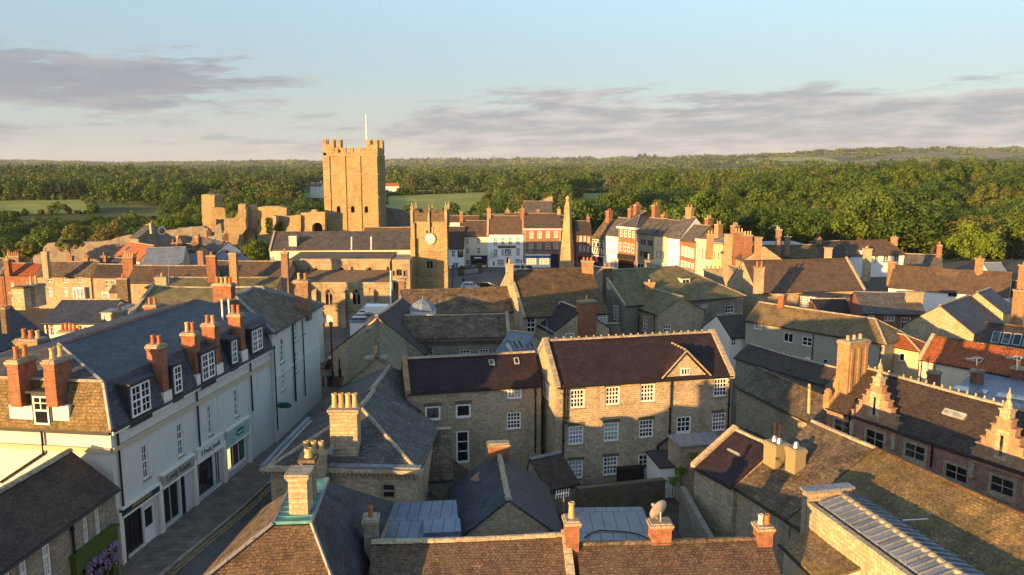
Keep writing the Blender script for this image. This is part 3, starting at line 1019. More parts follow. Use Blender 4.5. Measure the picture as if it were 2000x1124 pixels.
    def dormat(s, a0, a1, z0, z1, out, cols, rows, cheek, roof, frame, pane=None, split=1, gable=False):
        e = 0.16
        back = max(0.6, (z1 + 0.3 - s.ze) / s.t - out + 0.3)
        b = Bag()
        b.box(s.P(a0 - e, out, z0 - .5), s.u * (a1 - a0 + 2 * e), -s.n * back, UPV * (z1 - z0 + .62), 0)
        d = b.build('dormer', [cheek], s.root)
        rb = Bag()
        if gable:
            hh = (a1 - a0) / 2 + e
            for sg in (-1, 1):
                m_ = (a0 + a1) / 2
                p0 = [s.P(m_ + sg * (hh + .15), out - .15, z1 + .05), s.P(m_, out - .15, z1 + .1 + hh * .85), s.P(m_, out - .15, z1 + .22 + hh * .85), s.P(m_ + sg * (hh + .15), out - .15, z1 + .17)]
                rb.prism(p0, -s.n * (back + .8))
            b2 = Bag()
            b2.prism([s.P(m_ - hh, out + .01, z1 + .1), s.P(m_ + hh, out + .01, z1 + .1), s.P(m_, out + .01, z1 + .1 + hh * .85)], -s.n * .2)
            b2.build('dormer_gable', [cheek], d)
        else:
            rb.box(s.P(a0 - e - .12, out - .2, z1 + .125), s.u * (a1 - a0 + 2 * e + .24), -s.n * (back + .3), UPV * .12)
        rb.build('dormer_roof', [roof], d)
        W1 = (a1 - a0) / split
        for k in range(split):
            x0, x1 = a0 + W1 * k, a0 + W1 * (k + 1)
            f = Bag()
            fw = 0.08
            def bar(p, q, r_, t_, d0, d1):
                f.box(s.P(p, out - d1, q), s.u * (r_ - p), -s.n * (d1 - d0), UPV * (t_ - q))
            bar(x0, z0, x0 + fw, z1, 0.002, 0.07); bar(x1 - fw, z0, x1, z1, 0.002, 0.07)
            bar(x0 + fw, z1 - fw, x1 - fw, z1, 0.002, 0.07); bar(x0 + fw, z0, x1 - fw, z0 + fw * 1.2, 0.002, 0.07)
            for i in range(1, cols):
                cx = x0 + fw + (W1 - 2 * fw) * i / cols
                bar(cx - .022, z0 + fw, cx + .022, z1 - fw, 0.01, 0.05)
            for i in range(1, rows):
                cy = z0 + fw + (z1 - z0 - 2 * fw) * i / rows
                t_ = .045 if i * 2 == rows else .022
                bar(x0 + fw, cy - t_, x1 - fw, cy + t_, 0.01, 0.052)
            wo = f.build('window', [frame], d)
            g = Bag()
            g.box(s.P(x0 + .02, out - .025, z0 + .02), s.u * (W1 - .04), -s.n * .02, UPV * (z1 - z0 - .04))
            g.build('pane', [pane or 'glass'], d)
        return d
    def done(s):
        s._windows()
        s._wallmesh()
        if s.flat == 'none' or s.bw.f:
            s.wo = s.bw.build('wall', [s.wall], s.root)
        s._roof()
        return s
# ================================================================== terrain: town terrace, valley, fields, far hills
def sst(a, b, x):
    t = min(1.0, max(0.0, (x - a) / (b - a)))
    return t * t * (3 - 2 * t)
PROF = [(215, 0), (245, -3), (290, -15), (350, -15), (450, -3.0), (600, 1.0), (900, 2.0), (1500, 2.5), (2500, 3.0), (4000, 5), (7000, 18), (9500, 22)]
def gz(X, Y):
    t = sst(66, 112, Y)
    west = 5.0 * (1 - t)
    east = 1.9 * (1 - sst(64, 90, Y))
    z = west + (east - west) * sst(-5.5, -2.0, X)
    if Y > 215:
        z = float(np.interp(Y, [p[0] for p in PROF], [p[1] for p in PROF]))
    a = X / max(Y, 1.0)
    if Y > 240:
        z += sst(0.08, 0.20, a) * ((8.0 + 4.5 * sst(.2, .42, a) + 2.0 * math.sin(a * 13.0 + 1.0)) * sst(270, 480, Y) - 12 * sst(560, 900, Y))
        z += sst(-0.02, 0.5, a) * 92 * sst(1600, 4200, Y) + 20 * sst(3500, 8000, Y) * (0.6 + 0.4 * math.sin(a * 9 + 1.0))
        z += 1.5 * math.sin(X * .013 + 1) * math.sin(Y * .011) * sst(300, 600, Y)
    return z
def on_ground(p, y0=20, y1=9000):
    d = ray(*p)
    t = 0.0
    Y = y0
    while Y < y1:
        q = CAMP + d * (Y / d[1])
        if q[2] <= gz(q[0], q[1]):
            return V3(q[0], q[1], gz(q[0], q[1]))
        Y *= 1.004
    return q
b = Bag()
ys = [-60, -20, 5] + list(np.arange(20, 130, 5.0)) + list(np.arange(130, 300, 10.0)) + list(np.geomspace(300, 9500, 75))
xs = list(np.linspace(-0.95, 0.95, 97))
vs = [(a * (max(Y, 0) + 90), Y, gz(a * (max(Y, 0) + 90), Y)) for Y in ys for a in xs]
nx_ = len(xs)
for j in range(len(ys) - 1):
    fs = [(j * nx_ + i, j * nx_ + i + 1, (j + 1) * nx_ + i + 1, (j + 1) * nx_ + i) for i in range(nx_ - 1)]
    if j == 0:
        b.v = [tuple(map(float, v)) for v in vs]
    for f in fs:
        b.f.append(f)
        mx_ = vs[f[0]][0] / max(ys[j], 1)
        b.m.append(0 if ys[j] < 225 else (2 if ys[j] > 3000 and mx_ > .22 else 1))
struct(b.build('ground', ['yard_soil', 'terrain', 'moor'], None, V3(0, 0, 0), smooth=True))
def sheet(name, quad, mat, lift, n=14, m=14, fn=None):
    """sheet laid on the ground between four plan corners"""
    q = [np.asarray(p, float)[:2] for p in quad]
    b = Bag(); vs = []
    for j in range(m + 1):
        for i in range(n + 1):
            s_, t_ = i / n, j / m
            p = (q[0] * (1 - s_) + q[1] * s_) * (1 - t_) + (q[3] * (1 - s_) + q[2] * s_) * t_
            vs.append((p[0], p[1], gz(p[0], p[1]) + lift))
    b.mesh(vs, [(j * (n + 1) + i, j * (n + 1) + i + 1, (j + 1) * (n + 1) + i + 1, (j + 1) * (n + 1) + i) for j in range(m) for i in range(n)])
    return struct(b.build(name, [mat], None, V3(0, 0, 0)))
sheet('market_square', [(-62, 92), (34, 92), (66, 222), (-70, 222)], 'setts', .03, 30, 40)
# the street: pavement on the left, carriageway, kerb, double yellow lines
def along(x0, y0, x1, y1, w0, w1, name, mat, lift, n=2, m=30):
    return sheet(name, [(x0, y0), (x0 + w0, y0), (x1 + w1, y1), (x1, y1)], mat, lift, n, m)
along(-24.5, 8, -16.3, 74, 14, 12, 'street', 'asphalt', .05, 4, 34)
pv = Bag()
def fx(Y): return -20.58 + (Y - 39.05) * .1371
def pw(Y): return float(np.interp(Y, [10, 36, 46, 58, 75], [2.4, 2.4, 2.9, 2.7, 2.5]))
Ys = np.linspace(10, 75, 40)
for y0, y1 in zip(Ys, Ys[1:]):
    a0, a1, b0, b1 = fx(y0) - .4, fx(y1) - .4, fx(y0) + pw(y0), fx(y1) + pw(y1)
    z = lambda x, y: gz(x, y) + .17
    pv.poly([(a0, y0, z(a0, y0)), (b0, y0, z(b0, y0)), (b1, y1, z(b1, y1)), (a1, y1, z(a1, y1))], 0)
    pv.poly([(b0, y0, z(b0, y0)), (b0 + .16, y0, z(b0, y0) - .004), (b1 + .16, y1, z(b1, y1) - .004), (b1, y1, z(b1, y1))], 1)
    pv.poly([(b0 + .16, y0, z(b0, y0) - .004), (b0 + .16, y0, z(b0, y0) - .2), (b1 + .16, y1, z(b1, y1) - .2), (b1 + .16, y1, z(b1, y1) - .004)], 1)
struct(pv.build('pavement', ['paving', 'coping'], None, V3(0, 0, 0)))
yl = Bag()
for y0, y1 in zip(Ys[:34], Ys[1:35]):
    for o_ in (.32, .55):
        p = [(fx(y0) + pw(y0) + o_, y0), (fx(y0) + pw(y0) + o_ + .1, y0), (fx(y1) + pw(y1) + o_ + .1, y1), (fx(y1) + pw(y1) + o_, y1)]
        yl.poly([(x, y, gz(x, y) + .062) for x, y in p])
struct(yl.build('road_marking', ['road_yellow'], None, V3(0, 0, 0)))
wl_ = Bag()
for k in range(9):
    y = 96 + k * 2.6
    for x0 in (-27.5, -21):
        if (k * 7 + int(x0)) % 3: wl_.poly([(x0, y, gz(x0, y) + .04), (x0 + 2.2, y + .1, gz(x0, y) + .04), (x0 + 2.2, y + .22, gz(x0, y + .2) + .04), (x0, y + .12, gz(x0, y) + .04)])
struct(wl_.build('bay_marking', ['road_white'], None, V3(0, 0, 0)))
# fields
FIELDS = []
def field(name, pxs, mat='meadow'):
    q = [on_ground(p) for p in pxs]
    FIELDS.append([(p[0], p[1]) for p in q])
    return sheet(name, q, mat, .35, 24, 24)
field('field', [(-60, 425), (185, 418), (175, 391), (-60, 394)])
field('field', [(740, 425), (935, 424), (960, 376), (752, 384)])
field('field', [(752, 384), (960, 376), (950, 371), (752, 374)])
field('field', [(1125, 402), (1200, 400), (1200, 376), (1128, 378)])
field('far_field', [(1440, 318), (1640, 316), (1620, 308), (1460, 310)])
field('far_field', [(1700, 312), (2050, 312), (2050, 304), (1720, 304)], 'moor')
def in_field(x, y):
    for f in FIELDS:
        c = False
        for i in range(4):
            (x0, y0), (x1, y1) = f[i], f[i - 1]
            if (y0 > y) != (y1 > y) and x < (x1 - x0) * (y - y0) / (y1 - y0) + x0: c = not c
        if c: return True
    return False
# ================================================================== white mansard terrace along the street
M = House('mansard_shop_terrace', 'long white shop terrace with blue slate mansard roof and dormers along the street', 'building', 'P',
          (215, 841), (531, 677), 12.55, hd=5.6, pitch=76.8, zb=3.0, wall='stucco', flat='none', gut=False)
SP0 = M.u.copy()
M.w('F', 2, 4, [px('c', 1035, 180) + px('c', 1095, 402), px('c', 1292, 25) + px('c', 1348, 235), px('b', 1515, 725) + px('b', 1558, 925), px('b', 1708, 610) + px('b', 1746, 792)], pane='glass')
zb, ins, zrid = 14.9, 0.55, 16.0
rb = Bag()
q0 = on_z((140, 676), zrid)
ur = float(np.dot(q0 - M.A, M.u))
ur = max(ur, 4.0)
L_, D_ = M.L, M.D
o = 0.18
def mp(u, d, z): return M.P(u, d, z)
M.slab(rb, [mp(-o, -o, 12.6), mp(L_, -o, 12.6), mp(L_, ins, zb), mp(ins, ins, zb)], .1, 0)
M.slab(rb, [mp(L_, D_ + o, 12.6), mp(-o, D_ + o, 12.6), mp(ins, D_ - ins, zb), mp(L_, D_ - ins, zb)], .1, 0)
M.slab(rb, [mp(-o, D_ + o, 12.6), mp(-o, -o, 12.6), mp(ins, ins, zb), mp(ins, D_ - ins, zb)], .1, 2)
M.slab(rb, [mp(ins, ins, zb), mp(L_, ins, zb), mp(L_, M.hd, zrid), mp(ur, M.hd, zrid)], .1, 0)
M.slab(rb, [mp(L_, D_ - ins, zb), mp(ins, D_ - ins, zb), mp(ur, M.hd, zrid), mp(L_, M.hd, zrid)], .1, 0)
M.slab(rb, [mp(ins, D_ - ins, zb), mp(ins, ins, zb), mp(ur, M.hd, zrid), mp(ur, M.hd + .01, zrid)], .1, 3)
for k in range(int((L_ - ur) / .45)):
    rb.prism([mp(ur + k * .45, M.hd - .16, zrid - .02), mp(ur + k * .45, M.hd, zrid + .1 + .02 * (k % 2)), mp(ur + k * .45, M.hd + .16, zrid - .02)], M.u * .45, 1)
def hipbar(p, q, m=4, w=.1):
    d = unit(q - p); sd = unit(np.cross(d, UPV)); up = np.cross(sd, d)
    rb.prism([p - sd * w, p + up * w * .8, p + sd * w], q - p, m)
hipbar(mp(-o, -o, 12.62), mp(ins, ins, zb + .02)); hipbar(mp(ins, ins, zb + .02), mp(ur, M.hd, zrid + .02))
hipbar(mp(ins, ins, zb + .03), mp(ins, D_ - ins, zb + .03), 5, .14)
rb.build('roof', ['blue_slate', 'brick_dark', 'mossy_tile', 'grey_slate', 'lead', 'coping'], M.root)
M.band('F', 0, 12.28, L_, 12.5, .16, 'white_paint', 'eaves_board')
M.band('F', 0, 11.35, L_, 11.6, .15, 'buff_render', 'cornice')
M.band('L', 0, 11.35, D_, 11.6, .15, 'buff_render', 'cornice')
M.band('L', 0, 12.3, D_, 12.5, .14, 'dark_paint', 'gutter')
g = Bag(); g.tube(mp(0, -.24, 12.5), mp(L_, -.24, 12.5), .07); g.build('gutter', ['black_iron'], M.root)
for xx, y0, y1 in ((848, 920, 1600), (1428, 610, 1040), (1822, 400, 790)):
    a, z1 = M.at('F', *px('b', xx, y0))
    b = Bag(); b.tube(M.uvz('F', a, z1, .1), M.uvz('F', a, 5.2 if xx < 900 else z1 - 3.6, .1), .055); b.build('drainpipe', ['black_iron'], M.root)
b = Bag()
pa, pz = M.at('L', *px('b', 315, 900)); pb, pz2 = M.at('L', *px('b', 330, 1065)); pc, pz3 = M.at('L', *px('c', 0, 445))
b.tube(M.uvz('L', pa, pz, .12), M.uvz('L', pb, pz2, .12), .06); b.tube(M.uvz('L', pb, pz2, .12), M.uvz('L', pc, pz3, .12), .06)
b.build('drainpipe', ['black_iron'], M.root)
# street side stacks (brick on white footings) and dormers
def facstack(xl, xr, yt, yb, xbl, xbr, ybb, npots=2):
    # brick stack rising through the mansard just inside the wall face
    a, z0 = M.at('F', *px('b', (xbl + xbr) / 2, yb), -.05)
    _, zt = M.at('F', *px('b', (xl + xr) / 2, yt), -.6)
    a -= .15
    zt += 0.0
    c = M.P(a, .34, 0)
    st = M.stack(c, z0 - .4, zt, .86, .6, 'brick', npots, 'terracotta', 'n', .55, pr=.12, capw=.07)
    b = Bag(); b.cbox(c, M.n, M.u, .52, .42, 12.4, z0 - .4, 0); b.build('chimney_footing', ['white_render'], st)
for q in ((1110, 1225, 250, 560, 1180, 1236, 700), (1355, 1460, 165, 435, 1420, 1476, 570), (1510, 1605, 98, 368, 1570, 1612, 480), (1700, 1785, 30, 272, 1752, 1796, 380)):
    facstack(*q)
for (x0, y0, x1, y1, sp) in ((950, 590, 1100, 745, 2), (1265, 445, 1330, 612, 1), (1470, 355, 1570, 500, 2), (1690, 255, 1735, 400, 1)):
    a0, z1 = M.at('F', *px('b', x0, y0), .2); a1, z0 = M.at('F', *px('b', x1, y1), .2)
    M.dormat(a0, a1, min(z0, z1), max(z0, z1), -.2, 2, 4, 'dark_paint', 'felt', 'white_paint', None, sp)
a0, z1 = M.at('F', *px('e', 342, 628), .2); a1, z0 = M.at('F', *px('e', 420, 750), .2)
M.dormat(a0, a1, z0, z1, -.2, 2, 4, 'dark_paint', 'felt', 'white_paint', None, 2)
# end wall: two tall brick stacks with a dormer between them
def onL(x, y, out=-.2):
    return M.at('L', *px('b', x, y), out)
for xa, xb, pt in ((95, 228, 'terracotta'), (355, 490, 'terracotta')):
    s0, z0 = onL(xa, 705); s1, zt = onL(xb, 378)
    c = M.uvz('L', (s0 + s1) / 2, 0, -.28)
    st = M.stack(c, z0, zt, s1 - s0, .62, 'brick', 2, pt, 'u', .62)
    # 'u' runs along the street; turn the stack so that its broad face looks down the street
    bpy.data.objects.remove(st.children[0]) if False else None
    b = Bag(); sw = (s1 - s0) / 2
    b.cbox(c, M.n, M.u, sw + .03, .34, 12.45, z0); b.build('chimney_footing', ['white_render'], st)
s0, z1 = onL(240, 650, .1); s1, z0 = onL(370, 862, .1)
E = House.__new__(House)
d = Bag(); d.box(M.uvz('L', s0 - .12, 12.35, -.9), M.face('L')[1] * (s1 - s0 + .24), M.face('L')[2] * 1.0, UPV * (z1 - 12.2)); dd = d.build('dormer', ['dark_paint'], M.root)
d = Bag(); d.box(M.uvz('L', s0 - .3, z1 + .16, -1.3), M.face('L')[1] * (s1 - s0 + .6), M.face('L')[2] * 1.55, UPV * .12); d.build('dormer_roof', ['felt'], dd)
d = Bag()
Lu, Ln_ = M.face('L')[1], M.face('L')[2]
for a, c, e, f in ((s0, z0, .08, z1 - z0), (s1 - .08, z0, .08, z1 - z0), (s0 + .08, z0, s1 - s0 - .16, .09), (s0 + .08, z1 - .08, s1 - s0 - .16, .08), (s0 + .08, (z0 + z1) / 2 - .04, s1 - s0 - .16, .09), ((s0 + s1) / 2 - .025, (z0 + z1) / 2, .05, (z1 - z0) / 2 - .08), (s0 + .08, z0 + (z1 - z0) * .75, s1 - s0 - .16, .04)):
    d.box(M.uvz('L', a, c, .105), Lu * e, Ln_ * .05, UPV * f)
d.build('window', ['white_paint'], dd)
d = Bag(); d.box(M.uvz('L', s0 + .02, z0 + .02, .102), Lu * (s1 - s0 - .04), Ln_ * .012, UPV * (z1 - z0 - .04)); d.build('pane', ['glass'], dd)
# stacks seen over the back of the roof
def freestack(h, x, yt, Y, zb, w, d, mat, pots, pot='terracotta', along='u', ph=.6, **k):
    c = on_y(px('P', x, yt), Y)
    return h.stack(V3(c[0], c[1], 0), zb, float(c[2]), w, d, mat, pots, pot, along, ph, **k)
freestack(M, 61, 661, 47.5, 12.4, 1.5, .95, 'brick_buff', 3, along='n', ph=.55)
a = on_z((438, 572), zrid)
M.stack(V3(a[0], a[1], 0), 14.0, 16.75, 1.5, .75, 'brick', 4, 'terracotta', 'n', .5)
for xx in (298,):
    freestack(M, xx, 595, 62, 12, 1.0, .8, 'brick', 2, along='n')
v = Bag()
for xx in (128, 178):
    p = on_y(px('e', xx, 485), 55); v.tube(p - UPV * 1.0, p + UPV * .9, .06)
v.build('vent_pipe', ['white_paint'], M.root)
# shopfronts
def shop(tl, br, fascia_mat, name, label=None):
    r = M.rect('F', px('c', *tl) + px('c', *br), .1)
    b = Bag(); b.box(M.uvz('F', r[0], r[1], .004), M.u * (r[2] - r[0]), M.n * .16, UPV * (r[3] - r[1]))
    b.box(M.uvz('F', r[0] - .05, r[3], .004), M.u * (r[2] - r[0] + .1), M.n * .24, UPV * .12, 1)
    b.box(M.uvz('F', r[0] - .05, r[1] - .1, .004), M.u * (r[2] - r[0] + .1), M.n * .2, UPV * .097, 1)
    f = b.build('shop_fascia', [fascia_mat, 'white_render'], M.root)
    f['label'] = label
    return r, f
r1, f1 = shop((884, 648), (1163, 505), 'cloth_dark', 'a', 'black shop fascia with thin gold lettering')
r2, f2 = shop((1180, 402), (1418, 322), 'grey_render', 'b', 'grey shop fascia with dark script lettering')
r3, f3 = shop((1436, 215), (1632, 168), 'white_render', 'c', 'white shop fascia with black script lettering')
r4, f4 = shop((1652, 78), (1824, 72), 'sage_paint', 'd', 'pale green optician fascia with two dark ovals')
b = Bag()
for k in range(13):      # thin gold script, too fine to read
    c = M.uvz('F', r1[0] + .9 + k * (r1[2] - r1[0] - 1.8) / 12, (r1[1] + r1[3]) / 2, .166)
    b.prism([c - M.u * .09 - UPV * .06, c - M.u * .05 - UPV * .08, c + M.u * .10 + UPV * (.05 + .06 * (k % 3)), c + M.u * .06 + UPV * (.07 + .06 * (k % 3))], M.n * .012)
b.build('gold_script', ['gold_letter'], f1)
for r, f, t, m, sz in ((r2, f2, 'Lovely Rooms', 'dark_paint', .5), (r3, f3, 'B Poetic Jewels', 'navy_paint', .5)):
    c = M.uvz('F', (r[0] + r[2]) / 2, (r[1] + r[3]) / 2, .166)
    letters(t, c, M.u, UPV, sz, m, f, width=min((r[2] - r[0]) * .72, 5.0))
def oval_logo(parent, c, u, n, w=.55):
    b = Bag()
    for sg in (-1, 1):
        pts = [c + u * (sg * w * .42 + math.cos(t) * w * .62) + UPV * math.sin(t) * w * .42 for t in np.linspace(0, 2 * math.pi, 22)[:-1]]
        b.prism(pts, n * (.02 if sg < 0 else .022))
    o = b.build('oval_logo', ['green_paint'], parent)
    letters('Specsavers', c + n * .03, u, UPV, .22, 'white_paint', o if False else parent, width=w * 1.5)
oval_logo(f4, M.uvz('F', (r4[0] + r4[2]) / 2 + .2, (r4[1] + r4[3]) / 2, .166), M.u, M.n)
STZ = lambda u: 5.0 + 0.0 * u
def shopglass(a0, a1, z0, z1, frame, n=2, name='shop_window', pane='glass'):
    M.wx.append(('F', (a0, z0, a1, z1), n, 1, 'shop', frame, pane, None, None, .09, name, None))
zt = min(r1[1], r2[1]) - .14
shopglass(r1[0] + .1, r1[0] + (r1[2] - r1[0]) * .55, 5.35, r1[1] - .14, 'dark_paint', 2)
M.wx.append(('F', (r1[0] + (r1[2] - r1[0]) * .6, 5.12, r1[2] - .35, r1[1] - .5), 1, 1, 'door', 'white_paint', 'glass', None, None, .12, 'shop_door', None))
shopglass(r2[0] + .12, r2[0] + (r2[2] - r2[0]) * .55, 5.3, r2[1] - .14, 'sage_paint', 2)
shopglass(r2[0] + (r2[2] - r2[0]) * .6, r2[2] - .9, 5.14, r2[1] - .14, 'dark_paint', 2, 'shop_door')
shopglass(r3[0] + .1, r3[0] + (r3[2] - r3[0]) * .62, 5.5, r3[1] - .14, 'dark_paint', 3)
shopglass(r3[0] + (r3[2] - r3[0]) * .72, r3[2] - .2, 5.2, r3[1] - .14, 'white_paint', 2, 'shop_door')
shopglass(r4[0] + .2, r4[2] - .4, 5.6, r4[1] - .14, 'white_paint', 3)
for k, (mt, e) in enumerate((('shop_light', .3), ('cloth_red', .8), ('poster_green', 1.3))):
    b = Bag(); w_ = (r4[2] - r4[0] - .6) / 3; b.box(M.uvz('F', r4[0] + .3 + w_ * k + .12, 5.75, -.12), M.u * (w_ * (.45 if k < 2 else .8)), M.n * .02, UPV * (1.5 if k < 2 else 1.8)); b.build('window_poster', [mt], M.root)
for a in (r1[2] + .02, r2[2] + .02, r3[2] + .05, r4[2] - .1, .02):
    b = Bag(); b.box(M.uvz('F', a - .04, 4.4, .004), M.u * .34, M.n * .14, UPV * (8.0 - 4.4)); b.build('pilaster', ['white_render'], M.root)
M.done()

# -------- tall grey building with the mossy hip beyond it
T2 = House('tall_grey_corner_house', 'tall grey corner house with dark mossy hip roof where the street meets the square', 'building', 'P',
           (531, 648), (621, 596), 13.75, hd=4.4, pitch=24, zb=0.0, wall='stucco', roof='stone_slate', hl=4.0, hr=3.5, ov=.3, rm='lead')
T2.w('F', 2, 4, [px('e', 545, 690) + px('e', 582, 845)], kind='arch', pane='glass')
T2.w('F', 2, 4, [px('e', 555, 915) + px('e', 590, 1045), px('e', 645, 568) + px('e', 682, 690), px('e', 648, 790) + px('e', 685, 915), px('e', 710, 535) + px('e', 732, 640), px('f', 300, 420) + px('f', 300, 420)][:5], pane='pale_glass')
for xx, y0, y1 in ((495, 735, 1124), (632, 560, 1124), (704, 545, 1124)):
    a, z1 = T2.at('F', *px('e', xx, y0)); b = Bag(); b.tube(T2.uvz('F', a, z1, .12), T2.uvz('F', a, z1 - 6.5, .12), .075 if xx == 632 else .05); b.build('drainpipe', ['black_iron'], T2.root)
freestack(T2, 590, 547, 66.0, 13, 1.2, .9, 'brick_brown', 2, along='n', ph=.6)
T2.band('F', 0, 10.1, T2.L, 10.25, .1, 'stucco', 'string_course')
b = Bag(); c = T2.uvz('F', .3, 8.2, .8); b.box(c - T2.n * .75, T2.n * .8, T2.u * .04, UPV * .03); b.disc(c + UPV * -.25, T2.u, .0001, .001)
b.f.clear(); b.v.clear(); b.m.clear()
b.box(T2.uvz('F', .2, 8.25, 0), T2.n * .9, T2.u * .03, UPV * .03); o_ = b.build('sign_bracket', ['black_iron'], T2.root)
for sg in (-1, 1):
    pts = [T2.uvz('F', .2, 8.0, .62) + T2.n * (sg * .2 + math.cos(t) * .34) + UPV * math.sin(t) * .22 for t in np.linspace(0, 2 * math.pi, 20)[:-1]]
    b = Bag(); b.prism(pts, T2.u * .05)
    b.build('hanging_sign', ['green_paint'], T2.root)
T2.done()

# -------- stone house in the lower left corner with the green shopfront
S3 = House('stone_corner_shop', 'low stone building with dark brown tiled roof and olive green shopfront beside the white terrace', 'building', 'c',
           (-260, 1234), (833, 475), 9.9, ridge=(468, 250), pitch=38, zb=2.0, wall='stone_grey', roof='dark_tile', ov=.25)
S3.w('F', 3, 4, [(600, 665, 655, 872), (688, 605, 740, 808)], pane='glass')
S3.w('F', 3, 4, [(300, 860, 385, 1112), (134, 985, 215, 1240), (20, 1060, 98, 1330)], pane='pale_glass')
r = S3.rect('F', (524, 998, 838, 872), .1)
b = Bag(); b.box(S3.uvz('F', r[0], r[1], .004), S3.u * (r[2] - r[0]), S3.n * .3, UPV * (r[3] - r[1])); b.box(S3.uvz('F', r[0] - .1, r[3], .004), S3.u * (r[2] - r[0] + .15), S3.n * .42, UPV * .1)
for a in (r[0], r[2] - .5): b.box(S3.uvz('F', a, 4.5, .004), S3.u * .5, S3.n * .22, UPV * (r[1] - 4.5))
b.build('shopfront', ['olive_paint'], S3.root)
S3.wx.append(('F', (r[0] + .6, 5.4, r[2] - .6, r[1] - .1), 3, 1, 'shop', 'olive_paint', 'glass', None, None, .1, 'shop_window', None))
wv = Bag()
for k in range(200):
    t = random.random(); p = S3.uvz('F', r[0] + .5 + (r[2] - r[0] - .7) * t, r[1] + .1 - random.random() ** 1.6 * 1.1, .34 + random.uniform(0, .15))
    h_ = random.uniform(.03, .09); wv.lathe(p, [(h_ * .8, p[2]), (h_, p[2] + h_), (h_ * .3, p[2] + 2 * h_)], 5)
wi = wv.build('wisteria_garland', ['lilac'], None, S3.uvz('F', (r[0] + r[2]) / 2, r[1], .3))
tag(wi, 'lilac wisteria garland hanging over the olive green shopfront', 'garland')
S3.pipe('F', 508, 705, 1120)
S3.done()
sg = thing('hanging_shop_sign', 'white oval shop sign hanging in front of the olive green shopfront', 'sign', S3.uvz('F', r[0] + .35, r[1] - .75, .7))
b = Bag(); c = S3.uvz('F', r[0] + .35, r[1] - .75, .75)
b.prism([c + S3.n * math.cos(t) * .48 + UPV * math.sin(t) * .33 for t in np.linspace(0, 2 * math.pi, 24)[:-1]], S3.u * .05); b.build('board', ['white_paint'], sg)
b = Bag(); b.box(c + UPV * .05 - S3.n * .12 - S3.u * .012, S3.n * .24, S3.u * .01, UPV * .1)
for k in (-1, 0, 1): b.prism([c + UPV * .13 + S3.n * (k * .09 - .04) - S3.u * .012, c + UPV * .13 + S3.n * (k * .09 + .04) - S3.u * .012, c + UPV * .22 + S3.n * k * .1 - S3.u * .012], S3.u * .01)
b.build('crown_emblem', ['dark_paint'], sg)
b = Bag(); b.tube(S3.uvz('F', r[0] + .35, r[1] - .35, 0.0), S3.uvz('F', r[0] + .35, r[1] - .35, 1.3), .02); b.build('bracket', ['black_iron'], sg)

# -------- roofs behind the terrace
h = House('dark_slate_house', 'white house with big dark blue slate roof, at the frame edge behind the terrace', 'house', 'P', (-60, 702), (90, 655), 9.0, ridge=(70, 589), pitch=38, zb=0,
          wall='white_render', roof='blue_slate', hr=0, rm='brick_dark', cop='')
freestack(h, 41, 560, 82, 11, 1.25, 1.0, 'stone', 0, along='n', cap='dark_stone')
freestack(h, 66, 556, 84, 11, 1.7, 1.3, 'stone_pale', 2, 'buff_clay', along='u', ph=.9)
freestack(h, 8, 600, 70, 11, .5, .5, 'dark_stone', 0)
h.sky((245, 885 - 0, 270, 915), 'glass') if False else None
h.done()
h = House('lead_roofed_house', 'white house with wide grey slate lean roof, behind the brick chimneys of the terrace', 'house', 'a', (322, 862), (742, 862), 8.0, ridge=(500, 700), pitch=22, zb=-1,
          wall='white_render', roof='blue_slate', rm='stone', ov=.4, vg=.2)
h.w('F', 2, 3, [(360, 870, 400, 960), (560, 880, 605, 925), (640, 910, 675, 940)], pane='glass', sill=None)
h.pipe('F', 342, 870, 1050)
h.done()
h = House('cream_stair_block', 'cream rendered block with brick-red pipes beside the green mossy roof', 'house', 'a', (740, 795), (838, 795), 9.0, hd=2.4, pitch=4, zb=-1, wall='cream_render', roof='lead', flat=.03)
h.w('F', 1, 1, [(760, 812, 778, 925)], pane='glass', sill=None)
b = Bag()
for xx in (815, 850): 
    a, z = h.at('F', xx, 800); b.tube(h.uvz('F', a, z, .1), h.uvz('F', a, 3, .1), .09)
b.build('drainpipe', ['terracotta'], h.root)
h.done()
freestack(h, 234, 606, 86, 5, 1.0, 1.2, 'stone_grey', 1, along='n')
h = House('white_back_house', 'small white house hidden behind the terrace ridge, only its white chimney stack showing', 'house', 'P', (110, 720), (215, 715), 9.2, ends=((-36, 62), (-29, 63)), hd=3, pitch=38, zb=2, wall='white_render', roof='blue_slate')
freestack(h, 134, 645, 60, 9, 1.25, .9, 'white_render', 4, along='u', ph=.55)
freestack(h, 172, 656, 60, 9, 1.5, .7, 'brick', 4, along='u', ph=.7)
h.done()
h = House('mossy_green_hall', 'large building with low yellow-green mossy slate roof behind the terrace ridge', 'building', 'P', (240, 638), (560, 640), 8.4, ridge=(279, 561), pitch=24, zb=-1,
          wall='white_render', roof='mossy_slate', cop='L', ov=.3, hr=5)
freestack(h, 441, 600, 96, 8, .5, .5, 'brick', 0) if False else None
h.done()
h = House('mossy_back_range', 'long mossy roof range just above the large yellow-green roof', 'building', 'P', (285, 562), (540, 562), 7.2, ridge=(350, 543), pitch=24, zb=-1, wall='stone', roof='mossy_slate', hl=2, ov=.2)
freestack(h, 316, 541, 104, 9, 1.5, 1.0, 'stone', 1, along='u', ph=.5)
h.done()
h = House('brown_ridge_house', 'long low house with dark brown tiled roof, in front of the blue slate roofs', 'house', 'P', (248, 552), (410, 552), 7.6, ridge=(330, 520), pitch=36, zb=-1, wall='stone', roof='brown_tile')
freestack(h, 413, 499, 122, 8, .95, 1.4, 'brick', 2, along='n')
h.done()
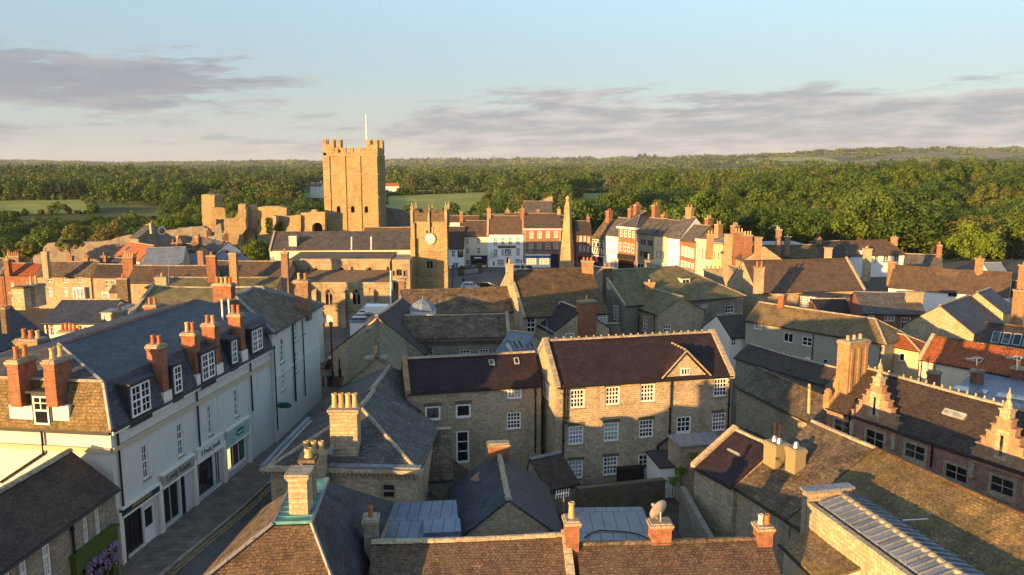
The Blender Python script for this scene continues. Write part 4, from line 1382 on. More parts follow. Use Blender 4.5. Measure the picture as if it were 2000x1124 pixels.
h = House('broad_brown_roof_house', 'broad house with chestnut brown tiled roof beside the church', 'house', 'P', (400, 548), (559, 549), 7.4, ridge=(480, 511), pitch=36, zb=-1, wall='stone', roof='brown_tile', cop='R', copm='dark_stone')
freestack(h, 455, 494, 119, 8, 1.1, .8, 'brick_buff', 0)
freestack(h, 556, 493, 117, 6, 1.0, .8, 'brick_brown', 1, 'dark_stone' if False else 'terracotta')
h.done()

# -------- row of stone and brick houses at the far left
h = House('far_left_dark_house', 'dark roofed house at the left frame edge beside the red tiled brick house', 'house', 'a', (-150, 508), (25, 510), 6.2, ridge=(0, 395), pitch=38, wall='brick', roof='grey_slate', zb=-3)
h.done()
h = House('red_tiled_brick_house', 'red brick house with ribbed red pantile roof and a CASTLE wall sign', 'house', 'a', (0, 513), (262, 515), 6.1, ridge=(150, 432), pitch=40, wall='brick', roof='red_pantile', cop='L', copm='lead', zb=-3)
h.w('F', 2, 4, [(75, 572, 103, 630), (188, 565, 203, 605), (80, 680, 112, 738)], pane='pale_glass')
h.pipe('F', 20, 545, 735)
sn = h.band('F', 0, 0, .01, .01, .01, 'white_paint', 'wall_sign') if False else None
a, z = h.at('F', 95, 648)
letters('CASTLE', h.uvz('F', a + .4, z, .03), h.u, UPV, .55, 'pure_white', h.root, width=2.6)
freestack(h, 26, 500, 147, 6, 2.4, .8, 'brick_brown', 6, along='u', ph=.7)
freestack(h, 14, 507, 143, 6, .9, .9, 'brick', 1, along='u')
h.done()
h = House('golden_stone_house', 'golden stone house with three small top windows and a white bay window', 'house', 'a', (266, 522), (676, 524), 6.0, ridge=(470, 420), pitch=40, wall='stone', roof='stone_slate', cop='', zb=-3)
h.w('F', 3, 2, [(342, 530, 384, 570), (455, 532, 497, 572), (566, 534, 606, 572)], pane='glass', kind='plain')
h.w('F', 2, 2, [(346, 605, 386, 672), (458, 607, 498, 672)], pane='pale_glass')
b = Bag(); r = h.rect('F', (546, 602, 636, 700))
b.box(h.uvz('F', r[0], r[1], .004), h.u * (r[2] - r[0]), h.n * .7, UPV * (r[3] - r[1])); bw = b.build('bay_window', ['white_paint'], h.root)
b = Bag()
for k in range(3): b.box(h.uvz('F', r[0] + .12 + k * (r[2] - r[0] - .1) / 3, r[1] + .2, .695), h.u * ((r[2] - r[0]) / 3 - .22), h.n * .02, UPV * (r[3] - r[1] - .45))
b.build('pane', ['pale_glass'], bw)
h.pipe('F', 668, 530, 700)
freestack(h, 88, 492, 140, 6, .8, 1.0, 'stone', 2, 'buff_clay', along='n', ph=.6)
h.done()
h = House('narrow_stone_house', 'narrow stone house with dark maroon tiled roof and white doorway, beside the golden stone house', 'house', 'a', (680, 527), (905, 530), 6.0, ridge=(850, 440), pitch=42, wall='stone', roof='dark_tile', cop='R', copm='brick_brown', zb=-3)
h.w('F', 2, 2, [(768, 553, 798, 612), (808, 555, 838, 612)], pane='glass')
h.w('F', 1, 1, [(742, 640, 800, 712)], pane='pale_glass', sill=None, fw=.2)
freestack(h, 252, 502, 138, 6, 1.9, 1.2, 'brick', 4, 'buff_clay', along='u', ph=.7)
freestack(h, 233, 537, 128, -1, 3.0, 1.4, 'stone', 1, 'terracotta', along='u') if False else None
h.done()
h = House('buttressed_stone_stack_house', 'stone gabled outhouse with a broad square stone stack, in front of the narrow stone house', 'house', 'a', (800, 640), (880, 640), 5.0, hd=1.6, pitch=30, wall='stone', roof='stone_slate', zb=-3)
freestack(h, 240, 543, 118, -1, 1.0, 1.6, 'dark_stone', 2, along='n')
h.done()
h = House('white_gabled_pantile_house', 'white house with bright orange pantile roof below the castle wall', 'house', 'P', (224, 500), (272, 509), 8.2, ridge=(256, 474), pitch=40, wall='white_render', roof='orange_pantile', zb=-3, vg=.15)
h.skyat(2, 3, 1, 2.2)
h.done()
h = House('blue_slate_shed', 'wide shed with pale blue slate slope beside the orange pantile roof', 'building', 'P', (279, 521), (356, 519), 7.6, ridge=(306, 485), pitch=32, wall='stone', roof='blue_lead', zb=-3)
h.done()
h = House('round_window_hall', 'grey stone hall with a white round window in its gable, below the castle', 'building', 'a', (955, 240), (1012, 246), 9.0, ridge=(1178, 160), pitch=34, wall='stone_grey', roof='grey_slate', zb=-4, vg=.1)
a, z = h.at('R', 1183, 190)
b = Bag(); c = h.uvz('R', a, z, .01); b.disc(c, h.u, 1.0, .12, 24); ow = b.build('round_window', ['white_paint'], h.root)
b = Bag(); b.disc(c, h.u, .72, .15, 24); b.build('pane', ['glass'], ow)
freestack(h, 296, 436, 186, 10, .8, .8, 'stone', 1)
h.done()
for nm, lb, e0, e1, ze, rg, wl, rf, kw in (
    ('brown_roofed_cottage', 'cottage with dark brown roof in the huddle below the round window hall', (320, 497), (372, 502), 7.5, (340, 475), 'stone', 'dark_tile', {}),
    ('terrace_cottage', 'white cottage row with brown mossy roof below the broken castle tower', (379, 480), (424, 493), 8.0, (395, 461), 'white_render', 'grey_slate', dict(pitch=38)),
    ('slate_outbuilding', 'low outbuilding with blue-grey patched slate roof near the brick stacks', (352, 520), (402, 518), 6.6, (385, 498), 'stone', 'blue_lead', {}),
    ('glazed_pavilion', 'pavilion with pale blue hipped glass roof near the brick stacks', (414, 507), (450, 507), 7.0, (432, 490), 'white_render', 'blue_lead', dict(hl=2.5, hr=2.5)),
    ('second_glazed_pavilion', 'smaller pavilion with white-edged grey glass roof just right of the brick stack', (456, 510), (492, 508), 7.0, (470, 496), 'white_render', 'blue_lead', dict(hl=2.5, hr=2.5)),
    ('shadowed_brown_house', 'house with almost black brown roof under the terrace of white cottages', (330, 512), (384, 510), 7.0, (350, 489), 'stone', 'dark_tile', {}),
    ('slate_cottage_group', 'low slate roofed cottage behind the golden stone house', (185, 520), (222, 523), 6.6, (205, 503), 'cream_render', 'blue_slate', {})):
    kw = dict(kw); kw.setdefault('pitch', 36)
    h = House(nm, lb, 'house', 'P', e0, e1, ze, ridge=rg, wall=wl, roof=rf, zb=-4, **kw)
    h.grid('F', 3, 1, h.L * .2, h.L * .8, ze - 1.6, ze - 1.6, .8, 1.0, 2, 2, sill=None)
    if nm in ('terrace_cottage', 'brown_roofed_cottage', 'shadowed_brown_house'):
        h.stack(h.P(h.L * .9, h.hd, 0), h.zr - 1, h.zr + 1.7, .9, .7, 'brick', 2)
        h.stack(h.P(h.L * .15, h.hd, 0), h.zr - 1, h.zr + 1.5, .9, .7, 'brick_brown', 1)
    h.done()
for x, y, Y, p in ((137, 500, 150, 1), (168, 503, 150, 2), (203, 499, 152, 1), (352, 471, 165, 1), (392, 490, 140, 0)):
    nm = thing('chimney_stack', 'chimney stack rising among the roofs behind the golden stone house' if x < 250 else 'slim chimney stack among the roofs below the castle', 'chimney', on_y((x, y + 20), Y), 'loose stacks above hidden roofs')
    c = on_y((x, y), Y); b = Bag(); b.cbox(c, V3(1, 0, 0), V3(0, 1, 0), .5, .4, c[2] - 5, c[2]); b.cbox(c, V3(1, 0, 0), V3(0, 1, 0), .6, .5, c[2] - .25, c[2] - .1); b.build('stack', ['brick_buff' if x == 168 else 'brick_brown'], nm)
    for k in range(p):
        b = Bag(); b.lathe(c + V3((k - (p - 1) / 2) * .4, 0, 0), pot_profile(c[2], .6, .14), 8); b.build('chimney_pot', ['terracotta'], nm)
# ================================================================== castle keep
KY = 245.0
def kx(x): return float(on_y((x, 360), KY)[0])
def kz(y, Y=KY): return float(on_y((690, y), Y)[2])
KX0, KX1, KD = kx(633.5), kx(738.5), 13.0
KU, KN = V3(1, 0, 0), V3(0, -1, 0)
keep = thing('castle_keep', 'tall square golden stone castle keep with battlemented corner turrets and three round-arched windows', 'castle', ((KX0 + KX1) / 2, KY + KD / 2, 0))
vx = lambda v: kx(600 + v / 5.11)
vz = lambda v: kz(240 + v / 5.11)
zp = vz(300)                                     # bottom of the crenels
b = Bag()
ow = []                                          # openings of the front wall
for cx in (305, 447, 583):
    x0, x1 = vx(cx - 19), vx(cx + 19)
    ow.append((x0, vz(898), x1, vz(833)))
xs = sorted({KX0, KX1} | {q for w_ in ow for q in (w_[0], w_[2])})
zs = sorted({-4.0, zp} | {q for w_ in ow for q in (w_[1], w_[3])})
for i in range(len(xs) - 1):
    for j in range(len(zs) - 1):
        mx_, mz_ = (xs[i] + xs[i + 1]) / 2, (zs[j] + zs[j + 1]) / 2
        if any(w_[0] < mx_ < w_[2] and w_[1] < mz_ < w_[3] for w_ in ow): continue
        b.poly([(xs[i], KY, zs[j]), (xs[i + 1], KY, zs[j]), (xs[i + 1], KY, zs[j + 1]), (xs[i], KY, zs[j + 1])])
for x0, z0, x1, z1 in ow:
    hh = (x1 - x0) / 2; m_ = (x0 + x1) / 2
    for sg in (-1, 1):
        pts = [(m_ + sg * hh * math.cos(t), KY + .9, z1 - hh + hh * math.sin(t)) for t in np.linspace(0, math.pi / 2, 7)] + [(m_ + sg * hh, KY + .9, z1)]
        b.prism(pts, V3(0, -.9, 0))
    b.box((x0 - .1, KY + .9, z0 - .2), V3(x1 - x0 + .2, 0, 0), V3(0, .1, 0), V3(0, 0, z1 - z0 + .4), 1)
    for e0, e1 in (((x0, z0), (x0, z1)), ((x1, z1), (x1, z0)), ((x1, z0), (x0, z0))):
        b.poly([(e0[0], KY, e0[1]), (e0[0], KY + .9, e0[1]), (e1[0], KY + .9, e1[1]), (e1[0], KY, e1[1])])
    b.box((x0 - .15, KY - .1, z0 - .3), V3(x1 - x0 + .3, 0, 0), V3(0, .12, 0), V3(0, 0, .28))
b.box((KX0, KY, -4), V3(0, KD, 0), V3(.9, 0, 0), V3(0, 0, zp + 4))
b.box((KX1 - .9, KY + .002, -4), V3(.9, 0, 0), V3(0, KD, 0), V3(0, 0, zp + 4))
b.box((KX0 + .9, KY + KD - .9, -4), V3(KX1 - KX0 - 1.8, 0, 0), V3(0, .9, 0), V3(0, 0, zp + 4))
b.box((KX0 + .9, KY + 1.2, zp - 1.4), V3(KX1 - KX0 - 1.8, 0, 0), V3(0, KD - 2.2, 0), V3(0, 0, .3))
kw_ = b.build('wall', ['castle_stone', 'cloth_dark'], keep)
# shallow pilasters and string courses
b = Bag()
for a, c in ((172, 232), (338, 388), (490, 538), (642, 705)):
    b.box((vx(a), KY - .28, -4), V3(vx(c) - vx(a), 0, 0), V3(0, .277, 0), V3(0, 0, zp + 3.2))
for d0 in (0.3, 4.4, 8.2, KD - 1.8):
    b.box((KX1 + .003, KY + d0, -4), V3(.28, 0, 0), V3(0, 1.5, 0), V3(0, 0, zp + 3.2))
    b.box((KX0 - .283, KY + d0, -4), V3(.28, 0, 0), V3(0, 1.5, 0), V3(0, 0, zp + 3.2))
b.build('pilaster_buttresses', ['castle_stone'], keep)
for v_ in (330, 515, 742, 905):
    b = Bag(); z = vz(v_)
    b.box((KX0 - .32, KY - .33, z - .12), V3(KX1 - KX0 + .64, 0, 0), V3(0, .33, 0), V3(0, 0, .22))
    b.box((KX1 + .002, KY, z - .12), V3(.32, 0, 0), V3(0, KD, 0), V3(0, 0, .22))
    b.build('string_course', ['coping'], keep)
# parapet merlons
zm = vz(250)
def merlon(x0, x1, y0, y1, z0, z1, par):
    b = Bag(); b.box((x0, y0, z0), V3(x1 - x0, 0, 0), V3(0, y1 - y0, 0), V3(0, 0, z1 - z0 - .15)); b.box((x0 - .06, y0 - .06, z1 - .15), V3(x1 - x0 + .12, 0, 0), V3(0, y1 - y0 + .12, 0), V3(0, 0, .15)); return b.build('merlon', ['castle_stone'], par)
for a, c in ((268, 318), (343, 396), (418, 470), (492, 545), (560, 600)):
    merlon(vx(a), vx(c), KY + .02, KY + .85, zp - .02, zm, keep)
    merlon(vx(a), vx(c), KY + KD - .85, KY + KD - .02, zp - .02, zm, keep)
for k in range(3):
    for xx in (KX0 + .02, KX1 - .85):
        merlon(xx, xx + .83, KY + 4.2 + k * 1.8, KY + 5.3 + k * 1.8, zp - .02, zm, keep)
zt_, ztt = vz(218), vz(158)
tw = 3.4
for (x0, y0) in ((KX0 - .1, KY - .1), (KX1 - tw + .1, KY - .1), (KX0 - .1, KY + KD - tw + .1), (KX1 - tw + .1, KY + KD - tw + .1)):
    b = Bag()
    for (p, q, w_, d_) in ((0, 0, tw, .7), (0, tw - .7, tw, .7), (0, .7, .7, tw - 1.4), (tw - .7, .7, .7, tw - 1.4)):
        b.box((x0 + p, y0 + q, zp - .02), V3(w_, 0, 0), V3(0, d_, 0), V3(0, 0, zt_ - zp))
    b.box((x0 + .7, y0 + .7, zp - .02), V3(tw - 1.4, 0, 0), V3(0, tw - 1.4, 0), V3(0, 0, .4))
    t_ = b.build('turret', ['castle_stone'], keep)
    for (p, q) in ((0, 0), (tw - 1.15, 0), (0, tw - 1.15), (tw - 1.15, tw - 1.15)):
        b = Bag(); hh = ztt - random.uniform(0, .5)
        b.box((x0 + p, y0 + q, zt_ - .021), V3(1.15, 0, 0), V3(0, 1.15, 0), V3(0, 0, hh - zt_)); b.build('merlon', ['castle_stone'], t_)
fp = thing('flagpole', 'tall white flagpole on top of the castle keep', 'flagpole', (kx(716) + 3, KY + 9, zp))
q = on_y((716.5, 300), KY + 8)
b = Bag(); b.tube(V3(q[0], KY + 8, zp - 1.1), V3(q[0], KY + 8, float(on_y((716, 224), KY + 8)[2])), .17, 8, 0, .09); b.build('pole', ['pure_white'], fp)
b = Bag(); b.cbox(V3(q[0], KY + 8, 0), KU, KN, .4, .4, zp - 1.1, zp - .3); b.build('base', ['coping'], fp)

# ------------------------------------------------------------------ ruined castle walls: outline at its own distance, real thickness
def ruin(name, label, c, Y, th, pts, mat='castle_stone', rough=0.13, cat='castle wall', group=None, yaw=0.0, extra=None):
    P = [on_y(px(c, *p), Y) for p in pts]
    out = []
    for k in range(len(P)):
        a, e = P[k], P[(k + 1) % len(P)]
        n = max(1, int(np.linalg.norm(e - a) / .9)) if rough else 1
        for i in range(n):
            p = a + (e - a) * i / n
            if rough and (i or True) and p[2] > min(q[2] for q in P) + .8:
                p = p + V3(random.uniform(-1, 1), 0, random.uniform(-1, 1)) * rough
            out.append(p)
    cx = (min(p[0] for p in out) + max(p[0] for p in out)) / 2
    if yaw:
        # turn about a vertical axis through the nearer edge
        ca, sa = math.cos(yaw), math.sin(yaw)
        dirv = V3(ca, sa, 0)
        nrm = V3(-sa, ca, 0)
        P0 = V3(cx, Y, 0)
        out2 = []
        for p in out:
            # keep the sight line, move to the turned plane
            d = p - CAMP
            t = np.dot(P0 - CAMP, nrm) / np.dot(d, nrm)
            out2.append(CAMP + d * t)
        out = out2
        sweep = nrm * th
    else:
        sweep = V3(0, th, 0)
    o = thing(name, label, cat, (cx, Y, min(p[2] for p in out)), group)
    b = Bag()
    b.prism(out, sweep)
    b.build('masonry', [mat], o)
    return o
Z0 = 1300
ruin('castle_corner_tower', 'square ruined corner tower at the far left end of the castle ruins', 'y', 262, 7, [(95, 80), (130, 74), (200, 82), (280, 84), (285, 560), (112, 560)])
ruin('castle_wall_fragment', 'sunlit jagged wall fragment joining the ruined corner tower', 'y', 258, 2, [(236, 254), (300, 250), (420, 268), (428, 300), (432, 420), (300, 415), (290, 600), (228, 600)], yaw=R(12))
ruin('broken_castle_tower', 'tall broken castle tower with a lone upright wall pillar', 'y', 232, 4.5, [(410, 420), (425, 405), (545, 408), (570, 385), (600, 330), (606, 214), (708, 208), (712, 300), (716, 560), (660, 640), (650, 1000), (432, 1000), (425, 650), (412, 560)], yaw=R(10))
ruin('shadowed_castle_wall', 'dark shaded return wall of the broken castle tower', 'y', 238, 6, [(712, 230), (740, 225), (770, 240), (800, 300), (800, 520), (760, 640), (740, 1000), (655, 1000), (665, 640), (715, 560)], 'castle_stone')
ruin('inner_ruin_wall', 'low ruined inner range with crumbling top behind the broken tower', 'y', 268, 5, [(808, 268), (860, 262), (960, 240), (1050, 236), (1160, 238), (1280, 262), (1285, 420), (810, 420)])
ruin('leaning_wall_fragment', 'leaning castle wall piece with two bright green ivy patches', 'y', 236, 2.5, [(920, 398), (980, 380), (1100, 366), (1138, 380), (1142, 440), (1090, 560), (1080, 760), (870, 760), (875, 600), (900, 470)], yaw=R(-6))
ruin('castle_curtain_wall', 'plain sunlit curtain wall between the leaning fragment and the arched gate', 'y', 239, 2.5, [(1146, 384), (1200, 366), (1360, 370), (1478, 362), (1485, 800), (1146, 800)])
for x0, x1, y0, y1, Y in ((1000, 1052, 395, 600, 235.6), (1150, 1232, 450, 605, 238.5)):
    iv = Bag()
    for k in range(420):
        t, w_ = random.random(), random.random()
        taper = .5 + .5 * math.sin(math.pi * min(1, .15 + w_))
        p = on_y(px('y', (x0 + x1) / 2 + (t - .5) * (x1 - x0) * taper, y0 + (y1 - y0) * w_), Y - random.random() * .35)
        a = unit(np.random.RandomState(k).normal(size=3)); c = unit(np.cross(a, V3(0, 0.3, 1)))
        e = np.cross(a, c)
        iv.poly([p, p + c * .4, p + c * .4 + e * .4, p + e * .4])
    o_ = iv.build('ivy', ['leaf_lime'], None, on_y(px('y', (x0 + x1) / 2, y1), Y))
    tag(o_, 'bright green ivy patch on the leaning wall fragment' if x0 == 1000 else 'bright green ivy patch at the left end of the plain curtain wall', 'ivy')
# gate wall with round arch
gate = thing('arched_castle_gate', 'golden castle gate wall with one round arch against the keep', 'castle gate', on_y((612, 450), 240))
pl = lambda x, y: on_y(px('y', x, y), 240)
b = Bag()
ax0, ax1, ay = 1640, 1786, 535
arch = [pl((ax0 + ax1) / 2 + 73 * math.cos(t), ay - 70 * math.sin(t)) for t in np.linspace(0, math.pi, 13)]
top = [pl(*p) for p in ((1482, 330), (1560, 326), (1600, 318), (1622, 284), (1650, 280), (1690, 318), (1760, 322), (1818, 312))]
left = [top[0], top[1], top[2], top[3], top[4]]
def V_sw(pts, m=0): b.prism(pts, V3(0, 3.0, 0), m)
V_sw([pl(1482, 800), pl(1482, 330), pl(1560, 326), pl(1600, 318), arch[12] * 1.0, pl(ax0, 800)])
V_sw([pl(ax1, 800), arch[0], pl(1818, 312), pl(1818, 800)])
poly = [pl(1600, 318), pl(1622, 284), pl(1650, 280), pl(1690, 318), pl(1760, 322), pl(1818, 312)]
for k in range(12):
    t0, t1 = k / 12, (k + 1) / 12
    xa, xb = arch[12 - k], arch[11 - k]
    ta = on_y(px('y', 1600 + 218 * t0, 318 if t0 < .1 or t0 > .42 else 286), 240); tb = on_y(px('y', 1600 + 218 * t1, 318 if t1 < .1 or t1 > .42 else 286), 240)
    V_sw([xa, ta, tb, xb])
b.build('masonry', ['castle_stone'], gate)
b = Bag()
for k in range(12):
    c0, c1 = arch[k], arch[k + 1]; m_ = pl((ax0 + ax1) / 2, ay)
    b.prism([c0 + V3(0, -.12, 0), c1 + V3(0, -.12, 0), c1 + (c1 - m_) * .2 + V3(0, -.12, 0), c0 + (c0 - m_) * .2 + V3(0, -.12, 0)], V3(0, .117, 0))
b.build('arch_ring', ['stone_pale'], gate)
b = Bag(); b.box(pl(ax0 - 10, 800) + V3(0, 3.2, 0), V3(4.4, 0, 0), V3(0, .3, 0), V3(0, 0, 8)); b.build('dark_gate_leaf', ['cloth_dark'], gate)  # dark slab filling the arch from behind
# shaded curtain wall on the right of the keep
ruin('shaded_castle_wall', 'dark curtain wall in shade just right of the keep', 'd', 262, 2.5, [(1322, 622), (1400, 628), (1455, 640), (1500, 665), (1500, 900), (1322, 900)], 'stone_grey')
# long rubble curtain wall to the left
ruin('long_castle_wall', 'long rough rubble castle wall with crumbling top, below the woods', 'P', 205, 2.2, [(60, 506), (78, 488), (94, 476), (150, 473), (215, 471), (232, 463), (262, 459), (285, 458), (300, 520), (60, 530)], 'stone_grey', .15)
ruin('sloping_castle_wall', 'sloping brown castle wall with a small broken arch, leading up to the corner tower', 'P', 214, 2.2, [(312, 452), (345, 447), (372, 443), (397, 444), (405, 448), (411, 462), (417, 462), (421, 440), (430, 436), (436, 470), (440, 500), (312, 500)], 'stone_grey', .2)

# ================================================================== long white hall with grey roof
h = House('long_white_hall', 'long white hall with grey slate roof behind the church, below the keep', 'building', 'd', (474, 930), (1560, 922), 9.2, ridge=(900, 801), pitch=33, zb=-2, wall='cream_render', roof='grey_slate', cop='L', copm='stone_pale', rm='grey_slate')
h.w('F', 2, 2, [(728, 965, 778, 1010), (868, 962, 922, 1010), (1245, 955, 1300, 1005), (1375, 955, 1425, 1005)], pane='pale_glass', frame='sage_paint')
q = on_plane(px('d', 648, 905), h.P(0, 0, 0) + V3(0, 1.2, 0), h.n)
h.stack(q - UPV * q[2], 8, float(on_plane(px('d', 648, 830), q, h.n)[2]), 1.5, 1.0, 'cream_render', 0, along='u', cap='cream_render', capw=.02)
h.done()
for x0, lb in ((1074, 'left of two thin white poles before the long white hall'), (1218, 'right of two thin white poles before the long white hall')):
    o_ = thing('white_pole', lb, 'pole', on_y(px('d', x0, 985), 148)); b = Bag(); b.tube(on_y(px('d', x0, 1010), 148), on_y(px('d', x0, 845), 148), .11, 6); b.build('pole', ['pure_white'], o_)
    b = Bag(); p = on_y(px('d', x0, 845), 148); b.lathe(p, [(.16, p[2]), (.16, p[2] + .15), (.02, p[2] + .3)], 6); b.build('finial', ['pure_white'], o_)
h = House('brown_roof_behind_hall', 'brown roofed house peeping over the long white hall, right below the keep', 'house', 'd', (1160, 830), (1500, 830), 9.5, ridge=(1330, 768), pitch=36, ends=None, zb=-2, wall='stone', roof='brown_tile')
h.done()

# ================================================================== church: nave, aisle, porch
AY = 126.5
ch = thing('parish_church', 'stone parish church with pointed traceried windows and lead roofs, at the end of the street', 'church', on_y((680, 630), AY))
cz = lambda x, y, Y: on_y(px('z', x, y), Y)
xl, xr = cz(100, 400, AY)[0] - 6, cz(1740, 400, AY)[0]
class WallF:
    """frontal church wall with pointed openings"""
    def __init__(s, Y, x0, x1, z0, z1, depth):
        s.Y, s.x0, s.x1, s.z0, s.z1, s.depth, s.o = Y, x0, x1, z0, z1, depth, []
    def go(s, parent, mat='ashlar', name='wall'):
        b = Bag()
        xs = sorted({s.x0, s.x1} | {q for w_ in s.o for q in (w_[0], w_[2])}); zs = sorted({s.z0, s.z1} | {q for w_ in s.o for q in (w_[1], w_[3])})
        for i in range(len(xs) - 1):
            for j in range(len(zs) - 1):
                mx_, mz_ = (xs[i] + xs[i + 1]) / 2, (zs[j] + zs[j + 1]) / 2
                if any(w_[0] < mx_ < w_[2] and w_[1] < mz_ < w_[3] for w_ in s.o): continue
                b.poly([(xs[i], s.Y, zs[j]), (xs[i + 1], s.Y, zs[j]), (xs[i + 1], s.Y, zs[j + 1]), (xs[i], s.Y, zs[j + 1])])
        for x0, z0, x1, z1 in s.o:
            for e0, e1 in (((x0, z0), (x0, z1)), ((x1, z1), (x1, z0)), ((x1, z0), (x0, z0)), ((x0, z1), (x1, z1))):
                b.poly([(e0[0], s.Y, e0[1]), (e0[0], s.Y + .5, e0[1]), (e1[0], s.Y + .5, e1[1]), (e1[0], s.Y, e1[1])])
            hh = min((z1 - z0) * .5, (x1 - x0) * .75); m_ = (x0 + x1) / 2
            for sg in (-1, 1):
                e = m_ + sg * (x1 - x0) / 2
                pts = [(e + (m_ - e) * k / 7, s.Y + .45, z1 - hh + hh * math.sin(k / 7 * math.pi / 2) ** .85) for k in range(8)] + [(e, s.Y + .45, z1)]
                b.prism(pts, V3(0, -.448, 0))
        b.box((s.x0, s.Y + .5, s.z0), V3(s.x1 - s.x0, 0, 0), V3(0, s.depth, 0), V3(0, 0, s.z1 - s.z0))
        return b.build(name, [mat], parent)
    def lancets(s, parent, x0, z0, x1, z1, name='window'):
        """two-light traceried window"""
        s.o.append((x0, z0, x1, z1))
        b = Bag(); w_ = x1 - x0; hh = min((z1 - z0) * .5, w_ * .75); m_ = (x0 + x1) / 2
        b.box((m_ - .07, s.Y + .2, z0), V3(.14, 0, 0), V3(0, .18, 0), V3(0, 0, z1 - z0 - hh * .75))
        for sg in (-1, 1):
            e = m_ + sg * w_ / 2
            P0, P1 = V3(m_, s.Y + .28, z1 - hh * .8), V3(m_ + sg * w_ * .3, s.Y + .28, z1 - hh * .25)
            b.tube(P0, P1, .07, 5)
            for q in (0, 1):
                c0 = m_ + sg * w_ * .25
                b.tube(V3(c0 + (q - .5) * w_ * .46, s.Y + .28, z1 - hh * 1.15), V3(c0, s.Y + .28, z1 - hh * .62), .06, 5)
        b.box((x0 - .05, s.Y - .12, z0 - .25), V3(w_ + .1, 0, 0), V3(0, .14, 0), V3(0, 0, .24))
        for sg in (-1, 1):     # hood mould
            e = m_ + sg * (w_ / 2 + .18)
            pr = [V3(e + (m_ - e) * k / 6, s.Y - .06, z1 - hh + .25 + hh * math.sin(k / 6 * math.pi / 2) ** .85) for k in range(7)]
            for k in range(6): b.tube(pr[k], pr[k + 1], .1, 5)
        wo = b.build(name, ['stone_pale'], parent)
        g = Bag(); g.box((x0 - .05, s.Y + .4, z0 - .05), V3(w_ + .1, 0, 0), V3(0, .05, 0), V3(0, 0, z1 - z0 + .1)); g.build('pane', ['glass'], wo)
za_top = cz(1000, 425, AY)[2]
A_ = WallF(AY, xl, xr, -2, za_top, 5.5)
for (a, c, e, f) in ((745, 510, 845, 740), (1165, 505, 1262, 735)):
    A_.lancets(ch, cz(a, e, AY)[0], cz(a, f, AY)[2], cz(e, f, AY)[0], cz(a, c, AY)[2])
x0, x1 = cz(630, 0, AY)[0], cz(812, 0, AY)[0]
A_.o.append((x0, 0.6, x1, cz(0, 880, AY)[2]))
b = Bag(); b.box((x0, AY + .42, .6), V3(x1 - x0, 0, 0), V3(0, .06, 0), V3(0, 0, cz(0, 880, AY)[2] - .6)); pd = b.build('doorway', ['cloth_dark'], ch)
b = Bag(); b.box((x0 + .05, AY + .3, .6), V3(x1 - x0 - .1, 0, 0), V3(0, .05, 0), V3(0, 0, 1.35)); b.box((x0 + .05, AY + .3, 2.0), V3(.7, 0, 0), V3(0, .05, 0), V3(0, 0, 1.4)); b.box((x1 - .75, AY + .3, 2.0), V3(.7, 0, 0), V3(0, .05, 0), V3(0, 0, 1.4)); b.build('white_door_screen', ['white_paint'], pd)
A_.go(ch)
zn_top = cz(1000, 75, AY + 6)[2]
N_ = WallF(AY + 6, cz(150, 0, AY + 6)[0], cz(1700, 0, AY + 6)[0], 3, zn_top, 9)
for (a, c, e, f) in ((560, 185, 660, 330), (945, 180, 1052, 325), (1370, 180, 1475, 325)):
    Y = AY + 6
    N_.lancets(ch, cz(a, e, Y)[0], cz(a, f, Y)[2], cz(e, f, Y)[0], cz(a, c, Y)[2])
N_.go(ch, name='clerestory_wall')
b = Bag(); b.box((N_.x0 - .2, AY + 5.85, zn_top), V3(N_.x1 - N_.x0 + .4, 0, 0), V3(0, .5, 0), V3(0, 0, .35)); b.box((xl, AY - .12, za_top), V3(xr - xl, 0, 0), V3(0, .5, 0), V3(0, 0, .3))
for zz in (480, ): b.box((xl, AY - .12, cz(0, zz, AY)[2]), V3(xr - xl, 0, 0), V3(0, .118, 0), V3(0, 0, .22))
b.box((xl, AY - .15, cz(0, 775, AY)[2]), V3(xr - xl, 0, 0), V3(0, .147, 0), V3(0, 0, .25)); b.box((xl, AY - .22, cz(0, 830, AY)[2]), V3(xr - xl, 0, 0), V3(0, .216, 0), V3(0, 0, .2))
b.build('parapet_courses', ['coping'], ch)
b = Bag(); zz = za_top - .1
b.poly([(xl, AY + .4, zz), (xr, AY + .4, zz), (xr, AY + 6.0, zz + 1.6), (xl, AY + 6.0, zz + 1.6)])
b.box((N_.x0, AY + 6.5, zn_top - .15), V3(N_.x1 - N_.x0, 0, 0), V3(0, 8.5, 0.5), V3(0, 0, .2)); b.build('lead_roof', ['dark_stone'], ch)
for xx in (570, 1005, 1435, 1680):
    b = Bag(); q = cz(xx, 400, AY)[0]
    b.box((q - .4, AY - 1.1, -2), V3(.8, 0, 0), V3(0, 1.1, 0), V3(0, 0, cz(0, 690, AY)[2] + 2)); b.box((q - .36, AY - .7, cz(0, 690, AY)[2]), V3(.72, 0, 0), V3(0, .7, 0), V3(0, 0, cz(0, 540, AY)[2] - cz(0, 690, AY)[2]))
    b.prism([(q - .36, AY - .7, cz(0, 540, AY)[2]), (q - .36, AY, cz(0, 540, AY)[2]), (q - .36, AY, cz(0, 490, AY)[2])], V3(.72, 0, 0)); b.build('buttress', ['ashlar'], ch)
for xx, ya, yb, Y in ((480, 160, 325, AY + 5.9), (1125, 165, 325, AY + 5.9), (1665, 165, 330, AY + 5.9), (1400, 490, 760, AY - .1)):
    b = Bag(); b.tube(cz(xx, ya, Y) + V3(0, -.1, 0), cz(xx, yb, Y) + V3(0, -.1, 0), .09); b.build('drainpipe', ['black_iron'], ch)
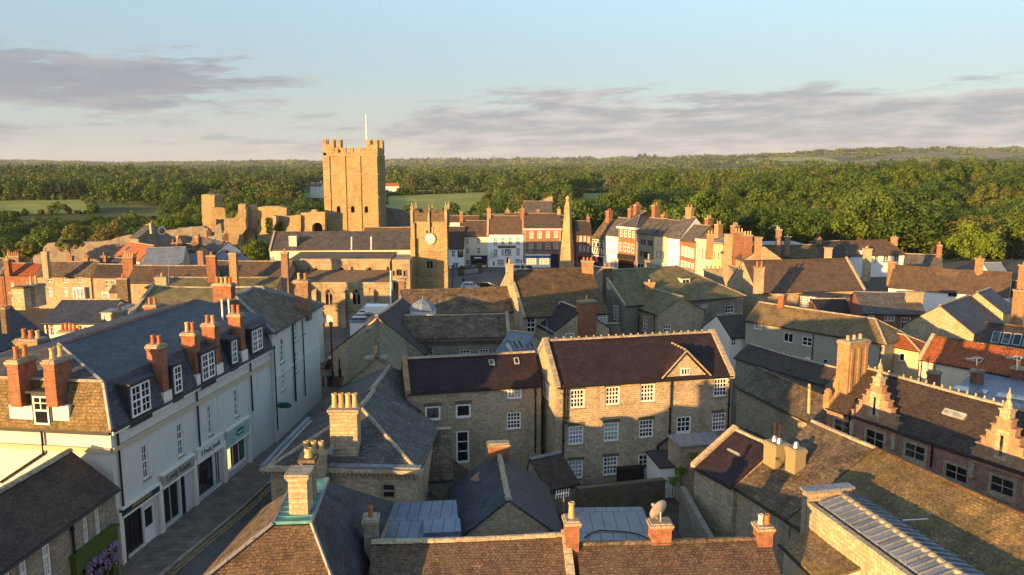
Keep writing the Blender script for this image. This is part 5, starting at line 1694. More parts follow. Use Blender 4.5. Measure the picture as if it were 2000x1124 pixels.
# two storey vestry wing towards the tower
VY = AY + 2
vx0, vx1 = cz(1735, 0, VY)[0], cz(2000, 0, VY)[0]
b = Bag(); b.box((vx0, VY, -2), V3(vx1 - vx0, 0, 0), V3(0, 8, 0), V3(0, 0, cz(0, 60, VY)[2] + 2)); vw = b.build('vestry_wall', ['ashlar'], ch)
for (a, c, e, f) in ((1745, 222, 1775, 300), (1805, 205, 1838, 292), (1852, 205, 1885, 292), (1910, 222, 1942, 300), (1755, 410, 1795, 505), (1800, 410, 1838, 505)):
    b = Bag(); p0, p1 = cz(a, f, VY), cz(e, c, VY); b.box((p0[0], VY - .05, p0[2]), V3(p1[0] - p0[0], 0, 0), V3(0, .048, 0), V3(0, 0, p1[2] - p0[2]), 1)
    for q in (p0[0] - .12, p1[0]): b.box((q, VY - .12, p0[2] - .1), V3(.12, 0, 0), V3(0, .118, 0), V3(0, 0, p1[2] - p0[2] + .2))
    b.box((p0[0], VY - .12, p1[2]), V3(p1[0] - p0[0], 0, 0), V3(0, .118, 0), V3(0, 0, .12)); b.build('window', ['stone_pale', 'glass'], ch)
o_ = thing('church_flagpole', 'white flagpole standing against the church vestry wall', 'flagpole', cz(1712, 670, AY - 1)); b = Bag(); b.tube(cz(1712, 670, AY - 1.2) - UPV * 3, cz(1715, 245, AY - 1.2), .13, 7, 0, .09); b.build('pole', ['pure_white'], o_); b = Bag(); p = cz(1715, 245, AY - 1.2); b.lathe(p, [(.14, p[2]), (.14, p[2] + .12), (.02, p[2] + .25)], 6); b.build('finial', ['pure_white'], o_)

# ================================================================== clock tower
TY = 134.0
dz_ = lambda x, y, Y=TY: on_y(px('D', x, y), Y)
ct = thing('clock_tower', 'square stone church clock tower with pinnacles and round white clock face', 'church tower', dz_(325, 1040))
tx0, tx1 = dz_(150, 600)[0], dz_(508, 600)[0]
TD = tx1 - tx0
T_top = dz_(330, 305)[2]
b = Bag()
b.box((tx0, TY, -2), V3(TD, 0, 0), V3(0, TD, 0), V3(0, 0, T_top + 2)); b.build('wall', ['castle_stone'], ct)
pb_ = dz_(330, 200)[2]
b = Bag()
for (p, q, w_, d_) in ((-.12, -.12, TD + .24, .5), (-.12, TD - .38, TD + .24, .5), (-.12, .38, .5, TD - .76), (TD - .38, .38, .5, TD - .76)):
    b.box((tx0 + p, TY + q, T_top), V3(w_, 0, 0), V3(0, d_, 0), V3(0, 0, pb_ - T_top))
b.build('parapet', ['dark_stone'], ct)
for k, (a, c) in enumerate(((160, 212), (262, 300), (345, 388), (440, 485))):
    for yy in (TY - .1, TY + TD - .4):
        b = Bag(); b.box((dz_(a, 0)[0], yy, pb_), V3(dz_(c, 0)[0] - dz_(a, 0)[0], 0, 0), V3(0, .45, 0), V3(0, 0, dz_(0, 172)[2] - pb_)); b.build('merlon', ['dark_stone'], ct)
    for xx in (tx0 - .1, tx1 - .35):
        b = Bag(); b.box((xx, TY + TD * (.1 + .23 * k), pb_), V3(.45, 0, 0), V3(0, TD * .13, 0), V3(0, 0, dz_(0, 172)[2] - pb_)); b.build('merlon', ['dark_stone'], ct)
zt_ = dz_(330, 72)[2]
def pinn(x, y, z0, z1, r=.28):
    b = Bag(); b.cbox(V3(x, y, 0), KU, KN, r, r, z0, z1 - 1.6)
    for kx_ in (-1, 1):
        for ky_ in (-1, 1): b.cbox(V3(x + kx_ * r * .7, y + ky_ * r * .7, 0), KU, KN, r * .25, r * .25, z1 - 1.6, z1 - .9)
    b.mesh([(x - r * .7, y - r * .7, z1 - 1.6), (x + r * .7, y - r * .7, z1 - 1.6), (x + r * .7, y + r * .7, z1 - 1.6), (x - r * .7, y + r * .7, z1 - 1.6), (x, y, z1)], [(0, 1, 4), (1, 2, 4), (2, 3, 4), (3, 0, 4)])
    b.build('pinnacle', ['ashlar'], ct)
for x in (tx0 - .1, tx1 + .1):
    for y in (TY - .1, TY + TD + .1): pinn(x, y, T_top - 1, zt_, .21)
for x, y in (((tx0 + tx1) / 2, TY - .25), ((tx0 + tx1) / 2, TY + TD + .25), (tx0 - .25, TY + TD / 2), (tx1 + .25, TY + TD / 2)): pinn(x, y, T_top - 1.6, zt_ - .3, .16)
for a, e in ((112, 168), (495, 525)):
    b = Bag(); w_ = dz_(e, 0)[0] - dz_(a, 0)[0]; x0 = dz_(a, 0)[0]
    b.box((x0, TY - .9, -2), V3(w_, 0, 0), V3(0, .9, 0), V3(0, 0, dz_(0, 780)[2] + 2)); b.box((x0 + .05, TY - .6, dz_(0, 780)[2]), V3(w_ - .1, 0, 0), V3(0, .6, 0), V3(0, 0, dz_(0, 480)[2] - dz_(0, 780)[2])); b.box((x0 + .1, TY - .35, dz_(0, 480)[2]), V3(w_ - .2, 0, 0), V3(0, .35, 0), V3(0, 0, dz_(0, 310)[2] - dz_(0, 480)[2]))
    b.build('buttress', ['castle_stone'], ct)
for yy in (305, 632, 885):
    b = Bag(); b.box((tx0 - .1, TY - .14, dz_(0, yy)[2] - .1), V3(TD + .2, 0, 0), V3(0, .137, 0), V3(0, 0, .2)); b.box((tx1 + .002, TY, dz_(0, yy)[2] - .1), V3(.14, 0, 0), V3(0, TD, 0), V3(0, 0, .2)); b.build('string_course', ['coping'], ct)
cc = dz_(333, 488); cr_ = dz_(333 + 63, 488)[0] - cc[0]
b = Bag(); b.disc(cc + V3(0, -.06, 0), (0, -1, 0), cr_, .1, 32); ck = b.build('clock_face', ['clock_white'], ct)
b = Bag()
for k in range(32):
    t0, t1 = 2 * math.pi * k / 32, 2 * math.pi * (k + 1) / 32
    q = [cc + V3(math.cos(t) * r_, -.13, math.sin(t) * r_) for t, r_ in ((t0, cr_ * .94), (t1, cr_ * .94), (t1, cr_ * 1.06), (t0, cr_ * 1.06))]
    b.prism(q, V3(0, -.09, 0))
b.build('clock_rim', ['coping'], ck)
NUM = ['XII', 'I', 'II', 'III', 'IIII', 'V', 'VI', 'VII', 'VIII', 'IX', 'X', 'XI']
b = Bag()
for k, t_ in enumerate(NUM):
    a = math.pi / 2 - k * math.pi / 6
    rad, tan = V3(math.cos(a), 0, math.sin(a)), V3(-math.sin(a), 0, math.cos(a))
    n_ = len(t_)
    for i, chh in enumerate(t_):
        o_ = cc + V3(0, -.165, 0) + rad * cr_ * .62 - tan * ((i - (n_ - 1) / 2) * cr_ * .085)
        hgt = rad * cr_ * .26
        for sl_ in ((0,) if chh == 'I' else (-1, 1)):
            lean = tan * (sl_ * cr_ * .035)
            b.box(o_ + (lean if chh == 'V' else -lean if False else lean * .0) - tan * cr_ * .025, tan * cr_ * .05, V3(0, -.015, 0), hgt + (lean * 2 if chh == 'X' else -lean if chh == 'V' else 0))
b.build('numerals', ['timber_black'], ck)
for a, ln, wd, nm in ((math.pi / 2 - R(163), .45, .1, 'hour_hand'), (math.pi / 2 - R(160), .66, .06, 'minute_hand')):
    d_ = V3(math.cos(a), 0, math.sin(a)); t_ = V3(-math.sin(a), 0, math.cos(a))
    b = Bag(); b.prism([cc + V3(0, -.2, 0) - t_ * wd * cr_ - d_ * .1, cc + V3(0, -.2, 0) + t_ * wd * cr_ - d_ * .1, cc + V3(0, -.2, 0) + d_ * ln * cr_], V3(0, -.03, 0)); b.build(nm, ['timber_black'], ck)
def twolight(a, c, e, f):
    b = Bag(); p0, p1 = dz_(a, f), dz_(e, c); w_ = p1[0] - p0[0]; hh = p1[2] - p0[2]
    b.box((p0[0] - .2, TY - .1, p0[2] - .2), V3(w_ + .4, 0, 0), V3(0, .098, 0), V3(0, 0, hh + .4))
    b.box((p0[0] - .3, TY - .2, p1[2] + .2), V3(w_ + .6, 0, 0), V3(0, .198, 0), V3(0, 0, .15))
    o_ = b.build('window', ['stone_pale'], ct)
    b = Bag()
    for k in (0, 1):
        x0 = p0[0] + k * w_ / 2 + .06; w2 = w_ / 2 - .12
        b.prism([(x0, TY - .1, p0[2]), (x0 + w2, TY - .1, p0[2]), (x0 + w2, TY - .1, p1[2] - w2 * .8), (x0 + w2 / 2, TY - .1, p1[2]), (x0, TY - .1, p1[2] - w2 * .8)], V3(0, -.01, 0))
    b.build('pane', ['glass'], o_)
twolight(300, 722, 372, 810); twolight(290, 385, 358, 425)

# ================================================================== obelisk
OY = 190.0
ob = thing('obelisk', 'tall tapering stone obelisk with ball finial in the market square', 'obelisk', on_y((1107, 530), OY))
c = on_y((1107.5, 530), OY); zt_ = on_y((1110, 394), OY)[2]
def ring(r, z, ro=R(22)): return [(c[0] + r * math.cos(ro + k * math.pi / 2), OY + r * math.sin(ro + k * math.pi / 2), z) for k in range(4)]
b = Bag(); prof = [(2.35, -1.0), (2.35, .6), (2.1, .7), (0.86, zt_ - 1.3), (.62, zt_ - .4), (.4, zt_)]
for (r0, z0), (r1, z1) in zip(prof, prof[1:]):
    p, q = ring(r0, z0), ring(r1, z1)
    for k in range(4): b.poly([p[k], p[(k + 1) % 4], q[(k + 1) % 4], q[k]])
b.build('shaft', ['castle_stone'], ob)
b = Bag(); b.lathe(c, [(.35, zt_), (.55, zt_ + .15), (.3, zt_ + .35), (.5, zt_ + .6), (.55, zt_ + .85), (.4, zt_ + 1.1), (.12, zt_ + 1.3), (.05, zt_ + 1.5)], 12); b.build('finial', ['stone_pale'], ob)
b = Bag(); b.cbox(c, KU, KN, 3.2, 3.2, -1, .25); b.cbox(c, KU, KN, 2.7, 2.7, .25, .5); b.build('plinth', ['ashlar'], ob)

# ================================================================== houses on the far side of the square
def inn(name, label, c, E0, E1, Y, ridge=None, **k):
    a, b_ = on_y(px(c, *E0), Y), on_y(px(c, *E1), Y)
    return House(name, label, k.pop('cat', 'house'), c, E0, E1, float((a[2] + b_[2]) / 2), ridge=ridge, ends=(a, b_), **k)
h = inn('low_white_shop', 'low white shop with steep dark roof and dark square sign, right beside the clock tower', 'w', (-30, 266), (270, 262), 199, pitch=48, hd=4.5, wall='pure_white', roof='dark_tile')
h.w('F', 2, 4, [(90, 300, 142, 386), (108, 478, 190, 572)], pane='glass')
h.w('F', 1, 1, [(30, 520, 60, 615)], kind='door', sill=None)
r = h.rect('F', (178, 300, 260, 396)); b = Bag(); b.box(h.uvz('F', r[0], r[1], .01), h.u * (r[2] - r[0]), h.n * .07, UPV * (r[3] - r[1])); ps = b.build('wall_sign', ['timber_black'], h.root)
b = Bag(); b.box(h.uvz('F', r[0] + .3, r[1] + .55, .085), h.u * (r[2] - r[0] - .6), h.n * .012, UPV * .12); b.disc(h.uvz('F', (r[0] + r[2]) / 2, r[1] + 1.3, .085), h.n, .28, .015, 14); b.build('sign_emblem', ['gold_letter'], h.root)
h.done()
h = inn('cream_shop_house', 'cream house with a navy blue shopfront left of the white inn', 'w', (205, 92), (618, 74), 202, pitch=40, hd=4.2, wall='cream_render', roof='brown_tile', cop='R', copm='stone_pale', zb=-1)
h.w('F', 2, 4, [(300, 118, 346, 192), (460, 114, 508, 186), (300, 264, 350, 346), (460, 260, 510, 342), (298, 440, 360, 560)], pane='glass')
r = h.rect('F', (366, 368, 614, 550)); b = Bag(); b.box(h.uvz('F', r[0], r[3] - 1.2, .004), h.u * (r[2] - r[0]), h.n * .3, UPV * 1.2)
for q in (r[0], (r[0] + r[2]) / 2 - .15, r[2] - .3): b.box(h.uvz('F', q, -.5, .004), h.u * .3, h.n * .2, UPV * (r[3] - .7))
sf = b.build('shopfront', ['navy_paint'], h.root)
h.w('F', 2, 1, [(r[0] + .35, .6, r[2] - .35, r[3] - 1.3)], m=True, frame='navy_paint', pane='glass', sill=None)
b = Bag(); b.box(h.uvz('F', r[0] + .9, r[3] - .75, .31), h.u * 1.9, h.n * .02, UPV * .3); b.build('white_sign_panel', ['white_paint'], sf)
h.stack(h.P(.3, 4.2, 0), h.zr - 2, h.zr + 2.4, 1.4, .9, 'brick', 0, along='n'); h.done()
h = inn('white_inn', 'white three-storey inn with THE BISHOP BLAIZE on its black sign board', 'w', (618, 58), (1140, 44), 202, pitch=42, hd=4.6, wall='pure_white', roof='brown_tile', cop='LR', copm='stone_pale', cat='inn', zb=-1)
h.w('F', 2, 2, [(702, 108, 762, 220), (814, 105, 870, 210), (924, 102, 980, 206), (1034, 98, 1090, 206), (702, 280, 762, 382), (818, 280, 858, 370), (926, 275, 966, 366), (1034, 260, 1090, 366)], pane='pale_glass')
h.w('F', 2, 2, [(756, 428, 858, 515), (1018, 416, 1090, 500)], pane='pale_glass', fw=.12)
h.w('F', 1, 1, [(690, 460, 724, 524), (1096, 430, 1122, 500)], pane='glass', sill=None)
h.w('F', 1, 1, [(894, 400, 940, 540)], kind='door', frame='dark_paint', sill=None)
r = h.rect('F', (766, 226, 1030, 262)); b = Bag(); b.box(h.uvz('F', r[0], r[1], .01), h.u * (r[2] - r[0]), h.n * .1, UPV * (r[3] - r[1])); sb = b.build('sign_board', ['timber_black'], h.root)
letters('THE BISHOP BLAIZE', h.uvz('F', (r[0] + r[2]) / 2, (r[1] + r[3]) / 2, .115), h.u, UPV, .6, 'gold_letter', sb, width=(r[2] - r[0]) * .88)
r = h.rect('F', (872, 278, 926, 370)); b = Bag(); b.box(h.uvz('F', r[0], r[1], .01), h.u * (r[2] - r[0]), h.n * .12, UPV * (r[3] - r[1])); pb2 = b.build('picture_board', ['navy_paint'], h.root)
b = Bag(); cq = h.uvz('F', (r[0] + r[2]) / 2, 0, .135); b.prism([cq + h.u * x_ + UPV * (r[1] + (r[3] - r[1]) * y_) for x_, y_ in ((-.35, .05), (.35, .05), (.25, .5), (.12, .62), (-.12, .62), (-.25, .5))], h.n * .015); b.disc(cq + UPV * (r[1] + (r[3] - r[1]) * .74), h.n, .22, .015, 12); b.build('picture_figure', ['curtain_pale'], h.root)
b = Bag(); a, z = h.at('F', 700, 280); b.box(h.uvz('F', a - .5, z - 2.2, .3), h.u * .08, h.n * 1.2, UPV * 1.7); b.build('hanging_sign', ['brown_wood'], h.root)
h.stack(h.P(.2, 4.6, 0), h.zr - 2, h.zr + 2.0, 1.6, 1.0, 'brick_buff', 1, along='n'); h.stack(h.P(h.L - .2, 4.6, 0), h.zr - 2, h.zr + 2.0, 1.9, 1.0, 'brick', 3, along='n')
h.done()
h = inn('brown_brick_townhouse', 'brown brick townhouse with white quoins and a blue fronted shop, right of the inn', 'w', (1152, -22), (1690, -26), 202, pitch=36, hd=4.8, wall='brick_brown', roof='brown_tile', zb=-1)
h.w('F', 3, 4, [(1228, 24, 1285, 118), (1348, 22, 1405, 118), (1470, 20, 1525, 112), (1588, 14, 1645, 108), (1222, 196, 1280, 312), (1344, 190, 1402, 305), (1468, 186, 1525, 300), (1586, 180, 1645, 296)], pane='glass', fw=.13)
r = h.rect('F', (1172, 352, 1535, 540)); b = Bag(); b.box(h.uvz('F', r[0], r[1], .004), h.u * (r[2] - r[0]), h.n * .8, UPV * (r[3] - r[1] - .9)); b.box(h.uvz('F', r[0], r[3] - .25, .004), h.u * (r[2] - r[0]), h.n * .95, UPV * .25); sf = b.build('shopfront', ['white_paint'], h.root)
b = Bag(); b.box(h.uvz('F', r[0] + .2, r[3] - .9, .004), h.u * (r[2] - r[0] - .4), h.n * .9, UPV * .63); b.build('shop_fascia', ['blue_paint'], sf)
b = Bag()
n_ = 9
for k in range(n_):
    if k == 4: continue
    for j in range(3): b.box(h.uvz('F', r[0] + .25 + (r[2] - r[0] - .5) * k / n_, r[1] + .75 + j * .62, .805), h.u * ((r[2] - r[0] - .5) / n_ - .12), h.n * .015, UPV * .54)
b.build('pane', ['shop_light'], sf)
r2_ = h.rect('F', (1540, 345, 1685, 525)); b = Bag(); b.box(h.uvz('F', r2_[0], -.5, .004), h.u * (r2_[2] - r2_[0] - .5), h.n * .3, UPV * (r2_[3] + .5)); b.build('dark_shopfront', ['navy_paint'], h.root)
b = Bag()
for e in (0, h.L - .5):
    b = Bag()
    z = -.5; k = 0
    while z < h.ze - .6:
        w_ = .5 if k % 2 else .36
        b.box(h.uvz('F', e + (0 if e == 0 else .5 - w_), z, .003), h.u * w_, h.n * .05, UPV * .48); z += .48; k += 1
    QB = b.build('quoins', ['stone_pale'], h.root)
h.band('F', -.2, h.ze - .35, h.L + .2, h.ze - .03, .35, 'white_paint', 'cornice'); h.band('F', 0, 4.2, h.L, 4.5, .15, 'dark_stone', 'string_course')
h.stack(h.P(h.L * .97, 4.8, 0), h.zr - 2, h.zr + 1.2, 1.0, .8, 'stone', 1)
h.done()
# roofs behind that row
for nm, lb, c, e0, e1, Y, ry, wl, rf, st in (
    ('white_back_cottage', 'white cottage with brown roof peeping behind the clock tower', 'h', (60, 350), (318, 350), 222, 318, 'white_render', 'brown_tile', ()),
    ('brick_back_house', 'red tiled back house with clustered brick chimneys behind the white inn', 'h', (505, 330), (665, 330), 224, 296, 'brick', 'brown_tile', ((530, 268, 1), (600, 290, 3), (625, 296, 2))),
    ('chimneyed_back_house', 'back house with a row of pots behind the brown brick townhouse', 'h', (680, 348), (935, 346), 226, 322, 'stone', 'grey_slate', ((712, 318, 4), (752, 262, 0), (880, 310, 2), (935, 300, 0))),
    ('white_long_back_range', 'low white wall range behind the cream shop house', 'h', (350, 338), (500, 338), 226, 322, 'cream_render', 'brown_tile', ((420, 312, 2),))):
    a, b_ = on_y(px(c, *e0), Y), on_y(px(c, *e1), Y)
    h = House(nm, lb, 'house', c, e0, e1, float((a[2] + b_[2]) / 2), ends=(a, b_), pitch=36, hd=max(2.0, float(on_y(px(c, e0[0], ry), Y + 4)[2] - a[2]) / math.tan(R(36))), zb=-6, wall=wl, roof=rf)
    for sx, sy, np_ in st:
        q = on_y(px(c, sx, sy), Y + 3); h.stack(V3(q[0], q[1], 0), q[2] - 4, float(q[2]), .9 + .25 * np_, .8, 'brick', np_, 'buff_clay', 'u', .6)
    h.done()
h = inn('dark_slate_barn', 'dark grey barn roof behind the townhouses, beside the ivy clad ruin', 'h', (645, 325), (860, 325), 250, pitch=40, hd=6, wall='stone_grey', roof='grey_slate', cat='barn', zb=-8); h.done()
ruin('ivy_clad_ruin_tower', 'small ruined stone tower among the trees above the market roofs', 'h', 300, 4, [(795, 185), (812, 180), (830, 172), (858, 166), (860, 330), (848, 330), (842, 230), (835, 200), (815, 205), (808, 235), (795, 235)], 'castle_stone', .15, 'ruin')
iv = Bag()
for k in range(500):
    p = on_y(px('h', 822 + random.uniform(-1, 1) * 32, 200 + random.random() ** .8 * 120), 298.5 - random.random())
    a = unit(np.random.RandomState(k).normal(size=3)); c_ = unit(np.cross(a, V3(0.2, 0.3, 1))); iv.poly([p, p + c_ * .7, p + c_ * .7 + np.cross(a, c_) * .7, p + np.cross(a, c_) * .7])
tag(iv.build('ivy', ['leaf'], None, on_y(px('h', 822, 320), 298)), 'dark green ivy hanging on the small ruined tower among the trees', 'ivy')

# ================================================================== row on the right side of the square (runs towards us)
RO, RD = V3(19.5, 205.5, 0), unit(V3(.566, -.824, 0))
def onrow(x):
    d = ray(x, 500); d = V3(d[0], d[1], 0); m_ = np.array([[d[0], -RD[0]], [d[1], -RD[1]]]); t = np.linalg.solve(m_, RO[:2]); return V3(d[0] * t[0], d[1] * t[0], 0)
def rowh(name, label, x0, x1, ye, hd=4.5, pitch=38, **k):
    p0, p1 = px('A', x0, ye), px('A', x1, ye)
    a, b_ = onrow(p0[0]), onrow(p1[0])
    ze = float(on_plane(p0, a, unit(-a))[2])
    return House(name, label, 'house', 'A', (x0, ye), (x1, ye), ze, ends=(a, b_), hd=hd, pitch=pitch, zb=-1, **k)
h = inn('dark_brick_corner_house', 'dark brown brick house with white windows, leftmost of the row right of the obelisk', 'A', (112, 258), (312, 270), 206, hd=4, pitch=38, wall='brick_dark', roof='dark_tile', zb=-1)
h.w('F', 2, 4, [(148, 285, 178, 360), (203, 288, 232, 364), (254, 300, 284, 374), (146, 402, 176, 490), (198, 412, 228, 495), (250, 420, 280, 505)], pane='pale_glass')
h.w('F', 2, 1, [(130, 560, 190, 640), (215, 570, 290, 645)], frame='navy_paint', pane='glass', sill=None)
h.stack(h.P(h.L * .85, 4, 0), h.zr - 1, h.zr + 1.2, .9, .8, 'brick_dark', 2); h.done()
h = rowh('timber_framed_house', 'black and white timber-framed house squeezed between dark brick and white houses', 312, 484, 305, wall='pure_white', roof='stone_slate', pitch=44)
b = Bag()
for k in range(8): b.box(h.uvz('F', h.L * k / 7 - (.12 if k else 0), 3.2, .003), h.u * .2, h.n * .06, UPV * (h.ze - 3.2))
for z in (3.1, 5.0, 6.6, h.ze - .3): b.box(h.uvz('F', 0, z, .066), h.u * h.L, h.n * .05, UPV * .24)
for k in range(5): b.prism([h.uvz('F', h.L * (.1 + .17 * k), 3.4, .01), h.uvz('F', h.L * (.1 + .17 * k) + .2, 3.4, .01), h.uvz('F', h.L * (.18 + .17 * k) + .2, 4.9, .01), h.uvz('F', h.L * (.18 + .17 * k), 4.9, .01)], h.n * .05)
b.build('timber_frame', ['timber_black'], h.root)
h.grid('F', 3, 1, h.L * .2, h.L * .8, 5.8, 5.8, .7, 1.0, 2, 2, frame='timber_black', sill=None)
h.w('F', 3, 1, [(.4, .3, h.L - .4, 2.8)], m=True, frame='red_paint', pane='glass', sill=None)
h.stack(h.P(h.L * .3, 4.5, 0), h.zr - 2, h.zr + 2.4, 1.4, 1.2, 'brick', 2); h.done()
h = rowh('plain_white_house', 'plain white house with four small windows left of the tall red brick house', 486, 668, 265, wall='pure_white', roof='grey_slate', pitch=42)
h.w('F', 2, 4, [(553, 318, 580, 372), (610, 328, 642, 382), (550, 450, 576, 522), (604, 455, 638, 528)], pane='glass', sill=None)
h.w('F', 2, 2, [(572, 590, 600, 705), (612, 600, 652, 712)], frame='white_paint', pane='pale_glass', sill=None)
h.stack(h.P(h.L * .9, 4.5, 0), h.zr - 2, h.zr + 2.5, 1.2, 1.0, 'brick', 2); h.done()
h = rowh('tall_red_brick_house', 'tall red brick house with white arched windows and heavy white cornice over a dark shopfront', 668, 900, 150, wall='brick', roof='grey_slate', pitch=33, hd=5.5, hl=4, hr=4, rm='lead')
h.w('F', 2, 2, [(697, 198, 728, 294), (750, 202, 784, 300), (804, 212, 840, 304), (862, 222, 894, 314), (692, 365, 720, 490), (744, 370, 778, 500), (798, 380, 830, 510), (853, 390, 886, 522)], pane='glass', fw=.16)
h.band('F', -.3, h.ze - .5, h.L + .3, h.ze - .04, .5, 'white_paint', 'cornice'); h.band('R', 0, h.ze - .5, h.D, h.ze - .04, .4, 'white_paint', 'cornice')
h.grid('R', 2, 2, 2.0, 5.5, h.ze - 2.6, h.ze - 6.2, 1.0, 2.2, 2, 4, fw=.14)
h.w('F', 3, 1, [(.3, .2, h.L - .3, 2.9)], m=True, frame='timber_black', pane='glass', sill=None); h.band('F', 0, 3.0, h.L, 4.3, .3, 'timber_black', 'shop_fascia')
h.stack(h.P(h.L * .1, 5.5, 0), h.zr - 2, h.zr + 1.5, 1.6, 1.0, 'brick', 3); h.stack(h.P(h.L * .98, 6.5, 0), h.zr - 3, h.zr + 1.6, 1.6, 1.0, 'brick', 2); h.done()
h = rowh('grey_stone_house', 'plain weathered stone house with mullioned windows right of the tall red brick house', 905, 1148, 235, wall='stone_grey', roof='grey_slate', pitch=36)
h.w('F', 2, 2, [(978, 320, 1000, 402), (1012, 328, 1040, 408), (1072, 340, 1096, 420), (1105, 345, 1130, 428), (975, 480, 996, 560), (1010, 495, 1092, 590)], pane='glass', frame='dark_paint')
h.w('F', 2, 1, [(.6, 0, h.L * .45, 2.6), (h.L * .55, 0, h.L - .5, 2.6)], m=True, frame='white_paint', pane='glass', sill=None)
h.stack(h.P(h.L * .7, 5, 0), h.zr - 2, h.zr + 1, 1.4, .9, 'brick', 1); h.done()
h = rowh('yellow_cream_house', 'warm yellow-cream house over a sage green shopfront', 1150, 1322, 268, wall='yellow_render', roof='grey_slate', pitch=36)
h.w('F', 2, 4, [(1185, 335, 1206, 405), (1232, 342, 1252, 412), (1280, 350, 1298, 420), (1180, 470, 1204, 580), (1228, 480, 1250, 590), (1275, 488, 1296, 600)], pane='glass', frame='cream_render' if False else 'white_paint')
h.band('F', 0, 2.9, h.L, 3.6, .5, 'sage_paint', 'shop_fascia'); h.w('F', 3, 1, [(.3, .2, h.L - .3, 2.7)], m=True, frame='sage_paint', pane='pale_glass', sill=None)
h.done()
h = rowh('white_gabled_house', 'brilliant white house with bare stone gable left of the orange brick house', 1328, 1494, 300, wall='pure_white', roof='grey_slate', pitch=42, hd=5)
h.w('F', 2, 4, [(1372, 390, 1394, 470), (1420, 400, 1440, 480), (1366, 540, 1386, 625), (1412, 552, 1432, 635)], pane='pale_glass', sill=None)
h.stack(h.P(h.L * .5, 5, 0), h.zr - 2, h.zr + 2.2, 1.8, 1.0, 'brick_buff', 2, along='u'); h.done()
h = rowh('orange_brick_house', 'orange brick house with two rows of tall white sash windows', 1500, 1714, 340, wall='brick', roof='grey_slate', pitch=36)
h.w('F', 2, 4, [(1520, 415, 1552, 552), (1566, 425, 1600, 570), (1612, 440, 1646, 578), (1660, 455, 1692, 590), (1516, 610, 1546, 700), (1560, 620, 1590, 705), (1606, 635, 1640, 712), (1655, 650, 1690, 730)], pane='pale_glass', fw=.16)
h.stack(h.P(h.L * .6, 6, 0), h.zr - 3, h.zr + 1.6, 1.6, 1.0, 'brick', 2); h.done()
h = rowh('ivory_parapet_house', 'tall ivory rendered house with long narrow windows beside the orange brick house', 1716, 1928, 334, wall='pink_render', roof='lead', pitch=10, hd=5)
h.w('F', 1, 4, [(1750, 440, 1764, 580), (1796, 452, 1812, 596), (1840, 462, 1856, 610), (1886, 472, 1902, 622)], pane='glass', sill=None)
h.band('F', -.1, h.ze - .3, h.L + .1, h.ze + .25, .3, 'cream_render', 'cornice')
h.stack(h.P(h.L * .8, 3, 0), h.zr - 2, h.zr + 2.6, 1.5, 1.1, 'brick_buff', 2, 'buff_clay'); h.done()
h = rowh('buff_parapet_house', 'buff rendered house with projecting window hoods at the near end of the bright row', 1932, 2080, 375, wall='yellow_render', roof='lead', pitch=8, hd=5)
h.w('F', 1, 4, [(1955, 490, 1975, 600), (2010, 500, 2030, 620)], pane='glass')
h.band('F', -.1, h.ze - .3, h.L + .1, h.ze + .2, .3, 'stone_pale', 'cornice'); h.band('F', -.1, h.ze - 3.6, h.L + .1, h.ze - 3.3, .2, 'stone_pale', 'string_course')
h.stack(h.P(h.L * .9, 4, 0), h.zr - 2, h.zr + 3.0, 1.6, 1.2, 'brick', 3, 'buff_clay'); h.done()
# ================================================================== buildings placed from their ridge line
def ridge_house(name, label, cat, c, R0, R1, zr, hd, pitch, **k):
    a, b_ = on_z(px(c, *R0), zr), on_z(px(c, *R1), zr)
    d = unit(V3(b_[0] - a[0], b_[1] - a[1], 0)); n = V3(d[1], -d[0], 0)
    e0, e1 = k.pop('x0', 0), k.pop('x1', 0)
    return House(name, label, cat, c, R0, R1, zr - hd * math.tan(R(pitch)), ends=(a + n * hd - d * e0, b_ + n * hd + d * e1), hd=hd, pitch=pitch, **k)
def flat_house(name, label, cat, c, E0, E1, ze, D, wall, roof, **k):
    return House(name, label, cat, c, E0, E1, ze, hd=D / 2, pitch=2, wall=wall, roof=roof, flat=k.pop('flat', .02), **k)

# ------------------------------------------------------------------ the stone house in the middle
h = House('main_stone_house', 'large honey stone house with purple slate roof, small front gable and white sash windows', 'house', 'j', (322, 428), (1612, 342), 9.8, ridge=(250, 106), pitch=38, zb=0,
          wall='stone', roof='purple_slate', cop='LR', ov=.18, rm='coping')
sk = dict(kind='sash', lintel='dark_stone', fw=.1)
h.w('F', 4, 4, [(425, 458, 530, 586), (684, 438, 786, 563), (940, 418, 1042, 541), (1478, 378, 1572, 502), (932, 680, 1032, 802), (1468, 630, 1560, 752), (668, 950, 772, 1076)], pane='glass', **sk)
h.w('F', 4, 4, [(415, 726, 522, 853), (674, 700, 780, 828), (410, 978, 518, 1102)], pane='pale_glass', **sk)
h.w('F', 3, 3, [(1205, 655, 1306, 836), (925, 930, 1022, 1112)], kind='door', pane='glass', sill=None, name='door', fw=.12)
h.w('L', 3, 4, [(232, 388, 268, 535)], pane='pale_glass', kind='proud')
for xx, y0, y1 in ((376, 432, 1005), (398, 432, 700), (1162, 378, 800), (1592, 348, 745)): h.pipe('F', xx, y0, y1, .07)
b = Bag(); a, z = h.at('F', 1150, 800); a2, z2 = h.at('F', 1060, 940); b.tube(h.uvz('F', a, z, .12), h.uvz('F', a2, z + (z2 - z) * .4, .14), .1); b.tube(h.uvz('F', a2, z + (z2 - z) * .4, .14), h.uvz('F', a2, z2, .14), .1); b.build('drainpipe', ['black_iron'], h.root)
# roof fins along the ridge
b = Bag()
for k in range(int(h.L / .62)): b.box(h.P(.3 + k * .62, h.hd - .04, h.zr + .15), h.u * .09, -h.n * .08, UPV * .2)
b.build('ridge_fins', ['stone_pale'], h.root)
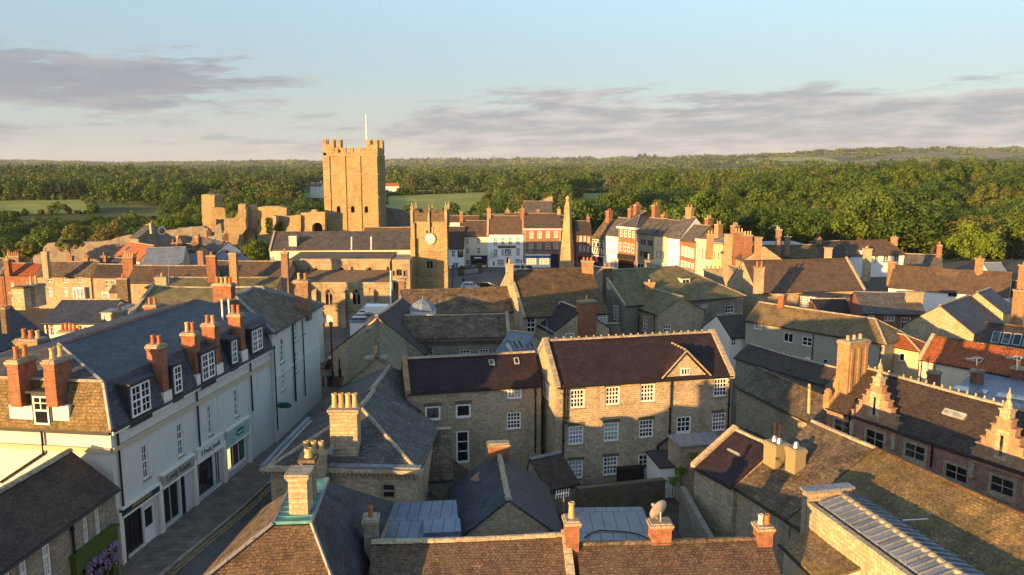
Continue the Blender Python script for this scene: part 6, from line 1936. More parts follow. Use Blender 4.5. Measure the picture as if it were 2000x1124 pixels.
# front gable
ga0, gz0 = h.at('F', 1108, 368); ga1, _ = h.at('F', 1430, 350); gm, gzt = h.at('F', 1272, 178)
gz0 = h.ze - .02
b = Bag(); b.prism([h.uvz('F', ga0, gz0, .01), h.uvz('F', ga1, gz0, .01), h.uvz('F', gm, gzt - .12, .01)], -h.n * .35)
b.prism([h.uvz('F', ga0 + .4, gz0 - .2, -.34), h.uvz('F', ga1 - .4, gz0 - .2, -.34), h.uvz('F', gm, gzt - .4, -.34)], -h.n * 1.6)
gb = b.build('front_gable', ['stone'], h.root)
b = Bag(); back = (gzt - h.ze) / h.t + .1
for sg, e in ((-1, ga0), (1, ga1)):
    P0, P1, P2, P3 = h.uvz('F', e + sg * .25, gz0 - .02, .16), h.uvz('F', gm, gzt, .16), h.P(gm, back, gzt), h.P(e + sg * .25, .05, gz0 + .12)
    q = [P0, P1, P2, P3]
    b.prism(q, UPV * .13, 0)
b.build('gable_roof', ['purple_slate'], gb)
b = Bag()
for sg, e in ((-1, ga0), (1, ga1)): b = Bag(); b.tube(h.uvz('F', e + sg * .2, gz0 + .1, .19), h.uvz('F', gm, gzt + .13, .19), .07, 5); b.build('gable_verge', ['stone_pale'], gb)
b = Bag()
for k in range(5): b.box(h.P(gm - .06, back * k / 5 + .1, gzt + .1), h.u * .12, -h.n * .25, UPV * .12)
b.build('ridge_fins', ['stone_pale'], gb)
r = h.rect('F', (1232, 297, 1300, 345)); b = Bag()
for a_, c_, e_, f_ in ((r[0], r[1], .09, r[3] - r[1]), (r[2] - .09, r[1], .09, r[3] - r[1]), (r[0] + .09, r[1], r[2] - r[0] - .18, .09), (r[0] + .09, r[3] - .09, r[2] - r[0] - .18, .09), (r[0] + (r[2] - r[0]) * .36, r[1] + .09, .05, r[3] - r[1] - .18), (r[0] + (r[2] - r[0]) * .65, r[1] + .09, .05, r[3] - r[1] - .18)): b.box(h.uvz('F', a_, c_, .012), h.u * e_, h.n * .06, UPV * f_)
b.build('window', ['white_paint'], gb)
b = Bag(); b.box(h.uvz('F', r[0] + .02, r[1] + .02, .011), h.u * (r[2] - r[0] - .04), h.n * .012, UPV * (r[3] - r[1] - .04)); b.build('pane', ['glass'], gb)
h.done(); MAINH = h
b = Bag()
for e, sd in ((0, 1), (h.L, -1)):
    z = .5; k = 0
    while z < h.ze - .4:
        w_ = .55 if k % 2 else .32
        b.box(h.uvz('F', e if sd > 0 else e - w_, z, .003), h.u * w_, h.n * .025, UPV * .33); z += .33; k += 1
    b.build('quoins', ['stone_pale'], h.root); b = Bag()
h = House('stone_house_wing', 'stone wing with maroon slate roof and two roof windows beside the large honey stone house', 'house', 'i', (165, 856), (1150, 797), 9.25, ridge=(600, 588), pitch=38, zb=0,
          wall='stone', roof='purple_slate', cop='L', copm='brick_buff', ov=.12)
h.w('F', 1, 1, [(300, 956, 415, 1052), (524, 940, 637, 1034)], pane='glass', kind='plain', lintel='dark_stone', fw=.14)
h.w('F', 4, 3, [(902, 815, 1005, 891)], pane='pale_glass', fw=.1); h.w('F', 4, 4, [(898, 998, 1002, 1116)], pane='glass', fw=.1)
bx = [px('f', 1420, 645) + px('f', 1535, 771), px('f', 1650, 610) + px('f', 1750, 838)]
h.c = 'P'; h.w('F', 1, 2, [bx[0]], pane='glass', kind='plain', fw=.13); h.w('F', 1, 3, [bx[1]], pane='glass', kind='plain', fw=.13, sill=None); h.c = 'i'
h.sky((764, 614, 810, 652)); h.sky((948, 600, 992, 642)); h.pipe('F', 1108, 800, 1290 - 0)
h.done()
h = House('dark_lean_roof_shed', 'low shed with black slate roof tucked into the corner of the honey stone house', 'shed', 'k', (1005, 498), (1228, 442), 3.9, ridge=(1000, 255), pitch=33, zb=0, wall='stone', roof='dark_tile', hb=.6, rm='lead'); h.done()
h = flat_house('grey_flat_outhouse', 'stone outhouse with pale grey flat roof below the white upstairs door', 'outhouse', 'j', (1232, 880), (1560, 856), 6.0, 2.2, 'stone', 'lead', zb=0); h.done()
h = flat_house('white_porch', 'small white lean-to porch with black flat roof by the ground floor door', 'porch', 'j', (1085, 1030), (1222, 1022), 4.2, 1.6, 'pure_white', 'felt', zb=0); h.done()
b = Bag(); q = on_z(px('j', 858, 1112), 2.0); b.cbox(q, MAINH.u, MAINH.n, 1.0, .45, 1.9, 3.0); b.cbox(q, MAINH.u, MAINH.n, 1.04, .49, 3.0, 3.08); tag(b.build('storage_box', ['timber_black'], None, q), 'black storage box against the stone wall beside the ground floor door', 'storage box')

# ------------------------------------------------------------------ slate gabled house and flat roofs in front of it
h = House('slate_gabled_house', 'house with steep grey slate roof, its bare gable turned to the viewer, amid the yards', 'house', 'k', (330, 472), (350, 872), 5.4, ridge=(655, 245), pitch=38, zb=0, wall='stone', roof='blue_slate', rm='stone_pale', vg=.1, ov=.3)
q = on_z(px('k', 650, 243), h.zr); h.stack(V3(q[0], q[1], 0), h.zr - 1, float(on_y(px('k', 650, 150), q[1])[2]), 1.3, .6, 'brick', 0, along='u' if False else 'n'); h.done()
h = flat_house('blue_flat_roofed_block', 'flat blue-grey roofed block between the slate gabled house and the copper topped roof', 'building', 'P', (742, 1061), (894, 1053), 6.3, 4.4, 'stone', 'blue_lead', zb=1)
b = Bag(); q = on_z(px('k', 238, 785), 6.45); b.cbox(q, h.u, h.n, 1.0, .8, 6.4, 6.65); b.build('roof_hatch', ['blue_lead'], h.root); h.done()
h = flat_house('grey_flat_roofed_block', 'flat dark grey roofed block with a trailing cable beside the dark yard', 'building', 'P', (1128, 1062), (1278, 1060), 5.6, 4.0, 'stone', 'lead', zb=1)
b = Bag(); pts = [on_z(px('k', *p), 5.82) for p in ((1280, 850), (1330, 815), (1390, 795), (1500, 800), (1600, 808), (1680, 825), (1750, 860))]
for p, q in zip(pts, pts[1:]): b.tube(p, q, .035, 5)
b.build('cable', ['rubber'], h.root); h.done()
h = ridge_house('front_brown_roof_house', 'house with long brown tiled roof and pale ridge, at the bottom edge of the view', 'house', 'P', (728, 1063), (1108, 1048), 8.6, 4.6, 38, zb=1, wall='stone', roof='brown_tile', cop='R', copm='coping', rm='stone_pale')
q = on_z((1116, 1056), 8.6); h.stack(V3(q[0], q[1] + .1, 0), 7, float(on_y((1116, 1014), q[1])[2]) , .85, .6, 'brick', 1, 'buff_clay', 'n', .75, pr=.15)
q = on_z((724, 1075), 8.0); h.stack(V3(q[0], q[1] + .3, 0), 5, float(on_y((724, 1015), q[1])[2]), .85, .62, 'stone_grey', 1, 'terracotta', 'n', .5); h.done()
h = ridge_house('front_mossy_roof_house', 'mossy rust brown roofed house, bottom edge, right of the pale ridged roof', 'house', 'P', (1128, 1067), (1500, 1055), 8.3, 4.4, 36, zb=1, wall='stone', roof='brown_tile', rm='stone_slate')
for x0, y0, yb, np_ in ((1289, 1020, 1060, 0), (1491, 1026, 1058, 2)):
    q = on_z((x0, yb), 8.3); h.stack(V3(q[0], q[1] + .1, 0), 6.5, float(on_y((x0, y0), q[1])[2]), .95 if np_ == 0 else .7, .7, 'brick', np_, 'curtain_pale', 'u' if np_ == 0 else 'u', .45)
h.done()
q = on_z((1289, 1060), 8.3); ztop = float(on_y((1289, 1020), q[1])[2]); dc = V3(q[0] - .05, q[1], ztop + .55)
o_ = thing('satellite_dish', 'round pale satellite dish mounted on the brick stack at the bottom edge', 'satellite dish', V3(q[0], q[1], ztop))
b = Bag()
ax_ = unit(V3(-.55, .78, .3)); e1 = unit(np.cross(ax_, UPV)); e2 = np.cross(e1, ax_)
rings = [[dc + (e1 * math.cos(t) + e2 * math.sin(t)) * r_ + ax_ * (r_ * r_ * .5) for t in np.linspace(0, 2 * math.pi, 19)[:-1]] for r_ in (.02, .18, .36, .52)]
for p, q2 in zip(rings, rings[1:]):
    for k in range(18): b.poly([p[k], p[(k + 1) % 18], q2[(k + 1) % 18], q2[k]])
for p, q2 in zip(rings, rings[1:]):
    for k in range(18): b.poly([p[k] - ax_ * .03, q2[k] - ax_ * .03, q2[(k + 1) % 18] - ax_ * .03, p[(k + 1) % 18] - ax_ * .03])
b.build('reflector', ['dish_grey'], o_); b = Bag(); b.tube(V3(q[0], q[1], ztop), dc - ax_ * .05, .04); b.tube(dc - e2 * .5, dc + ax_ * .5, .02); b.box(dc + ax_ * .5 - .06, V3(.12, 0, 0), V3(0, .12, 0), V3(0, 0, .12)); b.build('mount', ['grey_paint'], o_)

# ------------------------------------------------------------------ hipped roof with copper flat at the bottom, beside the street
deck = [on_z(p, 11.0) for p in ((534, 1028), (608, 1026), (641, 940), (567, 958))]
lf, ln, rn_, rf = on_z((512, 992), 8.6), on_z((380, 1146), 8.6), on_z((712, 1180), 7.0), on_z((769, 982), 7.6)
nl, nr = on_z((300, 1310), 9.4), on_z((760, 1330), 8.0)
cp = thing('copper_topped_building', 'hip roofed building topped with a green copper flat, beside the street', 'building', V3((lf[0] + rf[0]) / 2, lf[1] - 3, 3))
b = Bag()
d0, d1, d2, d3 = deck
hh = House.__new__(House); hh.jit = .03
hh.slab(b, [ln + V3(-.2, -1.2, 0), lf, d3, d0], .12, 0); hh.slab(b, [rf, V3(rf[0] - .3, ln[1] - .6, rf[2] - .1), d1, d2], .12, 2)
fl_, fr_ = V3(ln[0] - .2, ln[1] - 1.2, ln[2]), V3(rf[0] - .3, ln[1] - .6, rf[2] - .1)
hh.slab(b, [fl_, fr_, d1, d0], .12, 1)
hh.slab(b, [lf + V3(1.0, .6, .1), rf, d2, d3], .12, 2) if False else b.poly([rf, lf, d3, d2], 2)
b.build('roof', ['stone_slate', 'brown_tile', 'blue_slate'], cp)
b = Bag(); b.prism([d0 + UPV * .06, d1 + UPV * .06, d2 + UPV * .06, d3 + UPV * .06], UPV * .08)
for k in range(9):
    t = k / 8; b.box(d0 + (d3 - d0) * t + UPV * .14, (d1 - d0) + (d2 - d1 - d3 + d0) * t, (d3 - d0) * .012, UPV * .05)
b.build('copper_flat', ['copper_green'], cp)
b = Bag()
for p, q in ((d0, fl_), (d1, fr_), (d1, d2), (d0, d3)): b.tube(p + UPV * .12, q + UPV * .12, .09, 6)
b.build('lead_hips', ['lead'], cp)
wl = [fl_, fr_, rf, lf]; b = Bag(); c_ = sum(wl) / 4
ins_ = [p + (c_ - p) * .07 for p in wl]
b.prism([V3(p[0], p[1], 2) for p in ins_], UPV * 5.6); b.build('wall', ['stone'], cp)
S_ = MAINH
st = d0 + (d1 - d0) * .62 + (d3 - d0) * .30
MAINH.stack.__func__
class _R: pass
def stack_on(root, c, zb, zt, w, d, mat, pots, pot, u, v, ph=.6, cap='coping', pr=.14):
    b = Bag(); b.cbox(c, u, v, w / 2, d / 2, zb, zt - .3); b.cbox(c, u, v, w / 2 + .05, d / 2 + .05, zt - .3, zt - .18); b.cbox(c, u, v, w / 2 + .12, d / 2 + .12, zt - .18, zt, 1)
    s_ = b.build('chimney', [mat, cap], root)
    for k in range(pots):
        p = c + u * ((k + .5) / pots - .5) * w; q = Bag(); q.lathe(p, pot_profile(zt, ph, pr), 10); q.build('chimney_pot', [pot], s_)
    return s_
XU, YU = V3(1, 0, 0), V3(0, 1, 0)
stack_on(cp, V3(st[0], st[1], 0), 10, 13.0, .8, .9, 'stone_pale', 0, 'buff_clay', XU, YU)
stack_on(cp, V3(st[0] + .05, st[1] + 1.3, 0), 10, 13.1, .5, .55, 'stone_grey', 1, 'buff_clay', XU, YU, .4, 'dark_stone', .17)

# ------------------------------------------------------------------ stone villa along the street with big stacks
VA, VB = V3(-14.0, 53.6, 0), V3(-14.45, 45.2, 0)
h = House('stone_villa', 'stone villa with hipped slate roof, huge square stone chimney and toothed cornice, along the street', 'house', 'f', (0, 0), (1, 1), 8.1, ends=(VA, VB), hd=4.4, pitch=28, zb=1, wall='stone', roof='grey_slate', hl=0, hr=4.6, ov=.25, rm='coping', gut=False)
h.w('R', 1, 2, [(1105, 992, 1210, 1110)], pane='glass', frame='stone_pale', fw=.1)
b = Bag(); b.box(h.uvz('R', -.45, h.ze - .05, 0), h.face('R')[1] * (h.D + .9), h.u * .5, UPV * .22); b.box(h.uvz('F', 0, h.ze - .05, 0), h.u * h.L, h.n * .5, UPV * .22)
k = 0
while k * .26 < h.D + .6: b.box(h.uvz('R', -.35 + k * .26, h.ze - .24, .003), h.face('R')[1] * .13, h.u * .34, UPV * .188); k += 1
b.build('dentil_cornice', ['stone_pale'], h.root)
b = Bag(); b.box(h.uvz('F', -.3, h.ze + .17, .2), h.u * (h.L + .6), h.n * .3, UPV * .12); b.build('street_gutter', ['blue_lead'], h.root)
b = Bag(); b.box(h.uvz('R', 3.6, h.ze + .2, -.2), h.face('R')[1] * (h.D - 3.3), h.u * .5, UPV * .1); b.build('lead_gutter', ['lead'], h.root)
q = on_y((677, 900), 46.3); stack_on(h.root, V3(q[0], 46.3, 0), 7, float(on_y((677, 795), 46.3)[2]), 1.64, 1.1, 'stone_pale', 4, 'buff_clay', XU, YU, .85, 'coping', .165)
q = on_y((614, 900), 44.3); stack_on(h.root, V3(q[0], 44.3, 0), 4, float(on_y((614, 884), 44.3)[2]), 1.3, .8, 'stone_pale', 3, 'buff_clay', XU, YU, .7, 'coping', .165)
# lead dormer on the shaded slope
q = on_y(px('f', 1100, 540), 52.0)
b = Bag(); b.box((q[0] - 1.0, 50.8, q[2] - 1.6), V3(1.9, 0, 0), V3(0, 1.6, 0), V3(0, 0, 2.0)); dm = b.build('dormer', ['dark_paint'], h.root)
b = Bag(); b.box((q[0] - 1.2, 50.6, q[2] + .42), V3(2.3, 0, 0), V3(0, 2.0, 0), V3(0, 0, .12))
for k in range(4): b.box((q[0] - 1.2, 50.6 + k * .62, q[2] + .54), V3(2.3, 0, 0), V3(0, .07, 0), V3(0, 0, .06))
b.build('dormer_roof', ['blue_lead'], dm)
b = Bag(); b.box((q[0] + .92, 50.85, q[2] - .9), V3(.06, 0, 0), V3(0, 1.5, 0), V3(0, 0, 1.2)); b.build('window', ['white_paint'], dm)
b = Bag()
for k in range(3): b.box((q[0] + .982, 50.95 + k * .47, q[2] - .8), V3(.01, 0, 0), V3(0, .38, 0), V3(0, 0, 1.0))
b.build('pane', ['glass'], dm)
h.pipe('R', 1300, 935, 1120) if False else None
h.done()
o_ = thing('small_satellite_dish', 'small satellite dish fixed to the huge square villa chimney', 'satellite dish', on_y(px('f', 745, 750), 45.6)); q = on_y(px('f', 742, 748), 45.4)
b = Bag(); b.disc(q, unit(V3(-.8, .5, .2)), .3, .04, 16); b.build('reflector', ['dish_grey'], o_); b = Bag(); b.tube(q, q + V3(.35, .25, -.1), .03); b.build('arm', ['dark_paint'], o_)
h = House('villa_rear_house', 'narrower rear house with steep grey slate roof behind the villa', 'house', 'f', (0, 0), (1, 1), 8.0, ends=((-13.55, 63.5, 0), (-13.95, 53.8, 0)), hd=4.1, hb=2.6, pitch=30, zb=0, wall='stone', roof='grey_slate', hl=3, rm='coping'); h.done()
h = House('villa_side_wing', 'lower stone side wing with plain brown roof, right of the villa', 'house', 'f', (0, 0), (1, 1), 5.8, ends=((-5.5, 49.2, 0), (-3.9, 49.4, 0)), hd=3.0, pitch=36, zb=1, wall='stone_grey', roof='stone_slate'); h.done()
h = House('mossy_street_house', 'street house with mossy brown roof slope just up the street from the villa', 'house', 'e', (1085, 690), (1040, 1012), 8.2, ridge=(1262, 668), pitch=38, zb=0, wall='stone', roof='mossy_slate', hr=0, rm='stone_slate')
q = on_y((735, 730), 65.0); stack_on(h.root, V3(q[0], 65.0, 0), 7, float(on_y((735, 697), 65.0)[2]), 1.6, 1.1, 'stone_pale', 1, 'buff_clay', XU, YU, .9, 'coping', .15)
q = on_y((731.5, 648), 78); stack_on(h.root, V3(q[0], 78, 0), 7, float(on_y((731, 640), 78)[2]), 1.5, .9, 'stone_grey', 0, 'buff_clay', XU, YU); h.done()
h = flat_house('white_rooflight_block', 'white modern block with flat blue-grey glazed roof facing the church', 'building', 'e', (1060, 562), (1170, 562), 6.3, 12, 'pure_white', 'blue_lead', zb=-2)
b = Bag(); q = on_z(px('e', 1262, 490), 6.4); b.cbox(q, XU, YU, 1.5, 1.0, 6.3, 7.4); b.build('roof_hut', ['pure_white'], h.root)
for k in range(3):
    b = Bag(); q = on_z(px('e', 1130 + k * 32, 535 - k * 25), 6.5); b.cbox(q, XU, YU, .9, .7, 6.4, 6.75); b.build('rooflight', ['glass'], h.root)
h.done()
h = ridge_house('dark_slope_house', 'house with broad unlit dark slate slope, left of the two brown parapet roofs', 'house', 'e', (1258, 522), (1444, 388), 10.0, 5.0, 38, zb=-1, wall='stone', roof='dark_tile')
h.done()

# ------------------------------------------------------------------ brown roofs in the centre
h = House('parapet_roof_house', 'house with lichened stone slate roof behind a dark parapet, three tiny windows below', 'house', 'i', (148, 455), (918, 441), 7.2, ridge=(500, 286), pitch=36, zb=-1, wall='stone_grey', roof='stone_slate', cop='R', ov=.15, gut=False)
h.w('F', 3, 2, [(285, 545, 362, 600), (552, 540, 628, 588), (698, 535, 766, 578)], pane='glass', kind='plain')
b = Bag()
for k in range(34): b.box(h.uvz('F', h.L * k / 34, h.ze - .75, .003), h.u * (h.L / 34 - .14), h.n * .16, UPV * .35)
b.box(h.uvz('F', 0, h.ze - .4, .003), h.u * h.L, h.n * .26, UPV * .25); b.build('corbelled_parapet', ['dark_stone'], h.root)
q = on_z(px('i', 286, 288), 8.6); b = Bag(); b.lathe(q, [(1.5, 8.2), (1.5, 9.35)], 8, 1); b.lathe(q, [(1.68, 9.36), (1.5, 9.6), (1.05, 10.1), (.5, 10.4), (.06, 10.6), (.05, 10.9)], 8, 0); b.build('roof_lantern', ['blue_lead', 'white_paint'], h.root)
h.done()
h = House('patchy_brown_roof_house', 'house with patchy brown mossy roof behind the little roof lantern', 'house', 'i', (140, 282), (955, 250), 7.4, ridge=(500, 94), pitch=36, zb=-1, wall='stone', roof='stone_slate', rm='stone_slate')
q = on_y((786, 600), 103); stack_on(h.root, V3(q[0], 103, 0), 6, float(on_y((786, 545), 103)[2]), .8, 1.0, 'brick_brown', 0, 'terracotta', XU, YU); h.done()
h = House('golden_gable_house', 'tall mossy roofed house with bright golden gable end in front of the obelisk', 'house', 'i', (1018, 300), (1642, 270), 7.4, ridge=(1150, -44), pitch=33, zb=-1, wall='stone', roof='moss_thick', cop='L', copm='stone_pale', ov=.15, rm='stone_slate')
h.w('F', 2, 4, [(1045, 306, 1106, 442), (1570, 275, 1630, 330)], pane='glass', sill=None)
h.sky((1275, 190, 1325, 238))
q = on_z((992, 534), h.zr); stack_on(h.root, V3(q[0] + .2, q[1], 0), h.zr - 1.5, h.zr + 1.3, 1.0, .8, 'stone', 1, 'buff_clay', XU, YU)
q = on_y((1147, 540), 105.5); stack_on(h.root, V3(q[0], 105.5, 0), h.zr - 3, float(on_y((1147, 509), 105.5)[2]), 1.5, 1.2, 'brick_buff', 3, 'terracotta', XU, YU, .4)
h.done()
h = House('big_stack_gable_house', 'small gabled house with plum roof and massive square brick stack in its gable', 'house', 'i', (1112, 348), (1242, 414), 6.3, ridge=(1478, 262), pitch=34, zb=-1, wall='stone', roof='purple_slate', cop='', rm='stone_pale')
q = on_plane(px('i', 1482, 330), h.P(h.L, 0, 0), h.u); h.stack(V3(q[0], q[1], 0) - h.u * .1, 4, float(on_y(px('i', 1482, 178), q[1])[2]), 2.2, 1.0, 'brick', 1, 'buff_clay', 'n')
h.w('R', 1, 1, [(1325, 420, 1390, 465)], kind='proud', pane='glass'); h.done()
h = House('lower_brown_gable', 'lower brown roofed lean-to right of the massive square brick stack', 'house', 'i', (1440, 450), (1745, 440), 5.3, ridge=(1600, 352), pitch=32, zb=-1, wall='stone', roof='brown_tile'); h.done()
h = House('blue_slate_hut', 'small hut with blue slate gable roof, beyond the maroon wing roof', 'house', 'i', (815, 560), (985, 590), 6.0, ridge=(985, 412), pitch=34, zb=-1, wall='stone', roof='blue_lead', rm='stone_pale'); h.done()
h = House('glazed_ridge_roof', 'bright blue glazed roof hard against the honey stone gable', 'conservatory', 'i', (955, 562), (1120, 545), 6.4, ridge=(1065, 460), pitch=30, zb=-1, wall='white_render', roof='blue_lead')
for k in range(4): h.skyat(h.L * (.08 + .23 * k), h.L * (.26 + .23 * k), .2, max(.8, h.hd - .2))
h.done()
o_ = thing('roof_aerial', 'spindly television aerial beside the massive square brick stack', 'aerial', on_y(px('i', 1190, 470), 88)); b = Bag(); p = on_y(px('i', 1192, 470), 88); q = on_y(px('i', 1192, 310), 88); b.tube(p, q, .035); b.build('mast', ['steel'], o_); b = Bag(); b.tube(on_y(px('i', 1140, 355), 88), on_y(px('i', 1245, 415), 88), .03)
for k in range(6): c_ = on_y(px('i', 1140, 355), 88) * (1 - k / 5) + on_y(px('i', 1245, 415), 88) * (k / 5); b.tube(c_ - V3(.1, .5, -.1), c_ + V3(.1, .5, .1), .015, 4)
b.build('antenna', ['steel'], o_)

# ------------------------------------------------------------------ right of centre
h = House('green_mossy_house', 'broad house with uneven green mossy roof and a white gabled dormer', 'house', 'l', (252, 736), (1130, 662), 6.9, ridge=(300, 474), pitch=33, zb=-1, wall='stone_grey', roof='mossy_slate', cop='L', copm='stone_pale', hr=7.5, ov=.3)
h.w('F', 3, 2, [(1000, 742, 1060, 790), (822, 730, 872, 752)], pane='glass', kind='plain')
h.w('L', 2, 4, [(135, 555, 157, 622), (186, 735, 216, 850)], kind='proud', pane='pale_glass', sill=None)
q0 = on_plane(px('l', 682, 548), h.P(0, 3.0, 0), h.n); q1 = on_plane(px('l', 735, 603), h.P(0, 3.0, 0), h.n)
a0, a1 = float(np.dot(q0 - h.A, h.u)), float(np.dot(q1 - h.A, h.u)); h.dormat(a0, a1, float(q1[2]), float(q0[2]), 3.0, 2, 2, 'white_render', 'mossy_slate', 'white_paint', gable=False)
q = on_y((1266.5, 527), 118); stack_on(h.root, V3(q[0], 118, 0), 8, float(on_y((1266, 508), 118)[2]), 1.0, .8, 'stone', 1, 'stone_pale', XU, YU, .9)
q = on_y((1186, 530), 112); stack_on(h.root, V3(q[0], 112, 0), 5, float(on_y((1186, 521), 112)[2]), 1.3, .8, 'dark_stone', 2, 'terracotta', XU, YU, .5); h.done()
h = House('brown_gable_wing', 'buff stone wing with reddish blank gable in front of the green mossy house', 'house', 'l', (258, 722), (506, 802), 6.3, ridge=(708, 684), pitch=30, zb=-1, wall='stone_pale', roof='mossy_slate', vg=.15)
h.w('F', 2, 4, [(396, 812, 431, 936)], pane='pale_glass', frame='white_paint'); h.w('R', 3, 2, [(548, 886, 600, 930)], pane='glass')
h.pipe('F', 372, 800, 950); h.pipe('F', 484, 800, 950)
q = on_y((1268, 560), 112); stack_on(h.root, V3(q[0], 112, 0), 6.5, float(on_y((1267, 551), 112)[2]), 1.4, .8, 'brick_buff', 1, 'buff_clay', XU, YU, .35); h.done()
h = House('grey_stack_house', 'hidden house with a broad grey stone stack of four pots beyond the green mossy roof', 'house', 'P', (1372, 575), (1420, 575), 6, hd=3, pitch=35, zb=-1, wall='stone_grey', roof='mossy_slate')
q = on_y((1392, 545), 122); stack_on(h.root, V3(q[0], 122, 0), 5, float(on_y((1392, 526), 122)[2]), 2.6, 1.0, 'stone_grey', 4, 'terracotta', XU, YU, .55); h.done()
h = House('white_back_wall_house', 'low white rendered house with black mossy roof below the blank reddish gable', 'house', 'l', (1034, 970), (1220, 956), 4.4, ridge=(1000, 812), pitch=33, zb=-2, wall='white_render', roof='dark_tile')
h.w('F', 2, 2, [(1045, 975, 1078, 1032)], pane='glass', sill=None); h.done()
h = House('grey_rendered_house', 'long grey rendered house with golden lichen roof and plain casement windows', 'house', 'l', (1150, 842), on_z and tuple(((px('m', 856, 1012)[0] - 1150) * 3.746, (px('m', 856, 1012)[1] - 400) * 3.746)), 6.7, ridge=(1600, 745 + 25), pitch=33, zb=-2, wall='grey_render', roof='gold_lichen', hr=2.5, ov=.25)
h.w('F', 2, 2, [(1215, 855, 1266, 918)], pane='glass', kind='plain'); h.c = 'n'
h.w('F', 2, 1, [(115, 110, 182, 190), (110, 250, 172, 312)], pane='glass', kind='plain'); h.w('F', 2, 2, [(250, 140, 320, 217)], pane='glass', kind='plain'); h.w('F', 1, 1, [(270, 285, 306, 352)], kind='plain', pane='white_paint', sill=None); h.w('F', 1, 2, [(398, 302, 436, 380)], pane='glass', kind='plain')
h.pipe('F', 335, 120, 340, .05); h.pipe('F', 828, 190, 350, .05); h.c = 'l'
q = on_plane(px('l', 1414, 730), h.P(0, h.hd, 0), h.n); h.stack(V3(q[0], q[1], 0), h.zr - 1, float(on_y(px('l', 1414, 655), q[1])[2]), .75, .75, 'brick', 0); h.done()
h = House('red_hipped_house', 'buff rendered end house with small hipped red pantile roof', 'house', 'm', (858, 1020), (1106, 1066), 6.0, ridge=(925, 946), pitch=34, zb=-2, wall='buff_render', roof='red_pantile', hr=2.4, rm='stone_pale')
h.c = 'n'; h.w('F', 1, 1, [(960, 256, 1000, 328)], pane='glass', kind='plain', fw=.15); h.c = 'm'; h.done()
h = House('long_red_pantile_house', 'long cream house with bright red pantile roof and stone gable coping', 'house', 'n', (1112, 300), (2050, 468), 6.3, ridge=(1500, 190), pitch=36, zb=-2, wall='cream_render', roof='red_pantile', cop='L', copm='stone_pale', rm='moss_thick')
h.sky((1505, 290, 1560, 335)); h.sky((1800, 285, 1850, 322)); h.pipe('F', 1128, 320, 470, .06); h.pipe('F', 1715, 410, 455, .05); h.done()
h = flat_house('flat_lead_roof_block', 'broad flat pale grey roof with rooflights behind the stepped gable school', 'building', 'n', (1190, 720), (2150, 900), 5.6, 17, 'stone', 'blue_lead', zb=-1)
for k in range(4):
    b = Bag(); q = on_z(px('n', 1480, 540), 5.9); q = q + h.u * 0; b.cbox(q + (-h.n) * (k - 1) * .0 + h.u * (k * 3.4), h.u, h.n, 1.3, .8, 5.7, 6.05); b.build('rooflight', ['pale_glass'], h.root)
b = Bag()
for k in range(12): b.box(h.P(6 + k * 1.4, 1.0, 5.95), h.u * .1, -h.n * 6, UPV * .14)
b.build('roof_ribs', ['lead'], h.root)
for x0, yt, yb in ((1210, 395, 480), (1527, 385, 465), (1825, 365, 440)):
    q = on_z(px('n', x0, yb), 6.2); h.stack(V3(q[0], q[1], 0), 4.5, float(on_y(px('n', x0, yt), q[1])[2]), 1.0, .8, 'brick_dark', 1, 'terracotta', 'u', .6)
h.done()
for x0, y0 in ((1527, 300), (1822, 290)):
    o_ = thing('house_aerial', 'television aerial above the brick stacks in front of the red pantile house', 'aerial', on_y(px('n', x0, 380), 66), 'aerials by the red pantile roof'); b = Bag(); p = on_y(px('n', x0, 390), 66); q = on_y(px('n', x0, y0), 66); b.tube(p, q, .03); b.build('mast', ['steel'], o_)
    b = Bag(); b.tube(q - V3(1.0, .2, 0), q + V3(.5, .1, 0), .025)
    for k in range(8): c_ = q + V3(-1.0 + k * .2, -.2 + k * .04, 0); b.tube(c_ - V3(.05, .35, .05), c_ + V3(.05, .35, .05), .012, 4)
    b.build('antenna', ['steel'], o_)
h = House('wide_brown_roof_house', 'tall house with very wide brown roof and yellow lichen streaks', 'house', 'm', (-80, 642), (702, 618), 6.4, ridge=(520, 398), pitch=40, zb=-1, wall='stone_pale', roof='brown_tile', cop='R', copm='stone_pale', rm='brown_tile')
for x0, yt, yb, w_, mt, np_ in ((437, 312, 405, .9, 'stone_pale', 0), (722, 320, 440, 1.0, 'stone_pale', 1), (-85, 235, 560, .9, 'brick_buff', 0)):
    q = on_y(px('m', x0, yb), 137 if x0 > 0 else 133); stack_on(h.root, V3(q[0], q[1], 0), 6, float(on_y(px('m', x0, yt), q[1])[2]), w_, 1.2, mt, np_, 'terracotta', XU, YU, .5)
h.done()
h = House('plum_lean_to', 'low extension with plum brown roof below a sunlit strip of stone wall', 'house', 'm', (395, 815), (695, 812), 4.2, ridge=(550, 692), pitch=25, zb=-1, wall='brick_brown', roof='purple_slate', hb=.8); h.done()
h = House('blue_roof_gable_house', 'stone gabled house with smooth blue slate roof below the wide brown roof', 'house', 'l', (1345, 622), (1562, 632), 6.3, ridge=(1440, 504), pitch=36, zb=-1, wall='stone_grey', roof='blue_slate', cop='', rm='stone_pale', vg=.15)
h.w('F', 1, 3, [(1492, 645, 1520, 735)], pane='pale_glass', sill=None)
q = on_y((1482, 545), 117); stack_on(h.root, V3(q[0], 117, 0), 7, float(on_y((1482, 521), 117)[2]), 1.3, .9, 'stone_pale', 2, 'terracotta', XU, YU, .8); h.done()
h = flat_house('rear_brick_extension', 'small dark brick extension with one sash window and three fan units', 'house', 'm', (225, 662), (440, 690), 6.0, 4, 'brick_dark', 'felt', zb=-1)
h.w('F', 3, 4, [(236, 670, 299, 752)], pane='pale_glass'); h.done()
